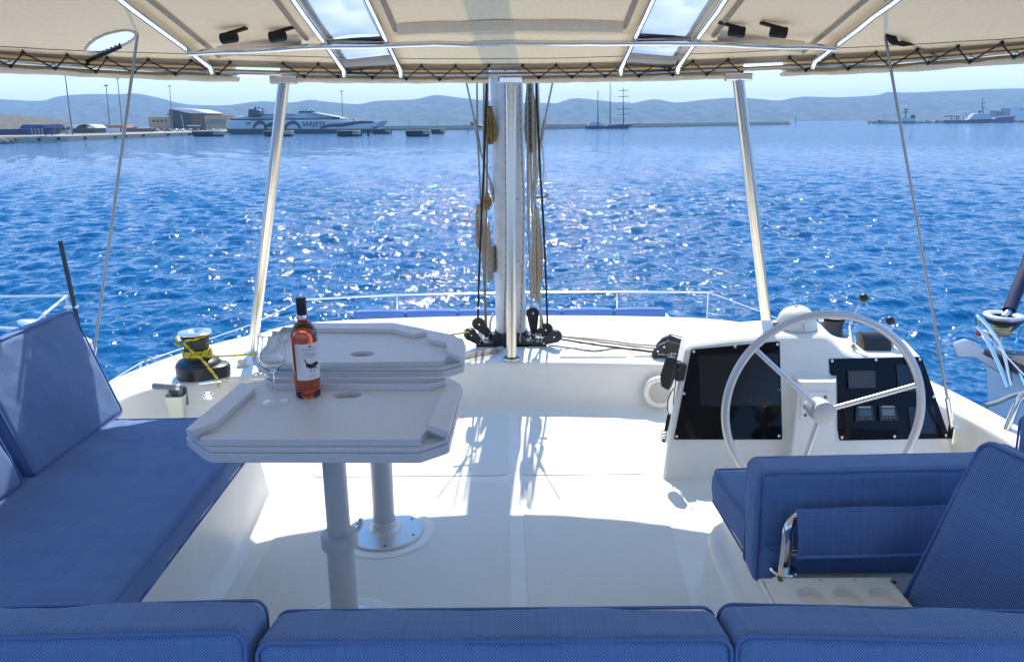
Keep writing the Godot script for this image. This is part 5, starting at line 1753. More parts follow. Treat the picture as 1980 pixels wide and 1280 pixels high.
	rope("halyard", "white rope close against the mast's right edge", [Vector3(0.1064, 1.9604, -4.6), Vector3(0.1074, 1.3683, -4.59), Vector3(0.106, 0.921, -4.58), Vector3(0.1141, 0.5797, -4.57), Vector3(0.1445, 0.2946, -4.55)], 0.006, M.rope_white)
	rope("halyard", "beige rope between the left black rope and the yellow fleck one", [Vector3(-0.1407, 1.958, -4.55), Vector3(-0.1516, 1.487, -4.54), Vector3(-0.1556, 1.0803, -4.53), Vector3(-0.1614, 0.7193, -4.51), Vector3(-0.1516, 0.3754, -4.5)], 0.006, M.rope_beige)
	rope("halyard", "thin pale line slanting down to the small narrow block", [Vector3(0.0964, 1.1374, -4.53), Vector3(0.1015, 0.8366, -4.53), Vector3(0.1134, 0.5861, -4.54), Vector3(0.1258, 0.4565, -4.55)], 0.004, M.rope_white)
	hank("golden brown hank of rope tied high on the mast's left side", Vector3(-0.1101, 1.6409, -4.5), 0.2, 6, 0.008, 0.0048, M.rope_gold)
	hank("small golden hank half way up the mast's left side", Vector3(-0.1345, 1.1623, -4.47), 0.09, 5, 0.007, 0.0045, M.rope_gold)
	hank("beige hank of cord hanging left of the left black rope", Vector3(-0.1862, 1.1004, -4.48), 0.26, 6, 0.007, 0.0042, M.rope_beige)
	hank("thin beige cord tail hanging beside the mast's left face", Vector3(-0.1292, 0.994, -4.5), 0.36, 3, 0.008, 0.004, M.rope_beige)
	hank("thick grey hank of rope high on the mast's right side", Vector3(0.1127, 1.791, -4.52), 0.40, 7, 0.008, 0.005, M.rope_grey)
	hank("beige hank of cord hanging between mast and right black rope", Vector3(0.1446, 1.086, -4.45), 0.52, 6, 0.009, 0.0045, M.rope_beige)
	rope("cord_loop", "loose pale loop of cord dangling right of the right black rope", [Vector3(0.1708, 1.0135, -4.44), Vector3(0.1974, 0.9927, -4.44), Vector3(0.2065, 0.9245, -4.44), Vector3(0.2216, 0.8796, -4.44), Vector3(0.2159, 0.8137, -4.44), Vector3(0.1891, 0.7837, -4.44), Vector3(0.171, 0.8351, -4.44), Vector3(0.1531, 0.8802, -4.44)], 0.003, M.rope_white)
	rope("cord_loop", "loose beige loop of cord standing out left at mid height", [Vector3(-0.1834, 1.0916, -4.48), Vector3(-0.2226, 1.0625, -4.48), Vector3(-0.2411, 1.0331, -4.48), Vector3(-0.2271, 0.9914, -4.48), Vector3(-0.2065, 0.9763, -4.48)], 0.003, M.rope_beige)
	rope("cord_loop", "lowest loose loop of cord right of the mast", [Vector3(0.1535, 0.7884, -4.45), Vector3(0.1746, 0.7274, -4.45), Vector3(0.1807, 0.6754, -4.45), Vector3(0.1565, 0.651, -4.45), Vector3(0.1415, 0.6819, -4.45)], 0.0028, M.rope_white)
	# lazy struts: wire, sleeve and fork
	for q in [["thin wire with a grey turnbuckle slanting in from the upper left", [Vector3(-0.2627, 1.8742, -4.5), Vector3(-0.2018, 1.5722, -4.52), Vector3(-0.1734, 1.4017, -4.53), Vector3(-0.1179, 1.2202, -4.55), Vector3(-0.0989, 1.1066, -4.56)]], ["thin wire with a grey turnbuckle slanting in from the upper right", [Vector3(0.2656, 1.8967, -4.5), Vector3(0.1964, 1.5689, -4.52), Vector3(0.1708, 1.4274, -4.53), Vector3(0.1568, 1.3114, -4.55), Vector3(0.1271, 1.1344, -4.56)]]]:
		var w := thing("rigging_wire", q[0], "wire", q[1][0], "wires at the mast")
		var p := []
		for v: Vector3 in q[1]:
			p.append(v - q[1][0])
		part(w, "upper_wire", tube_mesh([p[0], p[1]], 0.0055, 8), M.wire)
		part(w, "turnbuckle", tube_mesh([p[1], p[2]], 0.0105, 10), M.wire)
		part(w, "lower_wire", tube_mesh([p[2], p[3]], 0.006, 8), M.wire)
		part(w, "end_sleeve", tube_mesh([p[3], p[4]], 0.011, 10), M.wire)
	rope("conduit", "bent grey pipe standing off the mast's right side", [Vector3(0.151, 1.9556, -4.55), Vector3(0.1626, 1.6536, -4.55), Vector3(0.1774, 1.4841, -4.55), Vector3(0.1925, 1.3111, -4.55), Vector3(0.1867, 1.2234, -4.55), Vector3(0.1455, 1.1691, -4.57)], 0.0065, M.mast_alloy, "pipe")
	rope("conduit", "short white curved pipe at the foot of the mast", [Vector3(-0.109, 0.432, -4.58), Vector3(-0.1279, 0.3984, -4.56), Vector3(-0.1344, 0.3518, -4.54), Vector3(-0.1325, 0.2468, -4.52)], 0.008, M.white_plastic, "pipe")
	# lines led aft over the roof to the clutches
	rope("deck_line", "black line from the right block to the rope clutch", [Vector3(0.2664, 0.3246, -4.38), Vector3(0.5145, 0.285, -4.3673), Vector3(0.7122, 0.282, -4.2751), Vector3(0.8699, 0.29, -4.1713)], 0.0055, M.rope_black)
	rope("deck_line", "beige fleck line above the black one on the roof", [Vector3(0.2675, 0.3348, -4.4), Vector3(0.5231, 0.285, -4.4448), Vector3(0.7239, 0.282, -4.3494), Vector3(0.8859, 0.29, -4.253)], 0.0055, M.rope_beige)
	rope("deck_line", "second beige line beside it, running to the farther clutch", [Vector3(0.2414, 0.3162, -4.48), Vector3(0.5282, 0.285, -4.4903), Vector3(0.7307, 0.282, -4.3929), Vector3(0.9161, 0.29, -4.3158)], 0.0055, M.rope_beige)
	rope("deck_line", "slack grey fleck line lying in a curve on the roof", [Vector3(0.2196, 0.275, -4.4113), Vector3(0.361, 0.275, -4.3416), Vector3(0.4757, 0.275, -4.285), Vector3(0.6013, 0.275, -4.3341), Vector3(0.7476, 0.275, -4.3083)], 0.005, M.rope_grey)
	for k in 4:
		rope("deck_line", ["red fleck line on the roof, nearest the table", "red fleck line on the roof, second from the table", "pale line on the roof, third from the table", "pale line on the roof, fourth and nearest the mast step"][k], [Vector3(-0.0159, 0.28, -4.2728) + Vector3(-0.04, 0, -0.035 * k), Vector3(-0.1483, 0.276, -4.2284) + Vector3(0, 0, -0.03 * k), Vector3(-0.3746, 0.276, -4.116) + Vector3(0, 0, -0.02 * k), Vector3(-0.84, 0.276, -3.9978) + Vector3(0, 0, -0.015 * k), Vector3(-1.0708, 0.276, -3.9147) + Vector3(0, 0, -0.01 * k)], 0.0055, M.rope_red if k < 2 else M.rope_white)
	# main shrouds through the canopy
	for q in [["long thin grey shroud running up through the hole in the canopy", Vector3(-1.4976, 1.8613, -3.3), Vector3(-1.7373, 0.6622, -3.1)], ["thin grey shroud beside the helm, ending in a turnbuckle on deck", Vector3(1.5559, 1.8653, -3.4), Vector3(1.9183, 0.3615, -3.22)]]:
		var top: Vector3 = q[1]
		var low: Vector3 = q[2]
		var d := (top - low).normalized()
		var base := low - d * ((low.y - 0.2) / d.y)
		var w := thing("shroud", q[0], "wire", base, "shrouds")
		part(w, "wire_rope", tube_mesh([(low - base), top - base + d * 9.0], 0.0062, 8), M.wire)
		part(w, "swage", tube_mesh([d * maxf(0.02, (low - base).length() - 0.30), low - base], 0.0105, 10), M.steel)
		part(w, "turnbuckle", tube_mesh([-d * 0.02, d * maxf(0.02, (low - base).length() - 0.30)], 0.0085, 8), M.wire)
		part(w, "chain_plate", box_mesh(Vector3(0, -0.002, 0), Vector3(0.03, 0.08, 0.05), 0.004), M.steel)

func build_port_side() -> void:
	# port winch with its yellow sheet
	var at := Vector3(-1.6734, 0.258, -3.951)
	var w := winch("winch", "black winch wound with yellow rope on the port side", at, 0.089, 0.25, "deck winches")
	part(w, "oval_base", lathe_mesh([Vector2(0.075, 0.0), Vector2(0.078, 0.05), Vector2(0.07, 0.066), Vector2(0.0, 0.072)], Transform3D(Basis.from_scale(Vector3(1.15, 1, 1)), Vector3(0.075, 0, 0.0)), 32), M.winch_black)
	var path := []
	for k in 100:
		var f := k / 99.0
		var a := -f * TAU * 3.1 + 0.6
		path.append(at + Vector3(cos(a) * 0.0705, 0.113 + 0.034 * f, sin(a) * 0.0705))
	path.append_array(spline([path[-1], at + Vector3(-0.078, 0.175, 0.03), at + Vector3(-0.094, 0.205, 0.02), at + Vector3(-0.09, 0.22, -0.03), at + Vector3(0.0, 0.226, -0.066), at + Vector3(0.066, 0.226, -0.01), at + Vector3(0.035, 0.222, 0.068), at + Vector3(-0.02, 0.214, 0.076), at + Vector3(-0.024, 0.2, 0.084), at + Vector3(0.01, 0.165, 0.094), at + Vector3(0.06, 0.125, 0.105), at + Vector3(0.11, 0.07, 0.125), at + Vector3(0.145, 0.02, 0.135), at + Vector3(0.15, -0.02, 0.145)], 6))
	single("winch_sheet", tube_mesh(path, 0.0066, 8), M.rope_yellow, "yellow rope with black flecks wound round the port winch", "rope", "yellow lines")
	single("sheet_lead", tube_mesh(spline([at + Vector3(0.055, 0.118, 0.045), at + Vector3(0.15, 0.122, 0.05), Vector3(-1.3395, 0.4038, -3.85), Vector3(-0.96, 0.4074, -3.95), Vector3(-0.5967, 0.3959, -4.1), Vector3(-0.2469, 0.3755, -4.36)], 5), 0.0052, 8), M.rope_yellow, "yellow line led from the winch past the post to the mast", "rope", "yellow lines")
	# handle parked in its pocket
	var p := Vector3(-1.7035, 0.176, -3.7)
	var pk := thing("winch_handle_pocket", "cream plastic pocket on the cockpit wall beside the bench", "pocket", p)
	var m := MB.new()
	var rows := []
	for q in [[-0.085, 0.036, 0.026], [0.0, 0.040, 0.030], [0.05, 0.046, 0.036], [0.062, 0.05, 0.038], [0.062, 0.046, 0.034], [0.0, 0.036, 0.026]]:
		var row := PackedVector3Array()
		for c in round_rect(q[1] * 2, q[2] * 2, q[2] * 0.5, 4):
			row.append(Vector3(c.x, q[0], c.y))
		rows.append(row)
	m.grid(rows, true, false, true)
	part(pk, "pocket_shell", m, M.pocket_plastic)
	part(pk, "back_plate", box_mesh(Vector3(0.0, 0.045, -0.034), Vector3(0.094, 0.10, 0.008), 0.003), M.grey_plastic)
	for x: float in [-0.03, 0.036]:
		part(pk, "screw", disc(Vector3(x, 0.078, -0.031), Vector3(0, 0, 1), 0.006, 0.004, 0.001, 12), M.dark_grey)
	var h := thing("winch_crank", "dark grey winch handle sticking out of the cream pocket", "handle", p + Vector3(0.01, 0.05, 0.0))
	part(h, "crank_arm", box_mesh(Vector3(0.014, 0.0, 0.0), Vector3(0.024, 0.13, 0.016), 0.004, Basis(Vector3(0, 0, 1), -0.12)), M.grey_plastic)
	part(h, "hand_grip", lathe_mesh([Vector2(0.0, 0.0), Vector2(0.015, 0.0), Vector2(0.017, 0.005), Vector2(0.0145, 0.05), Vector2(0.0165, 0.11), Vector2(0.014, 0.118), Vector2(0.0, 0.12)], Transform3D(along(Vector3(-1, 0.10, 0.05)), Vector3(0.008, 0.055, 0.01)), 20), M.grey_plastic)
	part(h, "steel_ring", disc(Vector3(0.004, 0.0555, 0.01), Vector3(1, -0.1, 0), 0.017, 0.02, 0.003, 20), M.silver_alloy)
	# locker latch, bar and rope bag on the wall
	var lt := thing("locker_latch", "polished steel ring latch on the white locker wall", "latch", Vector3(-1.5707, 0.2043, -3.78))
	part(lt, "latch_plate", box_mesh(Vector3(0, 0.014, 0), Vector3(0.052, 0.018, 0.004), 0.002), M.steel)
	part(lt, "lift_disc", disc(Vector3(0.001, -0.008, -0.001), Vector3(0, 0, 1), 0.02, 0.006, 0.002), M.steel)
	var ring := []
	for k in 13:
		var a := PI + PI * k / 12
		ring.append(Vector3(cos(a) * 0.026, sin(a) * 0.026, 0.006))
	part(lt, "lift_ring", tube_mesh(ring, 0.004, 8), M.steel)
	for x: float in [-0.018, 0.018]:
		part(lt, "screw", disc(Vector3(x, 0.015, 0.002), Vector3(0, 0, 1), 0.0055, 0.002, 0.0008, 12), M.dark_grey)
	for q in [["short polished bar along the roof edge above the latch", Vector3(-1.6172, 0.2625, -3.8), Vector3(-1.5087, 0.2716, -3.82)], ["short polished bar on the roof edge behind the bottle", Vector3(-1.0727, 0.2685, -3.92), Vector3(-0.9176, 0.2601, -3.95)]]:
		var b := thing("bag_bar", q[0], "bar", q[1], "bars of the rope bags")
		var d: Vector3 = q[2] - q[1]
		part(b, "rod", tube_mesh([Vector3.ZERO, d], 0.011, 14), M.steel)
		for e: Vector3 in [Vector3.ZERO, d]:
			part(b, "end_stud", tube_mesh([e, e + Vector3(0, -0.024, -0.05)], 0.006, 8), M.steel)
	var bag := thing("rope_bag", "beige canvas rope bag hung along the wall behind the glass", "bag", Vector3(-1.173, 0.2511, -3.88))
	m = MB.new()
	rows = []
	for i in 7:
		var f := i / 6.0
		var row := PackedVector3Array()
		for j in 21:
			var u := j / 20.0
			row.append(Vector3(-1.4816, 0.2567, -3.83).lerp(Vector3(-0.9111, 0.2521, -3.93), u) - bag.position + Vector3(0, 0.012 - 0.17 * f, 0.018 * sin(PI * f) + 0.004 * sin(u * 17.0) - 0.02 * f))
		rows.append(row)
	m.grid(rows, false, false, true)
	part(bag, "front_panel", m, M.canvas_plain)
	part(bag, "top_hem", tube_mesh([Vector3(-1.481, 0.2623, -3.83) - bag.position, Vector3(-0.9108, 0.2579, -3.93) - bag.position], 0.007, 8), M.canvas_plain)
	var coil := thing("rope_coil", "tangled beige and black rope coil lying on the roof behind the glass", "rope", Vector3(-1.2092, 0.262, -4.0152), "yellow lines")
	coil.remove_meta("group")
	for k in 9:
		var c := Vector3(rng.randf_range(-0.16, 0.2), 0.012 + 0.008 * (k % 4), rng.randf_range(-0.02, 0.03))
		var loop := []
		var rx := rng.randf_range(0.05, 0.09)
		for j in 15:
			var a := TAU * j / 14
			loop.append(c + Vector3(cos(a) * rx, 0.006 * sin(a * 2 + k) + 0.004, sin(a) * 0.04))
		part(coil, "rope_turn", tube_mesh(loop, 0.0075, 7, false), [M.rope_beige, M.rope_red, M.rope_black, M.rope_gold][k % 4])
	# short moulded bracket at the foot of the port post
	single("lead_block", box_mesh(Vector3.ZERO, Vector3(0.06, 0.07, 0.06), 0.012, Basis(Vector3.UP, 0.3)), M.silver_paint, "grey lead block at the foot of the port canopy post", "block", "", Vector3(-1.4893, 0.2702, -4.1))


func build_rails() -> void:
	# guard rail round the bow, below the roof
	var t := thing("guard_rail", "slim steel guard rail running round the bow behind the roof", "railing", Vector3(0, -1.25, -9.3))
	var o := t.position
	var top := [Vector3(-3.3506, -0.5, -6.0714), Vector3(-3.3362, -0.5, -6.641), Vector3(-2.7606, -0.5, -8.0271), Vector3(-2.5323, -0.5, -9.1979), Vector3(-1.4271, -0.5, -9.4166), Vector3(-0.0281, -0.5, -9.4802), Vector3(1.3224, -0.5, -9.4856), Vector3(2.4408, -0.5, -9.4087), Vector3(2.7901, -0.5, -8.2883), Vector3(3.2115, -0.5, -6.4803)]
	var p := []
	for q: Vector3 in top:
		p.append(q - o)
	p.push_front(p[0] + Vector3(0.0, 0, 3.5))
	p.append(p[-1] + Vector3(0.3, 0, 3.0))
	for k in p.size() - 1:
		var wire: bool = k < 4 or k > 7
		part(t, "top_rail", tube_mesh([p[k], p[k + 1]], 0.005 if wire else 0.0125, 8), M.hull_white if wire else M.steel)
	for k in range(1, p.size() - 1):
		part(t, "stanchion", tube_mesh([p[k], Vector3(p[k].x, 0.0, p[k].z + 0.05)], 0.0125, 8), M.steel)
	part(t, "lashing", tube_mesh(spline([p[2] + Vector3(0.04, 0.0, 0), p[2] + Vector3(0.08, 0.05, 0), p[2] + Vector3(0.13, 0.02, 0), p[2] + Vector3(0.15, -0.06, 0), p[2] + Vector3(0.09, -0.1, 0), p[2] + Vector3(0.05, -0.02, 0)], 5), 0.009, 6), M.rope_beige)
	# sun pads on the foredeck
	var names := ["port end", "second from port", "third from port", "fourth from port", "second from starboard", "starboard end"]
	var x0 := -1.80
	for k in 6:
		var wd := 0.592
		var s := thing("sun_pad", "blue foredeck lounge cushion beyond the roof, " + ["at the far left", "second from the left", "just left of the mast", "just right of the mast", "second from the right", "at the far right"][k], "cushion", Vector3(x0 + wd * (k + 0.5), -0.655, -8.6), "sun pads on the foredeck")
		var m := MB.new()
		m.pillow(Vector3(wd - 0.012, 0.30, 0.11), 0.03, 0.012, ripple, Vector3(k, 0, 0), 0.006, 0.12)
		part(s, "cover", m, M.blue_cloth)
		var e := []
		for c in round_rect(wd - 0.02, 0.29, 0.03, 4):
			e.append(Vector3(c.x, c.y, 0.05))
		e.append(e[0])
		part(s, "piping", tube_mesh(e, 0.005, 5, false), M.blue_piping)
	# grab rail on the starboard side deck
	var g := thing("grab_rail", "polished steel hoop rail on the deck at the right picture edge", "railing", Vector3(2.1025, 0.2, -3.0892))
	part(g, "bent_tube", tube_mesh(spline([Vector3.ZERO, Vector3(0.03, 0.14, 0.0), Vector3(0.055, 0.215, 0.0), Vector3(0.10, 0.24, 0.02), Vector3(0.2, 0.25, 0.12), Vector3(0.3, 0.24, 0.4)], 6), 0.0165, 12), M.steel)
	part(g, "flange", disc(Vector3(0, -0.006, 0), Vector3.UP, 0.04, 0.012, 0.004), M.steel)


func build_neighbours() -> void:
	# the catamaran moored to port: bow corner with its rail and a black pole
	var z := 9.0
	var t := thing("moored_catamaran", "white bow of the catamaran moored to port, with rail and anchor beam", "boat", Vector3(-8.2, SEA, -8.5))
	var o := t.position
	var m := MB.new()
	var rows := []
	for q in [[0.35, 0.55, 0.0], [1.0, 0.8, 0.0], [1.62, 0.9, 0.0], [1.66, 0.84, 0.0], [1.66, 0.0, 0.0]]:
		var row := PackedVector3Array()
		for k in 13:
			var f := k / 12.0
			var half: float = q[1] * (1.0 - pow(f, 3.0) * 0.92)
			row.append(Vector3(half * 0.9 + 0.6, q[0], 5.0 - f * 7.9))
		for k in 13:
			var f := 1.0 - k / 12.0
			var half: float = q[1] * (1.0 - pow(f, 3.0) * 0.92)
			row.append(Vector3(-half * 0.9 + 0.6, q[0], 5.0 - f * 7.9))
		rows.append(row)
	m.grid(rows, true, false, false)
	part(t, "hull", m, M.hull_white)
	m = MB.new()
	slab(m, [Vector3(-6.8528, -1.0175, -10.4) - o, Vector3(-6.1089, -1.0095, -10.4) - o, Vector3(-5.6646, -0.9761, -9.6) - o, Vector3(-5.8893, -0.9741, -9.6) - o], Vector3(-6.1231, -1.0081, -10).y - o.y - 0.1, 0.1, 0.03)
	part(t, "bow_deck", m, M.hull_white)
	m = MB.new()
	slab(m, [Vector3(-6.9018, -0.5925, -8) - o, Vector3(-5.1435, -0.6429, -8) - o, Vector3(-4.809, -0.5987, -7.2) - o, Vector3(-6.2582, -0.5855, -7.2) - o], Vector3(-5.2098, -0.5795, -7.6).y - o.y - 0.25, 0.2, 0.04)
	part(t, "coachroof_edge", m, M.hull_white)
	var corner := Vector3(-5.287, -0.3931, -9)
	for q in [[Vector3(-7.6591, -0.3907, -9), corner, 0.016], [corner, Vector3(-4.7298, -0.2857, -7.6), 0.016], [Vector3(-4.7298, -0.2857, -7.6), Vector3(-4.8573, -0.6088, -6.6), 0.007], [corner, Vector3(-5.2967, -0.6903, -9), 0.018], [Vector3(-4.7298, -0.2857, -7.6), Vector3(-4.7321, -0.4584, -7.6), 0.02], [Vector3(-7.3542, -0.6845, -9), Vector3(-4.7443, -0.4366, -7.6), 0.012]]:
		part(t, "rail_tube", tube_mesh([q[0] - o, q[1] - o], q[2], 8), M.rail_white)
	var s := Vector3(-4.1699, -0.5156, -7.4)
	m = MB.new()
	slab(m, [s + Vector3(-0.3, 0, -0.1) - o, s + Vector3(-0.02, 0, -0.1) - o, s + Vector3(0.0, 0, 0.2) - o, s + Vector3(-0.3, 0, 0.2) - o], s.y - o.y - 0.12, 0.16, 0.04, 0.08)
	part(t, "bow_tip", m, M.hull_white)
	var b := Vector3(-5.0703, -0.6408, -8.7)
	var pole := thing("boat_pole", "slim black pole clamped upright to the neighbouring boat's rail", "pole", b)
	part(pole, "shaft", tube_mesh([Vector3(0.05, -0.12, 0), Vector3(-5.0802, 0.3082, -8.7) - b], 0.024, 10), M.black_plastic)
	part(pole, "clamp", box_mesh(Vector3(-5.0715, -0.4565, -8.7) - b, Vector3(0.17, 0.035, 0.04), 0.008), M.silver_alloy)
	# the yacht moored to starboard: bow, anchor, furled headsail
	var q0 := Vector3(4.8397, -0.7532, -7.6)
	var y := thing("moored_yacht", "white sailing yacht bow with teak deck moored to starboard", "boat", Vector3(q0.x + 0.6, SEA, q0.z + 2.5))
	o = y.position
	var stem := Vector3(4.7999, -0.7777, -7.5)
	var edge := []
	var deck_in := []
	var foot := []
	for k in 13:
		var f := k / 12.0
		var e := stem + Vector3(0.18 * f + 0.62 * pow(f, 1.1) * 0.9, 0.02 * f, 5.0 * f)
		e.x = stem.x + 1.15 * (1.0 - pow(1.0 - f, 1.8)) * 0.55
		edge.append(e - o)
		deck_in.append(e - o + Vector3(2.6 * minf(1.0, f * 1.6 + 0.02), 0.03, 0))
		foot.append(Vector3(e.x + 0.32 * (1.0 - f), SEA + 0.0, e.z + 0.55 * (1.0 - f)) - o)
	rows = []
	for k in 5:
		var row := PackedVector3Array()
		for j in 13:
			var mid: Vector3 = foot[j].lerp(edge[j], k / 4.0) + Vector3(-0.06 * sin(PI * k / 4.0), 0, 0)
			row.append(mid)
		rows.append(row)
	m = MB.new()
	m.grid(rows)
	part(y, "hull_side", m, M.yacht_hull)
	m = MB.new()
	m.grid([PackedVector3Array(edge), PackedVector3Array(deck_in)])
	part(y, "bow_deck", m, M.teak)
	var rim := []
	var rim2 := []
	for e: Vector3 in edge:
		rim.append(e + Vector3(0, 0.02, 0))
		rim2.append(e + Vector3(0.12, 0.035, 0.05))
	part(y, "toe_rail", tube_mesh(rim, 0.035, 8), M.hull_white)
	part(y, "side_deck_edge", tube_mesh(rim2, 0.05, 8), M.hull_white)
	# anchor in its roller
	var an := Vector3(4.5306, -0.7028, -7.35) - o
	m = MB.new()
	m.prism(round_poly(PackedVector2Array([Vector2(-0.16, 0.1), Vector2(-0.06, 0.16), Vector2(0.06, 0.12), Vector2(0.34, -0.1), Vector2(0.3, -0.16), Vector2(0.05, -0.02), Vector2(-0.1, -0.04)]), 0.03), Transform3D(Basis(Vector3.UP, -0.5), an), 0.06, 0.015)
	part(y, "anchor", m, M.silver_alloy)
	part(y, "anchor_shank", tube_mesh([an + Vector3(0.0, 0.05, 0.0), an + Vector3(0.5, 0.0, 0.45)], 0.035, 8), M.dark_grey)
	part(y, "bow_roller", box_mesh(an + Vector3(0.34, -0.02, 0.3), Vector3(0.2, 0.16, 0.5), 0.03), M.dark_grey)
	# bow rail with lamp
	part(y, "pulpit_tube", tube_mesh(spline([Vector3(4.7646, -0.9085, -7) - o, Vector3(4.7225, -0.6552, -7.1) - o, Vector3(4.6187, -0.4247, -7.2) - o, Vector3(4.5357, -0.3104, -7.3) - o, Vector3(4.5864, -0.362, -7.4) - o, Vector3(4.6698, -0.4628, -7.5) - o], 5), 0.02, 10), M.steel)
	part(y, "pulpit_tube", tube_mesh(spline([Vector3(4.5352, -0.409, -7.3) - o, Vector3(4.5616, -0.4758, -7.2) - o, Vector3(4.5954, -0.6747, -7) - o, Vector3(4.5989, -0.8633, -6.8) - o], 5), 0.02, 10), M.steel)
	part(y, "pulpit_tube", tube_mesh(spline([Vector3(4.9048, -0.5075, -7.4) - o, Vector3(5.0353, -0.4822, -7.5) - o, Vector3(5.2318, -0.4022, -7.6) - o, Vector3(5.6335, -0.4283, -7.8) - o], 5), 0.018, 10), M.dark_grey)
	part(y, "guard_wire", tube_mesh([Vector3(4.5918, -0.4513, -7.3) - o, Vector3(4.6926, -0.7699, -6.6) - o], 0.007, 6), M.rail_white)
	var lamp := part(y, "bow_lamp", box_mesh(Vector3(4.6016, -0.4828, -7.3) - o, Vector3(0.09, 0.075, 0.08), 0.015), M.white_plastic)
	part(lamp, "red_lens", box_mesh(Vector3(4.5353, -0.4661, -7.26) - o, Vector3(0.035, 0.05, 0.05), 0.01), M.red_lens)
	part(y, "bow_plate", box_mesh(Vector3(4.7861, -0.5011, -7.4) - o, Vector3(0.28, 0.03, 0.14), 0.01), M.teak)
	# furling gear
	var fu := Vector3(4.9114, -0.5186, -7.5)
	var r := thing("headsail_furler", "furled navy blue headsail on its drum at the yacht's bow", "sail", fu)
	part(r, "stay_fork", tube_mesh([Vector3(-0.06, -0.22, 0.05), Vector3(0.0, 0.0, 0)], 0.035, 10), M.silver_alloy)
	part(r, "brass_drum", lathe_mesh([Vector2(0.0, -0.03), Vector2(0.075, -0.03), Vector2(0.085, 0.0), Vector2(0.085, 0.09), Vector2(0.0, 0.1)], Transform3D(), 24), M.brass)
	part(r, "line_guard", lathe_mesh([Vector2(0.13, 0.09), Vector2(0.16, 0.12), Vector2(0.17, 0.14), Vector2(0.16, 0.13), Vector2(0.09, 0.11)], Transform3D(), 28), M.black_plastic)
	part(r, "guard_ring", lathe_mesh([Vector2(0.165, 0.14), Vector2(0.19, 0.165), Vector2(0.175, 0.185), Vector2(0.12, 0.18), Vector2(0.1, 0.165)], Transform3D(), 28), M.silver_alloy)
	var up := (Vector3(5.5865, 0.2665, -8.2) - Vector3(4.9808, -0.334, -7.55)).normalized()
	var s0 := Vector3(4.9763, -0.3713, -7.55) - fu
	part(r, "tack_swivel", tube_mesh([Vector3(0, 0.15, 0), s0 + up * 0.08], 0.03, 10), M.silver_alloy)
	m = MB.new()
	rows = []
	for i in 60:
		var row := PackedVector3Array()
		var x := up.cross(Vector3(0, 0, 1)).normalized()
		var zz := x.cross(up)
		for k in 16:
			var a := TAU * k / 16
			var rr := minf(0.055 + i * 0.004, 0.11) * (1.0 + 0.07 * sin(a * 2.0 + i * 1.1))
			row.append(s0 + up * (0.08 + i * 0.2) + (x * cos(a) + zz * sin(a)) * rr)
		rows.append(row)
	m.grid(rows, true, false, true)
	part(r, "rolled_sail", m, M.sail_navy)
	single("furling_line", tube_mesh(spline([fu + Vector3(0.17, 0.05, 0.05), Vector3(4.8712, -0.6346, -7.2), Vector3(4.7684, -0.7769, -6.9), Vector3(4.6582, -0.8434, -6.6)], 4), 0.012, 6), M.cyan_rope, "light blue line running aft from the furler drum", "rope")
	single("mooring_line", tube_mesh(spline([Vector3(4.0197, -0.8068, -6.2), Vector3(4.2586, -0.8549, -6.4), Vector3(4.522, -0.8668, -6.6), Vector3(4.8458, -0.9062, -6.8)], 4), 0.02, 7), M.rope_grey, "grey mooring rope crossing to the yacht's deck", "rope")

# an upright panel of the thing at o: outline in the picture's plane at its own distance, pushed back by depth
func upright(pts: Array, o: Vector3, depth: float, bevel := 0.05) -> MB:
	var p := PackedVector2Array()
	var z: float = pts[0].z - o.z
	for q: Vector3 in pts:
		p.append(Vector2(q.x - o.x, q.y - o.y))
	var m := MB.new()
	m.prism(p, Transform3D(Basis(), Vector3(0, 0, z - depth)), depth, bevel)
	return m


func block(a: Vector3, b: Vector3, o: Vector3, depth: float, bevel := 0.05) -> MB:
	return upright([Vector3(a.x, a.y, a.z), Vector3(b.x, a.y, a.z), Vector3(b.x, b.y, a.z), Vector3(a.x, b.y, a.z)], o, depth, bevel)


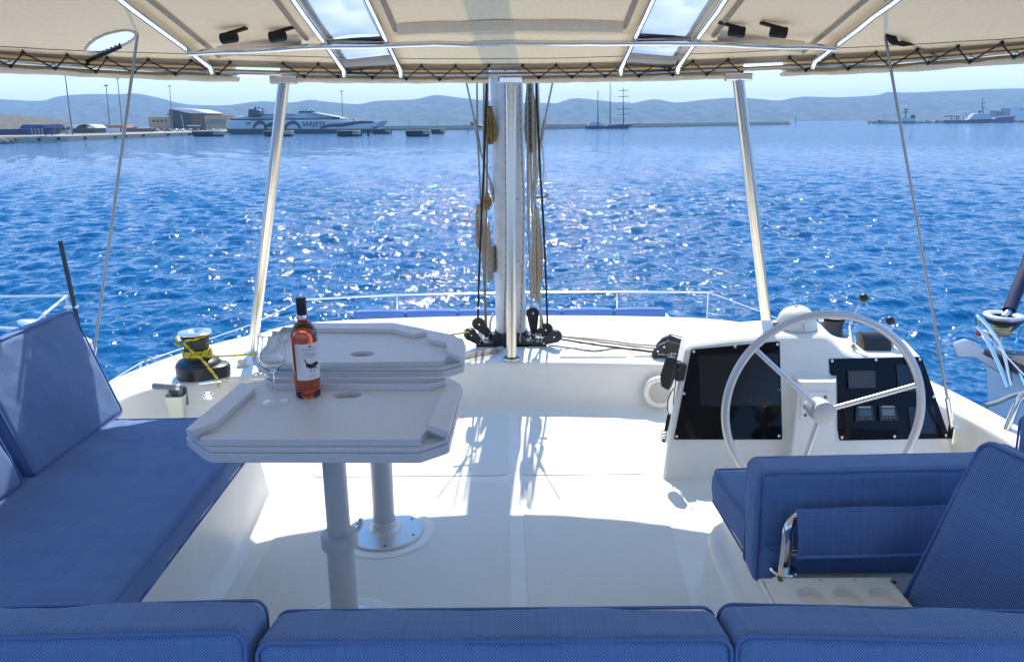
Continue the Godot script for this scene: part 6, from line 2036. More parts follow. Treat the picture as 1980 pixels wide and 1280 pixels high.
func build_harbour() -> void:
	# quay
	var edge := [Vector3(-138.719, -3.25, -151.839), Vector3(-156.513, -3.25, -226.568), Vector3(-157.825, -3.25, -247.112), Vector3(-154.084, -3.25, -255.542), Vector3(-150.947, -3.25, -272.344), Vector3(-152.995, -3.25, -312.719), Vector3(-153.783, -3.25, -346.522), Vector3(-154.762, -3.25, -388.479), Vector3(-163.561, -3.25, -467.703)]
	var pts := []
	for q: Vector3 in edge:
		pts.append(Vector2(q.x, q.z))
	pts.append(Vector2(-135, -620))
	pts.append(Vector2(-420, -1000))
	pts.append(Vector2(-900, -700))
	var m := MB.new()
	slab(m, pts, SEA - 1.0, 2.75, 0.1)
	var quay := structure("quay", m, M.concrete)
	m = MB.new()
	var low := MB.new()
	for k in range(2, edge.size() - 1):
		var a: Vector3 = edge[k]
		var b: Vector3 = edge[k + 1]
		var n := int(a.distance_to(b) / 7.0)
		for j in n:
			var c := a.lerp(b, (j + 0.5) / n)
			if rng.randf() < 0.7:
				part(quay, "fender_tyre", box_mesh(c + Vector3(rng.randf_range(-1.5, 1.5), rng.randf_range(0.6, 1.1), 0.3), Vector3(rng.randf_range(0.9, 2.0), 0.9, 0.4), 0.2), M.tyre_black)
	# brown headland behind it
	var ridge := [Vector3(-1120.29, 29.5305, -930), Vector3(-765.512, 22.5542, -930), Vector3(-647.121, 19.2687, -930), Vector3(-588.046, 16.4773, -930), Vector3(-564.529, 14.5561, -930), Vector3(-541.08, 12.0581, -930), Vector3(-517.78, 8.4049, -930), Vector3(-494.43, 4.7439, -930), Vector3(-470.948, 1.6534, -930), Vector3(-447.343, -0.8633, -930), Vector3(-393.61, -2.4771, -930)]
	var top := spline(ridge, 10)
	var rows := []
	for i in 22:
		var t := i / 16.0
		var row := PackedVector3Array()
		for p: Vector3 in top:
			var d := lerpf(640.0, 930.0, t)
			var y := lerpf(SEA + 1.2, maxf(p.y, SEA + 1.0), minf(pow(t, 1.1), 1.0)) if t <= 1.0 else p.y - (t - 1.0) * 40.0
			y += ripple.get_noise_2d(p.x * 0.7, d * 0.7) * 1.6 * sin(PI * minf(t, 1.0))
			row.append(Vector3(p.x * d / 930.0 - 30.0 * (1.0 - minf(t, 1.0)), y, -d))
		rows.append(row)
	m = MB.new()
	m.grid(rows, false, false, true)
	structure("headland", m, M.dry_scrub)
	# rubble at the near end of the quay
	m = MB.new()
	var rk := MB.new()
	for k in 34:
		var c := Vector3(-152.906, -3.25, -239.368).lerp(Vector3(-150.55, -3.25, -241.568), rng.randf()) + Vector3(rng.randf_range(-14, 2), rng.randf_range(-0.2, 1.2), rng.randf_range(-3, 3))
		rk.box(Transform3D(Basis.from_euler(Vector3(rng.randf() * 3, rng.randf() * 3, rng.randf() * 3)), c), Vector3(rng.randf_range(0.8, 2.0), rng.randf_range(0.8, 1.6), rng.randf_range(0.8, 1.8)), 0.3)
	single("rubble", rk, M.rock, "heap of brown boulders at the near end of the quay", "rocks").set_meta("kind", "stuff")
	# sheds and shelters on the quay
	var o := Vector3(-160.135, -1.1333, -262)
	var t := thing("blue_shed", "long dark blue shed on the quay at the far left", "shed", o)
	part(t, "wall", block(Vector3(-173.647, -1.0189, -262), Vector3(-156.397, 0.9632, -262), o, 14.0), M.blue_shed)
	part(t, "raised_roof", upright([Vector3(-160.78, 1.0003, -262), Vector3(-152.662, 1.095, -262), Vector3(-152.81, 2.238, -262), Vector3(-159.543, 2.2948, -262)], o + Vector3(0, 0, 0.4), 12.0), M.blue_shed)
	for k in 4:
		part(t, "post", block(Vector3(-156.669, -0.9971, -261.9) + Vector3(k * 1.1, 0, 0), Vector3(-156.158, 1.1252, -261.9) + Vector3(k * 1.1, 0, 0), o, 0.3), M.far_wall)
	for k in 9:
		part(t, "wall_rib", block(Vector3(-166.749, -0.9922, -261.8) + Vector3(k * 1.0, 0, 0), Vector3(-166.294, 0.885, -261.8) + Vector3(k * 1.0, 0, 0), o, 0.15), M.ship_navy)
	o = Vector3(-186.67, -1.1308, -330)
	t = thing("white_store", "low white store building behind the bushes on the quay", "building", o)
	part(t, "wall", block(Vector3(-192.624, -1.0804, -330), Vector3(-179.747, 2.3093, -330), o, 16.0), M.white_wall)
	for k in 5:
		part(t, "window", block(Vector3(-191.478, 0.3536, -329.9) + Vector3(k * 2.3, 0, 0), Vector3(-190.46, 1.3733, -329.9) + Vector3(k * 2.3, 0, 0), o, 0.2), M.ship_glass)
	o = Vector3(-176.005, -1.0146, -330)
	t = thing("arched_shelter", "dark shelter with a pale arched roof on the quay", "shelter", o)
	part(t, "wall", block(Vector3(-180.715, -1.1811, -330), Vector3(-171.052, 0.7977, -330), o, 9.0), M.ship_dark)
	m = MB.new()
	rows = []
	for j in 9:
		var a := PI * j / 8.0
		var c := Vector3(-174.662, 0.8282, -330) - o
		rows.append(PackedVector3Array([c + Vector3(cos(a) * 4.0, sin(a) * 1.6, 0.2), c + Vector3(cos(a) * 4.0, sin(a) * 1.6, -9.0)]))
	m.grid(rows)
	part(t, "arched_roof", m, M.roof_sheet)
	o = Vector3(-174.911, -1.0507, -350)
	t = thing("kiosk", "kiosk with a flat terracotta roof on the quay", "kiosk", o)
	part(t, "wall", block(Vector3(-178.552, -1.2387, -350), Vector3(-170.607, 0.6608, -350), o, 6.0), M.white_wall)
	part(t, "roof", upright([Vector3(-180.035, 0.9585, -350), Vector3(-169.001, 0.8654, -350), Vector3(-169.735, 2.0701, -350), Vector3(-178.06, 2.1404, -350)], o + Vector3(0, 0, 1), 9.0), M.terracotta)
	for k in 5:
		part(t, "pillar", block(Vector3(-179.936, -1.2332, -350.5) + Vector3(k * 2.3, 0, 0), Vector3(-179.391, 0.9501, -350.5) + Vector3(k * 2.3, 0, 0), o, 0.3), M.dark_concrete)
	o = Vector3(-196.36, -1.6853, -420)
	t = thing("stone_wall", "low brown stone wall between the kiosk and the terminal", "wall", o)
	part(t, "masonry", upright([Vector3(-204.517, -1.8789, -420), Vector3(-188.781, -1.7493, -420), Vector3(-188.543, 0.0844, -420), Vector3(-194.457, 0.3962, -420), Vector3(-195.974, 1.1942, -420), Vector3(-202.458, 1.2489, -420), Vector3(-204.152, 0.7399, -420)], o, 5.0, 0.3), M.brown_wall)
	part(t, "coping", block(Vector3(-195.863, 0.2806, -419.5), Vector3(-188.272, 0.4519, -419.5), o, 6.0), M.white_wall)
	# ferry terminal
	o = Vector3(-209.998, -0.4625, -520)
	t = thing("ferry_terminal", "brown ferry terminal with a pale pitched roof beside the ferry", "building", o)
	var lb := part(t, "west_wing", block(Vector3(-234.146, -0.5829, -520), Vector3(-220.468, 7.0569, -520), o, 18.0), M.tan_wall)
	for k in 4:
		part(lb, "window", block(Vector3(-231.466, 3.9255, -519.8) + Vector3(k * 2.6, 0, 0), Vector3(-229.965, 5.2032, -519.8) + Vector3(k * 2.6, 0, 0), o, 0.3), M.ship_glass)
	part(t, "hall", upright([Vector3(-222.946, -0.6933, -522), Vector3(-208.827, -0.8126, -522), Vector3(-207.66, 9.2222, -522), Vector3(-214.491, 10.89, -522), Vector3(-220.387, 11.9044, -522), Vector3(-221.746, 9.0182, -522)], o, 30.0), M.dark_hall)
	part(t, "side_wall", block(Vector3(-209.227, -0.8171, -523), Vector3(-197.334, 9.1468, -523), o, 28.0), M.brown_wall)
	part(t, "roof", upright([Vector3(-222.218, 12.545, -521), Vector3(-219.612, 12.042, -521), Vector3(-207.262, 9.2076, -521), Vector3(-196.597, 8.9571, -521), Vector3(-196.544, 9.4392, -521), Vector3(-204.982, 11.5984, -521), Vector3(-218.866, 12.6772, -521)], o, 30.0), M.roof_sheet)
	part(t, "canopy_fin", upright([Vector3(-224.247, 8.7117, -521.5), Vector3(-220.413, 9.9676, -521.5), Vector3(-220.472, 9.4852, -521.5), Vector3(-223.973, 8.2259, -521.5)], o, 20.0), M.roof_sheet)
	for px in [Vector3(-219.954, -0.3711, -519), Vector3(-211.266, -0.4445, -519)]:
		part(t, "column", tube_mesh([px - o, px - o + Vector3(0.0 if px.x < -215 else -0.8, 9.0, 0)], 0.45, 8), M.concrete)
	var rb := part(t, "east_wing", block(Vector3(-197.645, -0.8912, -520), Vector3(-183.674, 7.7125, -520), o, 16.0), M.tan_wall)
	for k in 8:
		part(rb, "window", block(Vector3(-196.506, 2.662, -519.8) + Vector3(k * 1.5, 0, 0), Vector3(-194.885, 5.2301, -519.8) + Vector3(k * 1.5, 0, 0), o, 0.3), M.teal_glass)
	part(t, "awning", block(Vector3(-206.581, 1.1623, -512), Vector3(-198.932, 1.7352, -512), o, 4.0), M.white_wall)
	# tall light masts
	var names := ["tall thin light mast farthest left, leaning by the white store", "tall thin light mast near the kiosk, left of the pair", "tall thin light mast near the kiosk, right of the pair", "tall thin light mast in front of the terminal", "tall thin light mast standing over the ferry's bow"]
	var k2 := 0
	for q in [[Vector3(-164.246, 0.5658, -300), Vector3(-163.565, 20.7716, -300)], [Vector3(-180.012, -0.2246, -360), Vector3(-178.889, 18.8178, -360)], [Vector3(-174.386, 0.1771, -360), Vector3(-173.433, 21.8229, -360)], [Vector3(-198.316, -0.4903, -470), Vector3(-196.879, 23.5034, -470)], [Vector3(-98.1218, -1.9235, -470), Vector3(-97.6081, 19.8177, -470)]]:
		var lm := thing("light_mast", names[k2], "light mast", q[0], "light masts on the quay")
		k2 += 1
		var d: Vector3 = q[1] - q[0]
		part(lm, "shaft", tube_mesh([Vector3(0, -4.0, 0), d], [0.32, 0.17], 8), M.mast_far)
		part(lm, "lamp_crown", lathe_mesh([Vector2(0.0, -0.2), Vector2(0.9, 0.0), Vector2(0.9, 0.35), Vector2(0.0, 0.5)], Transform3D(Basis(), d), 12), M.dark_concrete)
	# parked cars
	var paints := [M.white_wall, M.ship_grey, M.car_paint_red, M.ship_dark, M.ship_white]
	var cl := ["on the quay edge by the blue shed", "left of the terminal", "before the terminal's west wing", "before the terminal doors"]
	var spots := [Vector3(-166.035, -1.5, -289.032), Vector3(-216.117, -1.5, -452.395), Vector3(-198.743, -1.5, -421.662), Vector3(-210.776, -1.5, -453.464), Vector3(-193.727, -1.5, -422.591), Vector3(-206.405, -1.5, -458.054), Vector3(-188.659, -1.5, -425.927), Vector3(-201.017, -1.5, -461.975), Vector3(-183.51, -1.5, -429.316), Vector3(-194.611, -1.5, -465.189), Vector3(-177.446, -1.5, -432.091), Vector3(-188.116, -1.5, -468.448), Vector3(-170.478, -1.5, -434.228), Vector3(-180.617, -1.5, -470.96), Vector3(-164.085, -1.5, -439.626), Vector3(-173.037, -1.5, -473.499)]
	for k in spots.size():
		var p: Vector3 = spots[k]
		p.y = SEA + 1.75
		var car := thing("parked_car", "maroon car parked on the quay edge by the bushes" if k == 0 else ["white", "grey", "red", "dark", "silver white"][k % 5] + " car in the row before the terminal, %s from the left" % ["", "first", "second", "third", "fourth", "fifth", "sixth", "seventh", "eighth", "ninth", "tenth", "eleventh", "twelfth", "thirteenth", "fourteenth", "fifteenth"][k], "car", p, "cars on the quay")
		car.rotation.y = rng.randf_range(-0.3, 0.3)
		m = MB.new()
		m.prism(round_poly(PackedVector2Array([Vector2(-2.1, 0.3), Vector2(-2.1, 0.85), Vector2(-1.2, 0.95), Vector2(-0.6, 1.45), Vector2(0.9, 1.45), Vector2(1.5, 0.95), Vector2(2.1, 0.85), Vector2(2.1, 0.3)]), 0.15, 2), Transform3D(Basis(), Vector3(0, 0, -0.85)), 1.7, 0.08)
		part(car, "body", m, paints[2] if k == 0 else paints[k % 5])
		part(car, "side_windows", box_mesh(Vector3(0.1, 1.18, 0.0), Vector3(1.7, 0.34, 1.76), 0.05), M.ship_glass)
		for wx: float in [-1.3, 1.3]:
			part(car, "wheel", disc(Vector3(wx, 0.32, 0.7), Vector3(0, 0, 1), 0.32, 0.2, 0.05, 12), M.tyre_black)
	# bushes
	for q in [[Vector3(-186.361, -1.5, -326.731), 4.4, 4.0, "larger dark green bush behind the maroon car"], [Vector3(-186.842, -1.5, -334.408), 3.4, 3.6, "smaller green bush right of the larger one on the quay"]]:
		var p: Vector3 = q[0]
		p.y = SEA + 1.75
		p.z -= 3.0
		var bush := thing("bush", q[3], "bush", p, "bushes on the quay")
		for k in 4:
			part(bush, "trunk", tube_mesh([Vector3(rng.randf_range(-0.4, 0.4), -0.1, 0), Vector3(rng.randf_range(-1, 1), q[2] * 0.6, rng.randf_range(-1, 1))], [0.12, 0.04], 6), M.bark)
		var crown := MB.new()
		for k in 1500:
			var dir := Vector3(rng.randfn(), rng.randfn() * 0.8, rng.randfn()).normalized() * pow(rng.randf(), 0.4)
			var c := Vector3(dir.x * q[1], q[2] * 0.55 + dir.y * q[2] * 0.5, dir.z * q[1]) * (1.0 + 0.25 * ripple.get_noise_3dv(dir * 60.0))
			var n1 := Vector3(rng.randfn(), rng.randfn() + 0.5, rng.randfn()).normalized()
			var u := n1.cross(Vector3.UP).normalized() * 0.13
			var w := n1.cross(u).normalized() * 0.24
			crown.face([c - u, c + w, c + u, c - w], n1)
		part(bush, "crown", crown, M.leaf)
	# mooring dolphins with their rubber faces
	var words := ["left of the ferry, by the terminal", "below the ferry's middle, behind the port post", "below the ferry's bow, on the left", "standing alone right of the ferry", "small and far, under the gangway", "small and farthest right of the ferry"]
	var k3 := 0
	for q in [[Vector3(-142.12, -3.25, -360.149), Vector3(-129.271, -3.25, -353.623), 253.0], [Vector3(-104.394, -3.25, -340.988), Vector3(-92.8607, -3.25, -335.13), 253.5], [Vector3(-69.763, -3.25, -323.398), Vector3(-60.9688, -3.25, -318.932), 253.5], [Vector3(-40.22, -3.25, -308.393), Vector3(-30.9699, -3.25, -303.695), 254.5], [Vector3(-67.8876, -3.25, -397.092), Vector3(-59.3903, -3.25, -391.781), 251.0], [Vector3(-37.2798, -3.25, -377.961), Vector3(-31.0995, -3.25, -374.098), 252.0]]:
		var a: Vector3 = q[0]
		var b: Vector3 = q[1]
		var wd := b.x - a.x
		var mid := (a + b) / 2
		var d := thing("mooring_dolphin", "concrete mooring dolphin " + words[k3], "dolphin", Vector3(mid.x, SEA - 0.5, mid.z), "mooring dolphins")
		k3 += 1
		part(d, "concrete_cap", box_mesh(Vector3(0, 2.0, -3), Vector3(wd, 1.7, 6), 0.2), M.concrete)
		part(d, "pile_block", box_mesh(Vector3(0, 0.6, -3), Vector3(wd * 0.9, 1.3, 5), 0.2), M.tyre_black)
		part(d, "rubber_face", box_mesh(Vector3(-wd * 0.12, 1.75, 0.2), Vector3(wd * 0.7, 1.9, 0.5), 0.1), M.tyre_black)
	for q in [Vector3(-61.9361, -3.25, -331.909), Vector3(-58.6236, -3.25, -330.161)]:
		k3 += 1
		single("pile", tube_mesh([Vector3(0, -0.5, 0), Vector3(0, 2.6, 0)], 0.45, 10), M.tyre_black, "single dark pile in the water under the ferry's bow, " + ("the left one" if k3 == 7 else "the right one"), "pile", "piles", q)
	# gangway trusses
	var gw := 0
	for q in [[Vector3(-69.4237, -0.9624, -392), Vector3(-47.9037, -1.1916, -398)], [Vector3(-47.9037, -1.1916, -398), Vector3(-21.5826, -1.5087, -410)]]:
		var a: Vector3 = q[0]
		var b: Vector3 = q[1]
		var g := thing("gangway", "steel truss gangway from the ferry bow to the lone dolphin" if gw == 0 else "steel truss gangway from the lone dolphin towards the mast", "gangway", a, "truss gangways")
		gw += 1
		var d := b - a
		part(g, "deck_beam", tube_mesh([Vector3.ZERO, d], 0.28, 6), M.dark_concrete)
		part(g, "top_chord", tube_mesh([Vector3(0, 1.6, 0), d + Vector3(0, 1.6, 0)], 0.1, 6), M.ship_grey)
		for k in 12:
			var p0 := d * (k / 12.0)
			var p1 := d * ((k + 1) / 12.0)
			part(g, "diagonal", tube_mesh([p0 + Vector3(0, 0 if k % 2 else 1.6, 0), p1 + Vector3(0, 1.6 if k % 2 else 0, 0)], 0.08, 5), M.ship_grey)
		for k in 3:
			part(g, "pier_leg", tube_mesh([d * (k / 2.0), d * (k / 2.0) + Vector3(0, SEA - a.y - 0.4, 0)], 0.3, 6), M.dark_concrete)
	# long breakwater, and the rock mole to starboard
	var bw := structure("breakwater")
	var line := [Vector3(-96.2692, -3.25, -592.956), Vector3(-33.2891, -3.25, -595.717), Vector3(35.7082, -3.25, -592.464), Vector3(110.516, -3.25, -676.012), Vector3(209.825, -3.25, -786.923), Vector3(320.496, -3.25, -914.631)]
	for k in line.size() - 1:
		m = MB.new()
		var a: Vector3 = line[k]
		var b: Vector3 = line[k + 1]
		slab(m, [Vector2(a.x, a.z), Vector2(b.x, b.z), Vector2(b.x, b.z - 9), Vector2(a.x, a.z - 9)], SEA - 0.5, 2.3, 0.1)
		part(bw, "mole_wall", m, M.concrete)
		m = MB.new()
		slab(m, [Vector2(a.x, a.z - 6), Vector2(b.x, b.z - 6), Vector2(b.x, b.z - 9), Vector2(a.x, a.z - 9)], SEA + 1.8, 1.7, 0.1)
		part(bw, "parapet", m, M.concrete)
		for j in 3:
			part(bw, "lamp_post", tube_mesh([a.lerp(b, j / 3.0) + Vector3(0, 2, -4), a.lerp(b, j / 3.0) + Vector3(0, 7.0, -4)], 0.12, 5), M.mast_far)
	part(bw, "harbour_light", tube_mesh([Vector3(323.3, -3.25, -904.316) + Vector3(0, -0.5, -4), Vector3(323.3, -3.25, -904.316) + Vector3(0, 8, -4)], 0.5, 8), M.mast_far)
	rk = MB.new()
	for k in 260:
		var f := k / 260.0
		var c := Vector3(445.765, -3.25, -994.185).lerp(Vector3(623.795, -3.25, -901.22), f) + Vector3(rng.randf_range(-2, 2), rng.randf_range(-0.5, 2.6 + (1.5 if f > 0.9 else 0.0)), rng.randf_range(-6, 2))
		rk.box(Transform3D(Basis.from_euler(Vector3(rng.randf() * 3, rng.randf() * 3, rng.randf() * 3)), c), Vector3(rng.randf_range(1.5, 3.4), rng.randf_range(1.2, 2.6), rng.randf_range(1.5, 3.0)), 0.5)
	single("rock_mole", rk, M.rock, "low mole of brown rocks behind the grey patrol ships", "rocks").set_meta("kind", "stuff")


func build_ships() -> void:
	build_ferry()
	# three-masted ship
	var o := Vector3(68.0239, -3.25, -556.518)
	var t := thing("tall_ship", "dark three-masted sailing ship lying at the breakwater", "ship", o)
	var z := 577.0
	part(t, "hull", upright([Vector3(54.888, -3.4748, -577), Vector3(84.6762, -3.366, -577), Vector3(86.4881, -1.7609, -577), Vector3(89.0237, 0.3744, -577), Vector3(81.2413, -0.4581, -577), Vector3(68.2437, -1.2473, -577), Vector3(54.4774, -1.1311, -577)], o, 8.0, 0.3), M.ship_navy)
	part(t, "deckhouse", upright([Vector3(55.9171, -1.1413, -576.5), Vector3(66.6959, -1.1604, -576.5), Vector3(65.5398, 0.7521, -576.5), Vector3(62.9182, 1.8497, -576.5), Vector3(57.3501, 1.8966, -576.5), Vector3(56.6263, 0.8272, -576.5)], o + Vector3(0, 0, -1), 5.0, 0.2), M.ship_white)
	part(t, "deckhouse", upright([Vector3(68.9239, -1.0714, -576.5), Vector3(81.5425, -0.4595, -576.5), Vector3(80.7736, 0.4443, -576.5), Vector3(69.638, 0.1793, -576.5)], o + Vector3(0, 0, -1), 4.0, 0.2), M.ship_white)
	for q in [Vector3(57.72, 0.2802, -576.2), Vector3(59.9464, 0.3332, -576.2), Vector3(62.1727, 0.3862, -576.2)]:
		part(t, "cabin_window", box_mesh(q - o, Vector3(1.6, 0.8, 0.3), 0.05), M.ship_glass)
	for q in [[Vector3(62.9906, -0.6578, -575), Vector3(62.427, 23.4326, -575)], [Vector3(71.6932, -0.373, -575), Vector3(70.9943, 28.253, -575)], [Vector3(81.32, -0.0961, -575), Vector3(80.2273, 25.0339, -575)]]:
		part(t, "mast", tube_mesh([q[0] - o, q[1] - o], [0.42, 0.2], 8), M.ship_dark)
	for q in [[Vector3(76.9259, 22.7671, -574.5), Vector3(84.2398, 23.1262, -574.5)], [Vector3(76.6685, 18.7353, -574.5), Vector3(85.0996, 19.0163, -574.5)], [Vector3(76.4149, 14.5118, -574.5), Vector3(85.6015, 14.6818, -574.5)], [Vector3(75.7946, 10.1681, -574.5), Vector3(86.4628, 10.6807, -574.5)], [Vector3(76.998, 6.5381, -574.5), Vector3(85.4752, 6.8934, -574.5)]]:
		part(t, "yard", tube_mesh([q[0] - o, q[1] - o], 0.24, 6), M.ship_dark)
	part(t, "bowsprit", tube_mesh([Vector3(86.8152, -0.3254, -577) - o, Vector3(93.4857, 0.3367, -577) - o], [0.3, 0.15], 6), M.ship_dark)
	for q in [[Vector3(71.0198, 27.2065, -575), Vector3(77.7796, 7.4256, -575)], [Vector3(80.6239, 23.9811, -575), Vector3(92.785, 0.523, -575)], [Vector3(80.4391, 17.6636, -575), Vector3(89.4738, -0.1649, -575)], [Vector3(62.7122, 22.0284, -575), Vector3(70.9002, 1.7802, -575)]]:
		part(t, "stay", tube_mesh([q[0] - o, q[1] - o], 0.06, 4), M.ship_grey)
	# patrol boat with a stepped wheelhouse
	o = Vector3(433.503, -3.25, -882.9)
	t = thing("patrol_boat", "grey patrol boat left of the bigger ship at the rock mole", "ship", o)
	part(t, "hull", upright([Vector3(427.615, -3.1315, -918), Vector3(475.597, -3.4217, -918), Vector3(477.668, -1.1532, -918), Vector3(457.534, -0.9835, -918), Vector3(442.697, -0.573, -918), Vector3(423.588, 1.0147, -918)], o, 9.0, 0.3), M.ship_grey)
	var wh := part(t, "wheelhouse", upright([Vector3(444.023, -0.8711, -917), Vector3(463.543, -1.0356, -917), Vector3(461.856, 2.9672, -917), Vector3(445.313, 3.1064, -917)], o + Vector3(0, 0, -1.5), 6.0, 0.3), M.ship_white)
	for k in 5:
		part(wh, "window", box_mesh(Vector3(447.592, 1.3767, -916.4) - o + Vector3(k * 3.0, 0, 0), Vector3(1.8, 1.1, 0.3), 0.05), M.ship_glass)
	part(t, "upper_bridge", upright([Vector3(457.129, 3.007, -917), Vector3(462.446, 2.9622, -917), Vector3(460.834, 6.3872, -917), Vector3(458.473, 6.407, -917)], o + Vector3(0, 0, -2), 4.0, 0.2), M.ship_dark)
	part(t, "lattice_mast", tube_mesh([Vector3(451.319, 3.0501, -916) - o, Vector3(450.578, 13.8237, -916) - o], [0.7, 0.35], 6), M.ship_dark)
	for q in [[Vector3(447.673, 8.7563, -916), Vector3(453.424, 9.8408, -916)], [Vector3(449.022, 12.1412, -916), Vector3(453.731, 12.1016, -916)]]:
		part(t, "radar_bar", box_mesh((q[0] + q[1]) / 2 - o, Vector3(5.5, 1.2, 0.8), 0.2), M.ship_dark)
	part(t, "fore_mast", tube_mesh([Vector3(427.921, 0.405, -917) - o, Vector3(427.422, 7.2359, -917) - o], 0.25, 5), M.ship_grey)
	# larger grey ship
	o = Vector3(490.46, -3.25, -832.611)
	t = thing("coast_guard_ship", "large blue grey ship with a stern gantry and tall mast", "ship", o)
	part(t, "hull", upright([Vector3(488.654, -3.3915, -890), Vector3(558.714, -3.6495, -890), Vector3(560.901, 4.1862, -890), Vector3(539.369, 2.7112, -890), Vector3(537.371, 0.7937, -890), Vector3(506.5, 0.224, -890), Vector3(487.598, 0.1066, -890)], o, 12.0, 0.4), M.ship_blue_grey)
	part(t, "gantry_beam", block(Vector3(484.836, 3.7151, -889), Vector3(498.425, 4.7033, -889), o, 8.0), M.dark_concrete)
	for q in [Vector3(489.305, 0.3655, -889), Vector3(494.465, 0.3221, -889), Vector3(496.758, 0.3028, -889)]:
		part(t, "gantry_leg", tube_mesh([q - o, q - o + Vector3(0, 4.5, 0)], 0.7, 6), M.tan_wall)
	part(t, "stern_arch", tube_mesh(spline([Vector3(502.491, 0.2545, -889) - o, Vector3(502.197, 6.3241, -889) - o, Vector3(504.979, 6.8512, -889) - o, Vector3(506.505, 0.2207, -889) - o], 5), 0.3, 6), M.ship_grey)
	var sp := part(t, "superstructure", upright([Vector3(507.078, 0.2159, -889), Vector3(534.474, 0.8139, -889), Vector3(529.668, 6.0932, -889), Vector3(524.842, 7.7847, -889), Vector3(512.99, 6.7838, -889), Vector3(509.051, 2.4081, -889)], o + Vector3(0, 0, -1.5), 8.0, 0.4), M.ship_white)
	for k in 6:
		part(sp, "window", box_mesh(Vector3(511.862, 4.31, -888.4) - o + Vector3(k * 3.0, 0, 0), Vector3(1.7, 1.0, 0.3), 0.05), M.ship_glass)
	part(t, "main_mast", tube_mesh([Vector3(522.62, 7.2419, -888) - o, Vector3(519.519, 24.2176, -888) - o], [0.9, 0.25], 6), M.ship_grey)
	for q in [[Vector3(518.216, 17.6881, -888), Vector3(524.4, 18.1823, -888)], [Vector3(519.436, 13.303, -888), Vector3(524.488, 13.8081, -888)]]:
		part(t, "cross_tree", tube_mesh([q[0] - o, q[1] - o], 0.25, 5), M.ship_dark)
	part(t, "radar_dome", lathe_mesh([Vector2(0, -1.6), Vector2(1.3, -1.2), Vector2(1.7, 0), Vector2(1.2, 1.2), Vector2(0, 1.6)], Transform3D(Basis(), Vector3(518.946, 8.9207, -888) - o), 14), M.ship_dark)
	# town houses far behind
	var w := 0
	for q in [[Vector3(694.52, -0.5006, -1150), Vector3(708.825, 12.2082, -1150), M.far_wall], [Vector3(728.693, 3.7075, -1180), Vector3(743.427, 15.9938, -1180), M.far_wall], [Vector3(730.832, 6.4258, -1160), Vector3(751.345, 17.7228, -1160), M.white_wall]]:
		var c: Vector3 = (q[0] + q[1]) / 2
		var h := thing("town_house", ["grey flat-roofed house behind the large ship's bow", "taller grey house in the middle of the far group", "white flat-roofed house at the right picture edge"][w], "house", Vector3(c.x, SEA, q[0].z), "houses beyond the mole")
		part(h, "wall", block(Vector3(q[0].x, SEA - 1.0, q[0].z), q[1], h.position, 14.0, 0.3), q[2])
		for k in 3:
			part(h, "window", box_mesh(Vector3((k - 1) * 4.2, q[1].y - SEA - 3.5, 0.1), Vector3(1.8, 1.8, 0.4), 0.05), M.ship_glass)
		w += 1


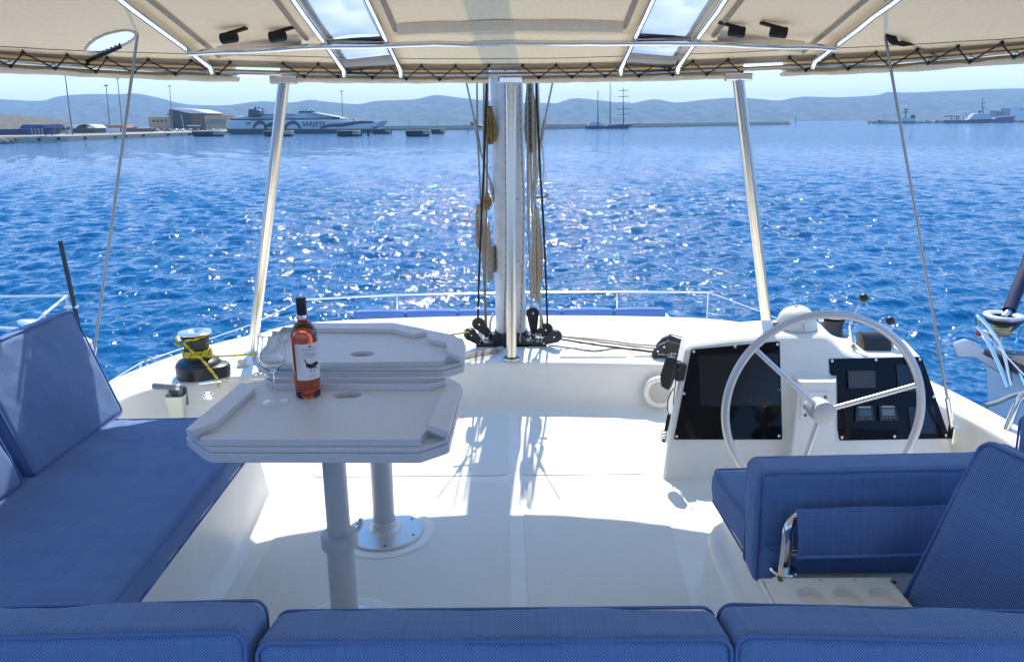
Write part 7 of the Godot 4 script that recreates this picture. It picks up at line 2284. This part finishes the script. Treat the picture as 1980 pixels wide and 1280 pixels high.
func build_ferry() -> void:
	var o := Vector3(-111.226, -3.25, -434.221)
	o.z = -440.0
	var t := thing("fast_ferry", "white high speed ferry lettered SEAJETS with dark wave stripes, moored behind the dolphins", "ferry", o)
	part(t, "underbody", upright([Vector3(-153.618, -3.2432, -440), Vector3(-78.0643, -3.7446, -440), Vector3(-76.7898, -1.2796, -440), Vector3(-155.872, -0.3371, -440)], o + Vector3(0, 0, -1.0), 22.0, 0.3), M.ship_dark)
	part(t, "hull", upright([Vector3(-155.915, -0.7486, -440), Vector3(-98.3557, -1.2348, -440), Vector3(-77.3572, -1.2748, -440), Vector3(-73.2974, 0.3373, -440), Vector3(-70.6041, 3.0514, -440), Vector3(-81.0799, 3.003, -440), Vector3(-89.5498, 3.3476, -440), Vector3(-154.555, 4.1681, -440), Vector3(-155.899, 2.1297, -440)], o, 24.0, 0.4), M.ship_white)
	part(t, "window_band", block(Vector3(-153.648, 4.0256, -440.6), Vector3(-93.8116, 5.0244, -440.6), o, 21.0, 0.2), M.ship_glass)
	for k in 24:
		part(t, "window", box_mesh(Vector3(-133.739, 4.5681, -440.5) - o + Vector3(k * 1.52, 0, 0), Vector3(0.95, 0.75, 0.3), 0.05), M.lit_glass)
	part(t, "upper_deck", upright([Vector3(-153.07, 5.4981, -441), Vector3(-92.5076, 4.6059, -441), Vector3(-98.0788, 6.0184, -441), Vector3(-107.861, 7.7363, -441), Vector3(-116.32, 8.0796, -441), Vector3(-117.245, 7.134, -441), Vector3(-137.617, 7.169, -441), Vector3(-146.18, 6.4229, -441)], o, 20.0, 0.3), M.ship_white)
	part(t, "sun_roof", upright([Vector3(-107.474, 7.9864, -439.5), Vector3(-93.5594, 5.2878, -439.5), Vector3(-100.021, 5.7503, -439.5), Vector3(-110.051, 7.4653, -439.5)], o, 10.0, 0.1), M.ship_white)
	part(t, "wheelhouse", upright([Vector3(-116.29, 7.8047, -440.8), Vector3(-106.4, 7.7216, -440.8), Vector3(-107.459, 8.6827, -440.8), Vector3(-115.366, 8.7491, -440.8)], o, 16.0, 0.2), M.ship_glass)
	part(t, "deck_rail_band", block(Vector3(-136.025, 6.7402, -440.3), Vector3(-117.613, 7.2659, -440.3), o, 18.0, 0.1), M.ship_grey)
	var fn := part(t, "funnel", upright([Vector3(-142.555, 5.8466, -441), Vector3(-136.612, 5.7966, -441), Vector3(-136.028, 9.0614, -441), Vector3(-137.929, 9.8927, -441), Vector3(-141.881, 9.9259, -441)], o + Vector3(0, 0, -4), 10.0, 0.4), M.ship_navy)
	for q in [Vector3(-141.034, 9.9188, -441), Vector3(-139.071, 9.7665, -441), Vector3(-137.132, 9.3425, -441)]:
		part(fn, "exhaust_stack", tube_mesh([q - o + Vector3(0, -0.5, -6), q - o + Vector3(-0.3, 1.2, -6)], 0.55, 8), M.ship_dark)
	for q in [[Vector3(-113.148, 8.8693, -441), Vector3(-114.585, 12.1384, -441)], [Vector3(-111.453, 8.8551, -441), Vector3(-111.525, 11.5708, -441)], [Vector3(-132.528, 7.1262, -441), Vector3(-133.878, 10.9447, -441)]]:
		part(t, "radar_mast", tube_mesh([q[0] - o, q[1] - o], [0.4, 0.15], 6), M.ship_white)
	part(t, "radar_dome", lathe_mesh([Vector2(0, -0.8), Vector2(0.9, -0.4), Vector2(1.0, 0.2), Vector2(0, 1.0)], Transform3D(Basis(), Vector3(-108.617, 8.9672, -441) - o), 12), M.ship_white)
	# livery: flat wave bands lying on the side
	for q in [[Vector3(-141.103, -0.4611, -439.9), Vector3(-136.819, 2.926, -439.9), Vector3(-134.018, -0.5209, -439.9)], [Vector3(-134.61, -0.7904, -439.9), Vector3(-131.58, 1.3773, -439.9), Vector3(-128.323, 2.9911, -439.9)], [Vector3(-124.123, -0.879, -439.9), Vector3(-119.002, 2.7759, -439.9), Vector3(-115.313, -0.6789, -439.9)], [Vector3(-104.522, -0.4956, -439.9), Vector3(-92.5093, 1.0478, -439.9), Vector3(-74.8608, 2.5406, -439.9)]]:
		var path := spline([q[0] - o, q[0].lerp(q[1], 0.55) - o + Vector3(-0.7, 0.6, 0), q[1] - o, q[1].lerp(q[2], 0.45) - o + Vector3(0.7, 0.6, 0), q[2] - o], 6)
		var m := MB.new()
		var rows := [PackedVector3Array(), PackedVector3Array()]
		for j in path.size():
			var thick := 0.45 + 0.5 * sin(PI * j / float(path.size() - 1))
			var dir: Vector3 = path[mini(j + 1, path.size() - 1)] - path[maxi(j - 1, 0)]
			var side := Vector3(-dir.y, dir.x, 0).normalized() * thick
			rows[0].append(path[j] + side)
			rows[1].append(path[j] - side)
		m.grid(rows)
		part(t, "wave_stripe", m, M.ship_navy)
	lettering(t, "lettering", "SEAJETS", Transform3D(Basis(), Vector3(-107.728, 1.8059, -439.8) - o), 2.35, M.ship_navy, "Droid Sans", 900, 1.04)
	for q in [Vector3(-144.474, 2.4439, -439.8), Vector3(-132.018, 2.4756, -439.8)]:
		for k in 3:
			part(t, "port_light", box_mesh(q - o + Vector3(k * 0.95, 0, 0), Vector3(0.55, 1.0, 0.2), 0.05), M.ship_dark)
	part(t, "bow_winch", box_mesh(Vector3(-86.84, 3.4747, -445) - o, Vector3(2.0, 1.6, 2.0), 0.2), M.ship_grey)
